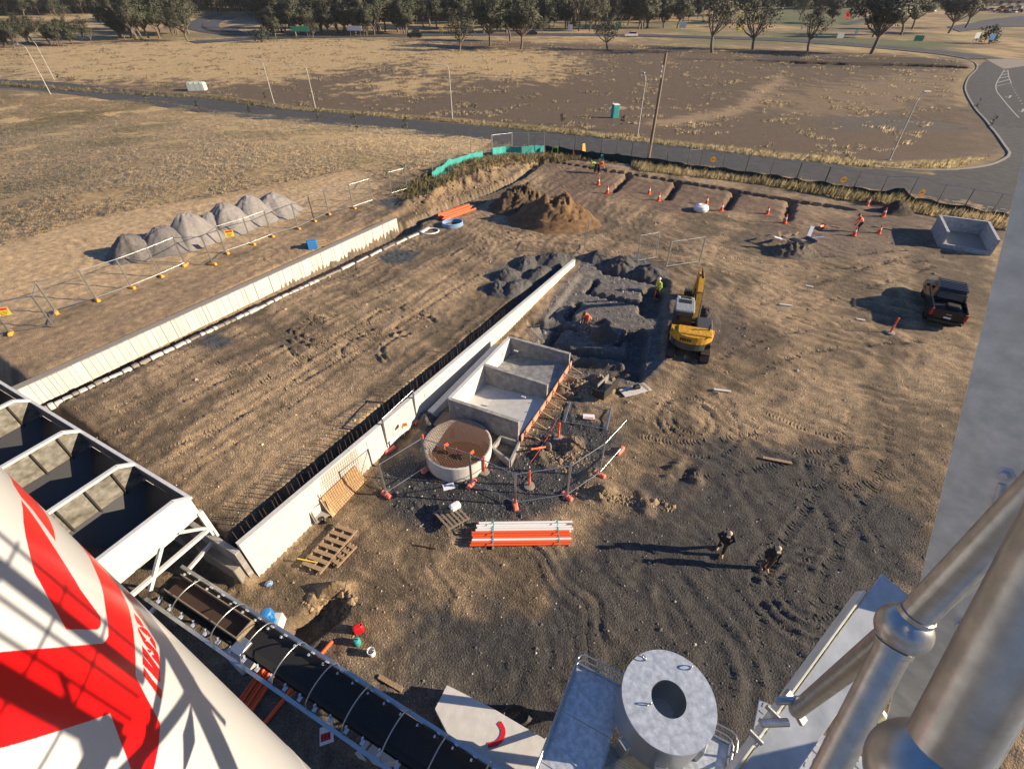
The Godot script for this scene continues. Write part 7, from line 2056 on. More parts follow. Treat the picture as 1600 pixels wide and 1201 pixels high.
# pose: hip height, lean of the trunk, knees and feet, elbows and wrists (local, facing -z)
func person(label: String, at: Vector3, turn: float, pose: Dictionary, look: Dictionary) -> Node3D:
	var o := T("person", label, "person", at, turn)
	var hip := Vector3(0, pose.get("hip", 0.93), pose.get("hipz", 0.0))
	var lean: float = pose.get("lean", 0.0)
	var up := Vector3(0, cos(lean), -sin(lean))
	var chest := hip + up * 0.36
	var neck := hip + up * 0.53
	var look_dn: float = pose.get("nod", lean * 0.6)
	var hup := Vector3(0, cos(look_dn), -sin(look_dn))
	var head := neck + hup * 0.09
	var J := {}
	for s in [-1.0, 1.0]:
		var k := "l" if s < 0 else "r"
		J["sh" + k] = chest + up * 0.1 + Vector3(0.19 * s, 0, 0)
		J["el" + k] = J["sh" + k] + pose.get("el" + k, Vector3(0.07 * s, -0.28, 0.03))
		J["wr" + k] = J["el" + k] + pose.get("wr" + k, Vector3(-0.02 * s, -0.23, -0.1))
		J["hp" + k] = hip + Vector3(0.095 * s, -0.03, 0)
		J["kn" + k] = pose.get("kn" + k, Vector3(0.1 * s, 0.5, -0.02))
		J["an" + k] = pose.get("an" + k, Vector3(0.1 * s, 0.09, 0.03))
		J["to" + k] = J["an" + k] + pose.get("to" + k, Vector3(0.02 * s, -0.05, -0.16))
	var skin := []
	var shirt := []
	var trou := []
	var boots := {}
	var trunk := [[hip, 0.12, chest, 0.135], [chest + Vector3(-0.08, 0, 0), 0.1, chest + Vector3(0.08, 0, 0), 0.1], [chest + up * 0.08, 0.11, neck, 0.06]]
	skin.append_array(trunk)
	for b in trunk: shirt.append([b[0], b[1] + 0.014, b[2], b[3] + (0.012 if b[3] > 0.07 else 0.006)])
	skin.append([neck, 0.055, head + hup * 0.02, 0.055])
	trou.append([hip + Vector3(-0.06, 0.02, 0), 0.125, hip + Vector3(0.06, 0.02, 0), 0.125])
	for s in ["l", "r"]:
		skin.append([J["sh" + s], 0.058, J["el" + s], 0.044]); skin.append([J["el" + s], 0.042, J["wr" + s], 0.028])
		skin.append([J["hp" + s], 0.09, J["kn" + s], 0.058]); skin.append([J["kn" + s], 0.056, J["an" + s], 0.042]); skin.append([J["an" + s], 0.042, J["to" + s], 0.034])
		shirt.append([J["sh" + s], 0.075, J["el" + s], 0.058])
		if look.get("long", true): shirt.append([J["el" + s], 0.057, J["wr" + s].lerp(J["el" + s], 0.08), 0.042])
		trou.append([J["hp" + s], 0.105, J["kn" + s], 0.076])
		if not look.get("shorts", false): trou.append([J["kn" + s], 0.075, J["an" + s] + Vector3(0, 0.05, 0), 0.062])
		boots[s] = [[J["an" + s] + Vector3(0, 0.05, 0), 0.058, J["an" + s], 0.058], [J["an" + s] + Vector3(0, -0.03, 0.03), 0.045, J["to" + s], 0.042]]
	var m := MB.new()
	nets(m, skin, 0.022, 0.035)
	add_to(m, head_mb, Transform3D(Basis(Vector3.RIGHT, -look_dn), head))
	for s in [[-1.0, "l"], [1.0, "r"]]:
		var d: Vector3 = (J["wr" + s[1]] - J["el" + s[1]]).normalized()
		var xa := Vector3(s[0], 0, 0)
		xa = (xa - d * xa.dot(d)).normalized()
		var bz := Basis(xa * s[0] * s[0], -d, xa.cross(-d))
		if s[0] < 0: bz = Basis(-xa, -d, xa.cross(d) * -1.0)
		add_to(m, hand_mb, Transform3D(bz, J["wr" + s[1]]))
	P(o, "body", m.mesh(), M.skin)
	m = MB.new(); nets(m, shirt, 0.024, 0.04); P(o, "shirt", m.mesh(), look.shirt)
	m = MB.new(); nets(m, trou, 0.024, 0.035); P(o, "trousers", m.mesh(), look.trousers)
	for s in ["l", "r"]:
		m = MB.new(); nets(m, boots[s], 0.018, 0.02); P(o, "boot", m.mesh(), M.boot)
	var hx := Transform3D(Basis(Vector3.RIGHT, -look_dn), head)
	m = MB.new()
	if look.get("hat", "hard") == "cap":
		nets(m, [[Vector3(0, 0.125, 0.005), 0.095, Vector3(0, 0.13, -0.005), 0.093]], 0.014, 0.02, hx)
		m.box(hx * Vector3(0, 0.115, -0.13), Vector3(0.15, 0.012, 0.1), hx.basis)
	elif look.get("hat") == "hair":
		nets(m, [[Vector3(0, 0.105, 0.03), 0.092, Vector3(0, 0.13, -0.0), 0.088]], 0.014, 0.02, hx)
	else:
		m.lathe([[0.15, 0.115], [0.115, 0.125], [0.112, 0.16], [0.09, 0.21], [0.05, 0.235], [0, 0.24]], 20, hx * Vector3.ZERO, hx.basis)
	P(o, "hair" if look.get("hat") == "hair" else "hat", m.mesh(), look.hatm)
	if look.has("vest"):
		for y in [0.15, 0.3]:
			m = MB.new(); m.lathe([[0.165, -0.025], [0.165, 0.025]], 20, hip + up * y, Basis(Vector3.RIGHT, -lean).scaled_local(Vector3(1.2, 1, 0.95))); P(o, "reflective_stripe", m.mesh(), look.vest)
	return o

func build_people() -> void:
	mat("skin", Color(0.48, 0.27, 0.18), 0.6)
	mat("boot", Color(0.4, 0.24, 0.12), 0.8)
	mat("navy", Color(0.016, 0.017, 0.022), 0.85)
	mat("charcoal", Color(0.03, 0.028, 0.027), 0.85)
	mat("brown_cloth", Color(0.075, 0.05, 0.035), 0.85)
	mat("hi_orange", Color(0.8, 0.13, 0.03), 0.75)
	mat("hi_yellow", Color(0.5, 0.68, 0.04), 0.75)
	mat("hat_tan", Color(0.5, 0.4, 0.28), 0.8)
	mat("hair_brown", Color(0.06, 0.035, 0.02), 0.8)
	mat("silver", Color(0.6, 0.6, 0.6), 0.4)
	make_body_bits()
	var bend := {"hip": 0.88, "hipz": 0.12, "lean": 1.15, "nod": 1.0, "ell": Vector3(-0.08, -0.26, -0.08), "elr": Vector3(0.08, -0.26, -0.08), "wrl": Vector3(0.03, -0.22, -0.1), "wrr": Vector3(-0.03, -0.22, -0.12), "knl": Vector3(-0.12, 0.48, 0.0), "knr": Vector3(0.12, 0.48, 0.02), "anl": Vector3(-0.13, 0.09, 0.08), "anr": Vector3(0.13, 0.09, 0.12)}
	var walk := {"lean": 0.16, "nod": 0.5, "ell": Vector3(-0.1, -0.26, 0.06), "elr": Vector3(0.1, -0.26, 0.04), "wrl": Vector3(0.14, -0.14, -0.16), "wrr": Vector3(-0.14, -0.14, -0.16), "knl": Vector3(-0.1, 0.5, -0.1), "anl": Vector3(-0.11, 0.09, -0.06), "knr": Vector3(0.1, 0.48, 0.02), "anr": Vector3(0.11, 0.1, 0.2)}
	var stand := {"lean": 0.05, "nod": 0.35, "wrl": Vector3(0.06, -0.2, -0.14), "wrr": Vector3(-0.04, -0.22, -0.1)}
	person("person in black with a dark cap walking on the dark gravel, arms folded in front", on(Vector3(8.48, 0.74, -10.8)), 2.6, walk, {"shirt": M.navy, "trousers": M.charcoal, "hat": "cap", "hatm": M.hat_tan})
	person("person in dark clothes with a pale cap standing beside the tyre tracks", on(Vector3(10.02, 0.76, -10.09)), 2.9, stand, {"shirt": M.navy, "trousers": M.brown_cloth, "hat": "cap", "hatm": M.hat_tan})
	var p3 := person("worker in orange shirt bending over a shovel in the pit", on(Vector3(4.82, 1.53, -26.38)), 2.3, bend.merged({"lean": 0.7, "nod": 0.7}, true), {"shirt": M.hi_orange, "trousers": M.skin_cloth, "hat": "cap", "hatm": M.hair_brown, "long": false})
	person("worker in yellow vest standing at the back of the pit", on(Vector3(10.37, 1.9, -30.74)), 2.0, stand, {"shirt": M.hi_yellow, "trousers": M.charcoal, "hatm": M.white_plastic, "vest": M.silver})
	person("worker in green-yellow and black bending at the road-side trench", on(Vector3(9.26, 1.9, -57.06)), 1.0, bend, {"shirt": M.hi_yellow, "trousers": M.navy, "hat": "cap", "hatm": M.navy, "vest": M.silver})
	person("worker in orange shirt bending beside the one in green-yellow", on(Vector3(9.73, 1.9, -56.83)), -1.2, bend.merged({"lean": 0.9}, true), {"shirt": M.hi_orange, "trousers": M.navy, "hat": "cap", "hatm": M.navy})
	person("worker in orange shirt and dark trousers stooping at the end of the last trench", on(Vector3(29.73, 1.9, -40.64)), 1.2, bend.merged({"lean": 0.6, "nod": 0.6}, true), {"shirt": M.hi_orange, "trousers": M.navy, "hat": "cap", "hatm": M.hair_brown, "vest": M.silver})
	# shovel held by the worker in the pit
	var sh := T("shovel", "long-handled shovel in the hands of the worker in the pit", "shovel", p3.position, p3.rotation.y)
	var m := MB.new(); m.tube([Vector3(0.16, 1.05, -0.2), Vector3(-0.1, 0.12, -0.75)], 0.018, 6); P(sh, "handle", m.mesh(), M.timber)
	m = MB.new(); m.box(Vector3(-0.13, 0.05, -0.82), Vector3(0.22, 0.02, 0.28), Basis(Vector3.RIGHT, 0.5)); P(sh, "blade", m.mesh(), M.dark_steel)
	# measuring staff by the worker in yellow
	m = MB.new(); m.beam(Vector3.ZERO, Vector3(0.1, 2.1, 0), 0.05, 0.03)
	one("levelling_staff", "red levelling staff held upright beside the worker in yellow", "staff", m, M.pink_plastic, on(Vector3(10.15, 1.9, -30.56)))


# ---------------------------------------------------------------- trees and what stands beyond the site
func leaf_clump(m: MB, at: Vector3, r: float, cnt: int, size: float, base: Color, ctr: Vector3) -> void:
	for k in cnt:
		var d := Vector3(rng.randfn(), rng.randfn() * 0.7, rng.randfn()).normalized() * r * pow(rng.randf(), 0.4)
		var p := at + d
		var u := Vector3(rng.randfn(), rng.randfn() - 0.5, rng.randfn()).normalized()
		var w := u.cross(Vector3(rng.randfn(), rng.randfn(), rng.randfn())).normalized()
		var s := size * rng.randf_range(0.6, 1.4)
		var n := ((p - ctr).normalized() + d.normalized() + Vector3(0, 0.3, 0)).normalized()
		m.col = base * rng.randf_range(0.6, 1.45)
		m.tri(p - u * s * 0.6, p + w * s * 0.35, p + u * s * 0.6, n, n, n)
		m.tri(p - u * s * 0.6, p + u * s * 0.6, p - w * s * 0.35, n, n, n)

# gum tree of height h: leaning limbs, clumps of foliage at their ends
func gum(h: float, seed_: int, spread: float, limbs: int, dense: int, col: Color) -> Array:
	rng.seed = seed_
	var tm := MB.new()
	var cm := MB.new()
	var fork := Vector3(rng.randf_range(-0.06, 0.06) * h, h * rng.randf_range(0.16, 0.3), rng.randf_range(-0.05, 0.05) * h)
	tm.tube([Vector3(0, -0.4, 0), fork * 0.5 + Vector3(0.02 * h, 0, 0), fork], h * 0.032, 7, false, h * 0.024)
	var ctr := Vector3(fork.x, h * 0.62, fork.z)
	for k in limbs:
		var a := TAU * (k + rng.randf() * 0.7) / limbs
		var out := Vector3(cos(a), 0, sin(a))
		var reach := spread * h * rng.randf_range(0.35, 1.0)
		var tip := fork + out * reach + Vector3(0, h * rng.randf_range(0.22, 0.72), 0)
		var mid := fork.lerp(tip, 0.45) + out * reach * 0.12 + Vector3(0, -0.02 * h, 0)
		tm.tube([fork, mid, tip], h * 0.02, 5, false, h * 0.005)
		for j in 4:
			var t := rng.randf_range(0.15, 1.0)
			var q := mid.lerp(tip, t)
			var e := q + Vector3(rng.randfn(), rng.randf_range(0.1, 1.0), rng.randfn()) * h * 0.09
			tm.tube([q, e], h * 0.008, 4, false, h * 0.003)
			leaf_clump(cm, e, h * rng.randf_range(0.09, 0.15), dense, h * 0.03, col, ctr)
		leaf_clump(cm, tip, h * rng.randf_range(0.08, 0.13), dense, h * 0.03, col, ctr)
	return [tm.mesh(), cm.mesh()]

func inside(poly: PackedVector2Array) -> Vector3:
	var lo := poly[0]
	var hi := poly[0]
	for p in poly:
		lo = lo.min(p); hi = hi.max(p)
	for k in 200:
		var q := Vector2(rng.randf_range(lo.x, hi.x), rng.randf_range(lo.y, hi.y))
		if Geometry2D.is_point_in_polygon(q, poly): return Vector3(q.x, 0, q.y)
	return Vector3(poly[0].x, 0, poly[0].y)

var gums := []

func tree(called: String, label: String, at: Vector3, h: float, kind: int, group: String) -> void:
	var g: Array = gums[kind % gums.size()]
	var o := T(called, label, "tree", on(at), rng.randf() * TAU, group)
	o.scale = Vector3.ONE * (h / 14.0)
	P(o, "trunk", g[0], M.bark); P(o, "crown", g[1], M.leaf)

func build_trees() -> void:
	var ol := Color(0.045, 0.05, 0.026)
	var gr := Color(0.036, 0.045, 0.022)
	gums = [gum(14, 101, 0.36, 11, 95, ol), gum(14, 102, 0.46, 9, 42, ol), gum(14, 103, 0.32, 13, 110, gr), gum(14, 104, 0.5, 8, 38, Color(0.055, 0.055, 0.03)), gum(14, 105, 0.3, 14, 120, gr), gum(14, 106, 0.42, 12, 100, Color(0.045, 0.047, 0.027))]
	rng.seed = 77
	var fr := [[Vector3(-19.71, -2.6, -220.52), 13, 1, "slim gum tree with a pale trunk in front of the highway sign"], [Vector3(-8.7, -2.6, -235.81), 16, 0, "gum tree with forked pale trunk, first past the slim one"], [Vector3(-0.83, -2.6, -255.87), 15, 2, "gum tree on the highway verge behind the pale-trunked pair"], [Vector3(3.45, -2.6, -226.84), 15, 5, "full-crowned gum tree in front of the highway bend"], [Vector3(36.37, -2.6, -222.59), 12, 1, "thin crooked gum tree beside the green highway sign"], [Vector3(73.35, -2.6, -214.52), 18, 3, "leaning open-branched gum tree at the edge of the bare field"], [Vector3(92.21, -2.6, -224.7), 18, 1, "spreading gum tree with many pale limbs beside the leaning one"], [Vector3(110.35, -2.6, -218.49), 13, 3, "low spreading gum tree above the shaded bank"], [Vector3(129.29, -2.6, -210.69), 20, 5, "big leaning gum tree at the end of the shaded bank"], [Vector3(184.19, -2.6, -282.59), 18, 2, "dark gum tree behind the big leaning one"], [Vector3(209.81, -2.6, -315.1), 17, 0, "slanting gum tree beyond the highway verge"], [Vector3(165.18, -2.6, -273.12), 15, 4, "dark gum tree on the far verge under the big one"], [Vector3(213.55, -2.6, -292.7), 17, 5, "dense gum tree left of the round bush"], [Vector3(243.53, -2.6, -323.3), 17, 3, "leaning gum tree behind the dense one"], [Vector3(184.28, -2.6, -388.33), 13, 1, "thin gum tree standing on the green paddock"], [Vector3(188.21, -2.6, -355.49), 12, 4, "small dark gum tree beside the red sign"], [Vector3(182.59, -2.6, -365.83), 8, 2, "short round tree on the green paddock"], [Vector3(28.89, -2.6, -323.3), 12, 4, "gum tree on the highway median, left of the tall pair"], [Vector3(39.08, -2.6, -319.15), 13, 0, "gum tree on the highway median with a split trunk"], [Vector3(-259.99, -2.6, -350.52), 12, 1, "lone tree standing in the far tan paddock"]]
	for q in fr: tree("gum_tree", q[3], q[0], q[1], q[2], "gum trees along the field edge")
	# round bush by the roundabout
	for q in [[Vector3(197.8, -2.6, -245.46), 8.0, "round dark green bush beside the roundabout"], [Vector3(-106.1, -2.6, -250.56), 7.0, "dark rounded bush at the end of the far curving road"], [Vector3(32.68, -2.6, -323.3), 5.0, "dark bush on the highway median"], [Vector3(14.27, -2.6, -319.15), 4.5, "small bush beside the dark car"], [Vector3(116.38, -2.6, -331.91), 7.0, "dark bush at the edge of the far wood"]]:
		var m := MB.new()
		for k in 26: leaf_clump(m, Vector3(rng.randfn() * 1.6, rng.randf_range(0.6, 4.2), rng.randfn() * 1.6), 1.1, 34, 0.42, gr, Vector3(0, 1.5, 0))
		var o := T("bush", q[2], "bush", on(q[0]), 0, "bushes along the highway")
		o.scale = Vector3.ONE * q[1] / 6.0
		P(o, "foliage", m.mesh(), M.leaf)
		m = MB.new(); m.tube([Vector3(0, -0.3, 0), Vector3(0.1, 2.0, 0)], 0.2, 6, false, 0.1); P(o, "stem", m.mesh(), M.bark)
	# woods one can count
	var zones := [[pv([-202.33, -226.84, -184.27, -222.59, -170.66, -240.54, -185.83, -261.39, -216.52, -250.56]), 22, 8.5, "tree in the hedge line of the far paddock"], [pv([-173.16, -261.39, -151.57, -250.56, -135.33, -250.56, -156.56, -292.7, -184.64, -315.1, -209.82, -323.3]), 26, 13.0, "tree in the wood this side of the curving road"], [pv([-116.38, -267.13, -106.99, -261.39, -49, -285.89, -55.04, -323.3, -130.71, -323.3]), 30, 14.0, "tree in the wood behind the green highway sign"], [pv([-53.71, -315.1, 0, -315.1, 89.43, -323.3, 108.06, -394.38, -66.5, -394.38]), 30, 14.5, "tree in the wood beyond the highway"], [pv([-213.26, -323.3, -196.13, -371.22, -221.28, -422.23, -260.31, -399.49]), 24, 13.0, "tree in the wood above the far paddock"], [pv([-49, -285.89, -17.98, -279.37, 32.03, -299.82, 87.28, -315.1, 96.57, -350.52, -57.89, -340.98]), 28, 13.5, "tree in the belt beyond the highway"], [pv([-105.55, -250.56, -91.95, -267.13, -49, -285.89, -52.45, -307.28, -121.72, -299.82]), 20, 11.0, "tree in the row before the green sign"], [pv([94.06, -340.98, 144.99, -360.59, 173.82, -437, 118.01, -433.01]), 10, 13.0, "tree at the edge of the green paddock"]]
	for z in zones:
		var spots := []
		for k in z[1]: spots.append(inside(z[0]))
		spots.sort_custom(func(a: Vector3, b: Vector3) -> bool: return a.x / -a.z < b.x / -b.z)
		for k in z[1]:
			var p: Vector3 = spots[k]
			tree("woodland_tree", "%s %s, counted from its left end" % [ORD[k % 30], z[3]], p, z[2] * rng.randf_range(0.55, 1.35), rng.randi() % 6, z[3].replace("tree in the", "trees of the").replace("tree at", "trees at"))
	# far woods
	for kind in [0, 2, 4]:
		var xs := []
		for z in [pv([-380.28, -360.85, -250.32, -427.03, -167.5, -419.98, -62.76, -371.22, 104.94, -382.46, 132.93, -491.71, -84.15, -506.49, -384.51, -462.88, -435.21, -417.45]), pv([-151.95, -340.98, -62.76, -371.22, -74.47, -444.63, -179.2, -427.41]), pv([-503.95, -441.79, 431.9, -462.77, 622.31, -552.83, -692.42, -520.48]), pv([135.79, -502.97, 266.78, -475.15, 350.32, -482.6, 365.44, -504.78, 145.17, -539.85])]:
			for k in 260:
				var p := on(inside(z))
				if p.y > 60: continue
				var c: Vector3 = Vector3(-172.7, -2.6, -350.52)
				if p.distance_to(c) < 45.0: continue
				xs.append(Transform3D(Basis(Vector3.UP, rng.randf() * TAU).scaled(Vector3.ONE * rng.randf_range(0.8, 1.3)), p))
		var o: Node3D = null
		for part_ in 2:
			var mm := MultiMesh.new()
			mm.transform_format = MultiMesh.TRANSFORM_3D
			mm.mesh = gums[kind][part_]
			mm.instance_count = xs.size()
			for k in xs.size(): mm.set_instance_transform(k, xs[k])
			var mi := MultiMeshInstance3D.new()
			mi.name = numbered(["far_wood_trunk", "far_wood_crown"][part_]); mi.multimesh = mm
			mi.material_override = [M.bark, M.leaf][part_]
			mi.set_meta("kind", "stuff"); mi.set_meta("label", ["trunks of the far wood along the skyline", "crowns of the far wood along the skyline"][part_])
			add_child(mi)

func build_poles() -> void:
	var w := MB.new()
	# street lamps: pole with an outreach arm towards +x
	var mk := func(label: String, at: Vector3, turn: float, h: float, arm: float) -> void:
		var o := T("street_lamp", label, "street lamp", on(at), turn, "street lamps along the road")
		var m := MB.new(); m.tube([Vector3(0, -0.2, 0), Vector3(0, h - 0.9, 0)], 0.1, 8, true, 0.06); P(o, "pole", m.mesh(), M.lamp_pole)
		m = MB.new(); m.tube([Vector3(0, h - 0.9, 0), Vector3(0.1, h - 0.35, 0), Vector3(0.5, h - 0.05, 0), Vector3(1.2, h + 0.05, 0), Vector3(arm, h + 0.1, 0)], 0.06, 8, true, 0.04); P(o, "arm", m.mesh(), M.lamp_pole)
		m = MB.new(); m.cbox(Vector3(arm + 0.3, h + 0.08, 0), Vector3(0.75, 0.12, 0.28), 0.04); P(o, "luminaire", m.mesh(), M.lamp_pole)
		m = MB.new(); m.cbox(Vector3(0, -0.02, 0), Vector3(0.5, 0.16, 0.5), 0.03); P(o, "base", m.mesh(), M.concrete)
	mk.call("street lamp on the near verge at the far end of the road, before the bend", Vector3(-107.42, -2.34, -130.07), PI, 9.6, 1.4)
	mk.call("street lamp across the road from the first lamp", Vector3(-124.07, -2.6, -153.96), PI, 8.5, 2.6)
	mk.call("street lamp beside the saplings across from the gravel heaps", Vector3(-52.16, -2.6, -121.17), PI * 0.95, 8.0, 1.6)
	mk.call("street lamp with long arm opposite the loose fence panels", Vector3(-41.02, -2.41, -114.76), PI, 7.6, 3.0)
	mk.call("street lamp opposite the teal silt cloth", Vector3(-10.53, -0.74, -95.95), PI, 8.3, 2.0)
	mk.call("street lamp beside the timber power pole", Vector3(18.99, 0.3, -80.61), 2.4, 8.0, 0.4)
	mk.call("street lamp near the sweeping kerb of the corner", Vector3(48.65, 0.66, -66.59), 0.1, 7.6, 0.3)
	var pp := T("power_pole", "tall timber power pole beside the road fence", "power pole", on(Vector3(16.28, 1.67, -61.81)), 0.2)
	w = MB.new(); w.tube([Vector3(0, -0.3, 0), Vector3(0.02, 5.5, 0), Vector3(0.0, 11.0, 0)], 0.2, 10, true, 0.14); P(pp, "pole", w.mesh(), M.timber_grey)
	w = MB.new(); w.box(Vector3(-0.15, 9.3, 0.1), Vector3(0.12, 1.2, 0.1)); P(pp, "bracket", w.mesh(), M.galv)
	for k in 3:
		w = MB.new(); w.lathe([[0.04, 0], [0.07, 0.05], [0.04, 0.1], [0.07, 0.15], [0.0, 0.2]], 8, Vector3(-0.25, 8.8 + k * 0.45, 0.12)); P(pp, "insulator", w.mesh(), M.white_plastic)
	# portable toilet
	var t := T("portable_toilet", "teal portable toilet standing alone in the bare field", "portable toilet", on(Vector3(18.75, -1.05, -99.58)), 0.25)
	w = MB.new(); w.cbox(Vector3(0, 1.1, 0), Vector3(1.12, 2.1, 1.12), 0.04); P(t, "cabin", w.mesh(), M.teal_plastic)
	w = MB.new(); w.box(Vector3(0.0, 1.05, 0.566), Vector3(0.72, 1.8, 0.02)); var dr := P(t, "door", w.mesh(), M.teal_cloth)
	w = MB.new(); w.box(Vector3(0.28, 1.05, 0.59), Vector3(0.06, 0.14, 0.03)); P(dr, "handle", w.mesh(), M.black)
	w = MB.new(); w.cbox(Vector3(0, 2.2, 0), Vector3(1.18, 0.12, 1.18), 0.05); P(t, "roof", w.mesh(), M.white_plastic)
	w = MB.new(); w.tube([Vector3(-0.4, 2.1, -0.4), Vector3(-0.4, 2.5, -0.4)], 0.05, 8); P(t, "vent_pipe", w.mesh(), M.white_plastic)
	for s in [-0.4, 0.4]:
		w = MB.new(); w.box(Vector3(s, 0.03, 0), Vector3(0.14, 0.1, 1.2)); P(t, "skid", w.mesh(), M.dark_steel)
	# wrapped crate on the field side of the road
	var c := T("wrapped_crate", "pale grey-green wrapped crate lying on the far verge of the road", "crate", on(Vector3(-76.97, -2.6, -137.56)), 0.15)
	w = MB.new(); w.cbox(Vector3(0, 0.9, 0), Vector3(4.2, 1.7, 2.0), 0.25); P(c, "body", w.mesh(), M.cabinet)
	for x in [-1.2, 0.0, 1.2]:
		w = MB.new(); w.box(Vector3(x, 0.9, 0), Vector3(0.12, 1.74, 2.05)); P(c, "strap", w.mesh(), M.concrete_blue)
	# saplings with guards along the road
	var sp := [[Vector3(-121.01, -2.6, -151.85), "first beyond the road bend"], [Vector3(-79.36, -2.59, -120.42), "on the near verge opposite the wrapped crate"], [Vector3(-64.68, -2.6, -113.26), "on the near verge, next towards the site"], [Vector3(-49.9, -1.83, -104.03), "on the near verge across from the curved lamp"], [Vector3(-54.39, -2.6, -122.58), "beside the curved lamp"], [Vector3(-33.41, -0.84, -94), "across from the long-armed lamp"], [Vector3(-24.68, -0.05, -84.95), "on the near verge before the grass slope"], [Vector3(-16.25, 0.26, -81.56), "on the near verge before the teal cloth"], [Vector3(-6.81, -1, -99.85), "on the far verge past the lamp"], [Vector3(8.45, -0.4, -91.43), "dark green, on the far verge near the toilet"], [Vector3(17.51, -0.01, -85.23), "on the far verge left of the power pole"], [Vector3(96.54, -2.6, -114.52), "leaning out over the cross street kerb"], [Vector3(86.35, -2.38, -96.91), "on the kerb of the cross street, next towards the corner"]]
	for q in sp:
		var o := T("sapling", "young tree " + q[1], "sapling", on(q[0]), rng.randf(), "young trees along the road")
		w = MB.new(); w.tube([Vector3(0, -0.1, 0), Vector3(0.05, 1.3, 0), Vector3(0.15, 2.2, 0)], 0.03, 5, false, 0.012); P(o, "stem", w.mesh(), M.bark)
		w = MB.new()
		for k in 7: leaf_clump(w, Vector3(rng.randfn() * 0.18, rng.randf_range(0.6, 2.2), rng.randfn() * 0.18), 0.28, 12, 0.2, Color(0.045, 0.06, 0.025), Vector3(0, 1.2, 0))
		P(o, "foliage", w.mesh(), M.leaf)
	# highway signs
	var sg := [[Vector3(-94.25, -2.6, -267.13), 8.0, 3.6, "green", "wide green direction sign beside the far wood"], [Vector3(-72.35, -2.6, -276.21), 7.0, 3.2, "white_plastic", "pale back of a direction sign past the green one"], [Vector3(-20.98, -2.6, -267.13), 3.5, 4.0, "green", "tall green sign behind the slim gum tree"], [Vector3(46.65, -2.6, -264.23), 2.4, 5.0, "green", "narrow bright green sign beside the crooked gum"], [Vector3(25.86, -2.6, -267.13), 2.0, 4.0, "white_plastic", "white sign on the near side of the highway"], [Vector3(78.28, -2.6, -276.21), 3.0, 4.5, "white_plastic", "white sign at the far side of the highway"], [Vector3(103.57, -2.6, -273.12), 2.0, 3.5, "sign_yellow", "yellow warning sign on the highway verge"], [Vector3(132.62, -2.6, -240.54), 2.6, 3.2, "white_plastic", "white sign on the verge near the low gum"], [Vector3(148.86, -2.6, -258.6), 1.2, 3.0, "white_plastic", "small white marker on the far verge"], [Vector3(156.84, -2.6, -229.03), 3.2, 3.2, "green", "leaning green sign before the roundabout"], [Vector3(193.13, -2.6, -350.52), 3.0, 4.5, "red_paint", "red sign standing on the green paddock"], [Vector3(184.17, -2.6, -235.81), 2.2, 3.5, "white_plastic", "white sign beside the round bush"], [Vector3(186.63, -2.6, -231.25), 2.4, 3.4, "blue_plastic", "blue sign in front of the round bush"], [Vector3(-32.97, -2.6, -279.37), 1.6, 2.6, "sign_yellow", "small amber marker in the middle of the highway verge"]]
	for q in sg:
		var o := T("highway_sign", q[4], "sign", on(q[0]), rng.randf_range(-0.3, 0.3), "signs along the highway")
		w = MB.new(); w.box(Vector3(0, q[2], 0), Vector3(q[1], q[2] * 0.55, 0.1)); P(o, "board", w.mesh(), M[q[3]] if q[3] != "green" else M.sign_green)
		for s in [-0.35, 0.35]:
			w = MB.new(); w.tube([Vector3(q[1] * s, -0.2, -0.1), Vector3(q[1] * s, q[2], -0.1)], 0.07, 6); P(o, "post", w.mesh(), M.galv)
	far_car("car", "white hatchback driving on the highway", Vector3(55.15, -2.6, -276.21), PI / 2, Color(0.9, 0.9, 0.9), 6.0, 2.0)
	far_car("car", "dark car behind the gum tree on the highway", Vector3(9.19, -2.6, -285.89), PI / 2, Color(0.03, 0.035, 0.05), 5.6, 1.9)
	far_car("delivery_truck", "small black truck on the highway in front of the wood", Vector3(-44.13, -2.6, -270.1), PI / 2, Color(0.02, 0.02, 0.025), 6.5, 3.0)
	far_car("car", "white car on the drive among the paddock trees", Vector3(294.23, -0.17, -429.06), 0.4, Color(0.85, 0.87, 0.9), 5.0, 1.7)
	for k in 9:
		far_car("car", "%s parked car on the far car park, counted from the trees" % ORD[k], [Vector3(328.18, 0.26, -427.41), Vector3(333.19, 0.3, -426.4), Vector3(330.93, 0, -417.37), Vector3(332.44, -0.12, -412.46), Vector3(336.88, -0.08, -411.56), Vector3(343.63, 0.12, -414.77), Vector3(349.33, 0.88, -438), Vector3(354.38, 0.93, -436.91), Vector3(362.42, 1.15, -440.33)][k], 0.3 * (k % 3), [Color(0.05, 0.05, 0.06), Color(0.6, 0.62, 0.65), Color(0.7, 0.25, 0.08), Color(0.1, 0.15, 0.3), Color(0.75, 0.75, 0.78), Color(0.04, 0.04, 0.05), Color(0.5, 0.1, 0.08), Color(0.3, 0.32, 0.35), Color(0.65, 0.66, 0.7)][k], 5.0, 1.8)
	var bd := T("far_shed", "low shed with a red-brown roof beyond the far car park", "building", on(Vector3(374.41, 2.07, -465.25)), 0.1)
	w = MB.new(); w.box(Vector3(0, 1.6, 0), Vector3(46, 3.2, 10)); P(bd, "wall", w.mesh(), M.concrete)
	w = MB.new(); w.face([Vector3(-24, 3.2, 6), Vector3(24, 3.2, 6), Vector3(24, 5.6, 0), Vector3(-24, 5.6, 0)], Vector3(0, 1, 1)); w.face([Vector3(-24, 3.2, -6), Vector3(24, 3.2, -6), Vector3(24, 5.6, 0), Vector3(-24, 5.6, 0)], Vector3(0, 1, -1)); P(bd, "roof", w.mesh(), M.roof_red)
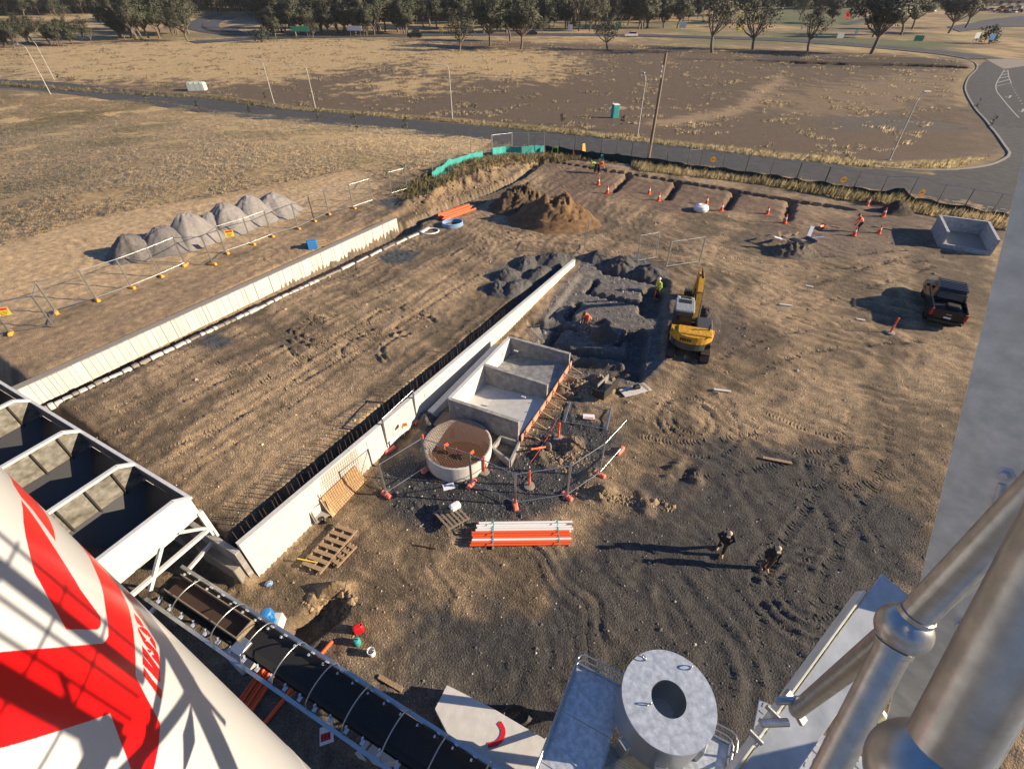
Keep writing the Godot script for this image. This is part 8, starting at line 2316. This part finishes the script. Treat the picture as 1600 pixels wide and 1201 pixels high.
	for k in 6:
		w = MB.new(); w.box(Vector3(-18 + k * 7, 1.5, 5.03), Vector3(3.0, 2.2, 0.08)); P(bd, "door", w.mesh(), M.black)

# ---------------------------------------------------------------- grass, stones
func spread(called: String, label: String, mesh: Mesh, m: Material, spots: Array, tints: Array) -> void:
	var mm := MultiMesh.new()
	mm.transform_format = MultiMesh.TRANSFORM_3D
	mm.use_colors = true
	mm.mesh = mesh
	mm.instance_count = spots.size()
	for k in spots.size():
		mm.set_instance_transform(k, spots[k]); mm.set_instance_color(k, tints[k])
	var mi := MultiMeshInstance3D.new()
	mi.name = numbered(called); mi.multimesh = mm; mi.material_override = m
	mi.set_meta("kind", "stuff"); mi.set_meta("label", label)
	add_child(mi)

func tuft(blades: int, h: float, sp: float) -> ArrayMesh:
	var m := MB.new()
	for k in blades:
		var a := rng.randf() * TAU
		var r := rng.randf() * sp * 0.5
		var p := Vector3(cos(a) * r, 0, sin(a) * r)
		var d := Vector3(rng.randfn(), 0, rng.randfn()).normalized()
		var hh := h * rng.randf_range(0.5, 1.2)
		var wv := Vector3(-d.z, 0, d.x) * sp * 0.05
		var tip := p + d * sp * rng.randf_range(0.1, 0.6) + Vector3(0, hh, 0)
		var n := (Vector3(0, 1, 0) + d * 0.4).normalized()
		m.col = Color.WHITE * rng.randf_range(0.7, 1.25); m.col.a = 1
		m.tri(p - wv, p + wv, tip, n, n, n)
	return m.mesh()

func build_scatter() -> void:
	rng.seed = 909
	var straw := Color(0.85, 0.65, 0.38)
	var sets := [
		[pv([-152.9, -120.28, -123.1, -135.03, -78.71, -124.02, -47.34, -106.2, -16.38, -85.78, -2.76, -76.22, -4.87, -66.12, -10.08, -57.57, -12.9, -53.52, -17.28, -57.57, -25.01, -51.46, -31.02, -47.7, -37.12, -42.8, -40, -38.37, -43.34, -32.89, -59.13, -37.53]), 130000, 0.13, 0.5, straw],
		[pv([13.97, -60.64, 21.8, -57.88, 32.91, -51.11, 45.6, -43.08, 43.66, -40.64, 36.54, -46.25, 25.94, -53.54, 14.5, -57.77]), 6000, 0.55, 0.5, Color(0.66, 0.52, 0.3)],
		[pv([-134.03, -148.42, -70.51, -130.88, -11.5, -97.56, 18.91, -78.42, 33.89, -69.01, 47.33, -64.25, 63.7, -69.62, 69.59, -74.64, 55.46, -63.36, 45.29, -61.3, 32.64, -66.1, 18.24, -75.29, -11.08, -93.7, -68.31, -126.23, -128.6, -141.79]), 5000, 0.35, 0.6, Color(0.56, 0.45, 0.24)],
		[pv([-208.44, -240.54, -143.68, -267.13, -57.47, -267.13, 52.11, -240.54, 115.23, -210.69, 151.34, -196.53, 104.45, -130.08, 49.57, -66.72, 34.65, -70.78, -11.85, -100.86, -71.66, -133.31, -135.95, -150.77]), 30000, 0.3, 0.6, Color(0.66, 0.52, 0.32)],
		[pv([-12.14, -49.52, -7.2, -57.57, -3.09, -62.55, 4.09, -66.64, 13.52, -60.28, 7.79, -62.87, -1.46, -58.54, -9.64, -45.87]), 1500, 0.3, 0.5, Color(0.36, 0.29, 0.14)],
	]
	for s in sets:
		var ms := tuft(14, s[2], s[3])
		var xs := []
		var cs := []
		for k in s[1]:
			var p := inside(s[0])
			var a := n_a.get_noise_2d(p.x * 0.9, p.z * 0.9) + 0.7 * n_b.get_noise_2d(p.x * 0.5, p.z * 0.5)
			if s[1] == 30000 and a < 0.12 + rng.randf() * 0.25: continue
			if s[1] == 130000 and a < -0.25 - rng.randf() * 0.3: continue
			var sc := rng.randf_range(0.6, 1.3) * (1.0 + a * 0.5)
			xs.append(Transform3D(Basis(Vector3.UP, rng.randf() * TAU).scaled(Vector3(sc, sc * rng.randf_range(0.7, 1.3), sc)), on(p, -0.02)))
			var c: Color = s[4] * rng.randf_range(0.65, 1.15)
			c = c.lerp(Color(0.2, 0.2, 0.08), clampf(n_b.get_noise_2d(p.x * 0.2 + 30, p.z * 0.2) * 0.9, 0, 0.45))
			c.a = 1
			cs.append(c)
		spread("dry_grass", "dry straw-coloured grass", ms, M.grass_blade, xs, cs)
	# stones and clods
	var sm := MB.new()
	var pts := []
	for k in 6: pts.append(Vector3(cos(TAU * k / 6) * rng.randf_range(0.7, 1.1), rng.randf_range(-0.2, 0.2), sin(TAU * k / 6) * rng.randf_range(0.7, 1.1)))
	for k in 6:
		sm.face([pts[k], pts[(k + 1) % 6], Vector3(0.1, 0.75, -0.1)], Vector3.UP + pts[k])
	var stone := sm.mesh()
	var zs := [[pv([-25.9, -19.04, -10.58, -38.28, 4.49, -35.31, -10.15, -10.7, -10.87, -10.18]), 3500, 0.02, 0], [pv([-10, -9.66, -4.8, -14.4, 3.42, -19.06, 11.3, -22.91, 24.25, -20.18, 15.91, -9.69, 8.57, -3.38, -1.94, -3.44, -5.27, -6.02]), 9000, 0.018, 0], [pv([6.18, -47.09, 30.2, -42.34, 34.31, -35.88, 24.25, -20.18, 9.55, -21.86, 12.06, -33.69, 6.35, -38.28]), 3000, 0.028, 0], [pv([0.82, -25.91, 5.16, -34.54, 10.14, -36.11, 11.57, -32.67, 8.89, -23.02, 6.77, -20.65, 2.95, -21.87]), 3000, 0.03, 1], [pv([-6.59, -15, -5.13, -16.51, -3.08, -15.27, 0, -16.07, 1.69, -18.65, 3.14, -19.79, 5.34, -17.2, 4.08, -14.87, 2.58, -13.18, 0, -12.44, -3.02, -11.75, -5.46, -13.06]), 6000, 0.022, 1], [pv([1.27, -16.51, 3.25, -17.27, 4.02, -15.63, 2.42, -14.92]), 500, 0.04, 2], [pv([-8.28, -9.13, -6.66, -9.74, -6, -9.09, -7.38, -8.63]), 500, 0.06, 2], [pv([2.89, -21.07, 5.83, -21.48, 5.66, -20.34, 3.16, -19.94]), 500, 0.06, 2], [pv([2.96, -14.19, 7.37, -13.05, 7.02, -12.74, 2.91, -13.67]), 260, 0.05, 2], [pv([-9.66, -46.03, -1.46, -58.22, 0, -54.82, -8.89, -44.62]), 1800, 0.05, 2]]
	var xs := []
	var cs := []
	for z in zs:
		var spots := []
		for k in z[1]: spots.append(inside(z[0]))
		spots.sort_custom(func(a: Vector3, b: Vector3) -> bool: return a.x / -a.z < b.x / -b.z)
		for k in z[1]:
			var p: Vector3 = spots[k]
			var s: float = z[2] * exp(rng.randfn() * 0.5)
			xs.append(Transform3D(Basis(Vector3.UP, rng.randf() * TAU).scaled(Vector3(s, s * rng.randf_range(0.6, 1.2), s)), on(p, s * 0.1)))
			var c := gc(p.x, p.z) * rng.randf_range(0.55, 1.0)
			if rng.randf() < 0.04: c = Color(0.42, 0.38, 0.32)
			if z[3] == 2: c = Color(0.3, 0.21, 0.12) * rng.randf_range(0.5, 1.2)
			c.a = 1
			cs.append(c)
	spread("loose_stone", "small stones and clods strewn over the yard", stone, M.tint, xs, cs)


func build_all() -> void:
	build_silo()
	build_bins()
	build_conveyor()
	build_deck()
	build_landing()
	build_walls()
	build_bays()
	build_tank()
	build_fences()
	build_heaps()
	build_clutter()
	build_excavator()
	build_ute()
	build_people()
	print("people ", Time.get_ticks_msec())
	build_trees()
	build_poles()
	print("trees ", Time.get_ticks_msec())
	build_scatter()
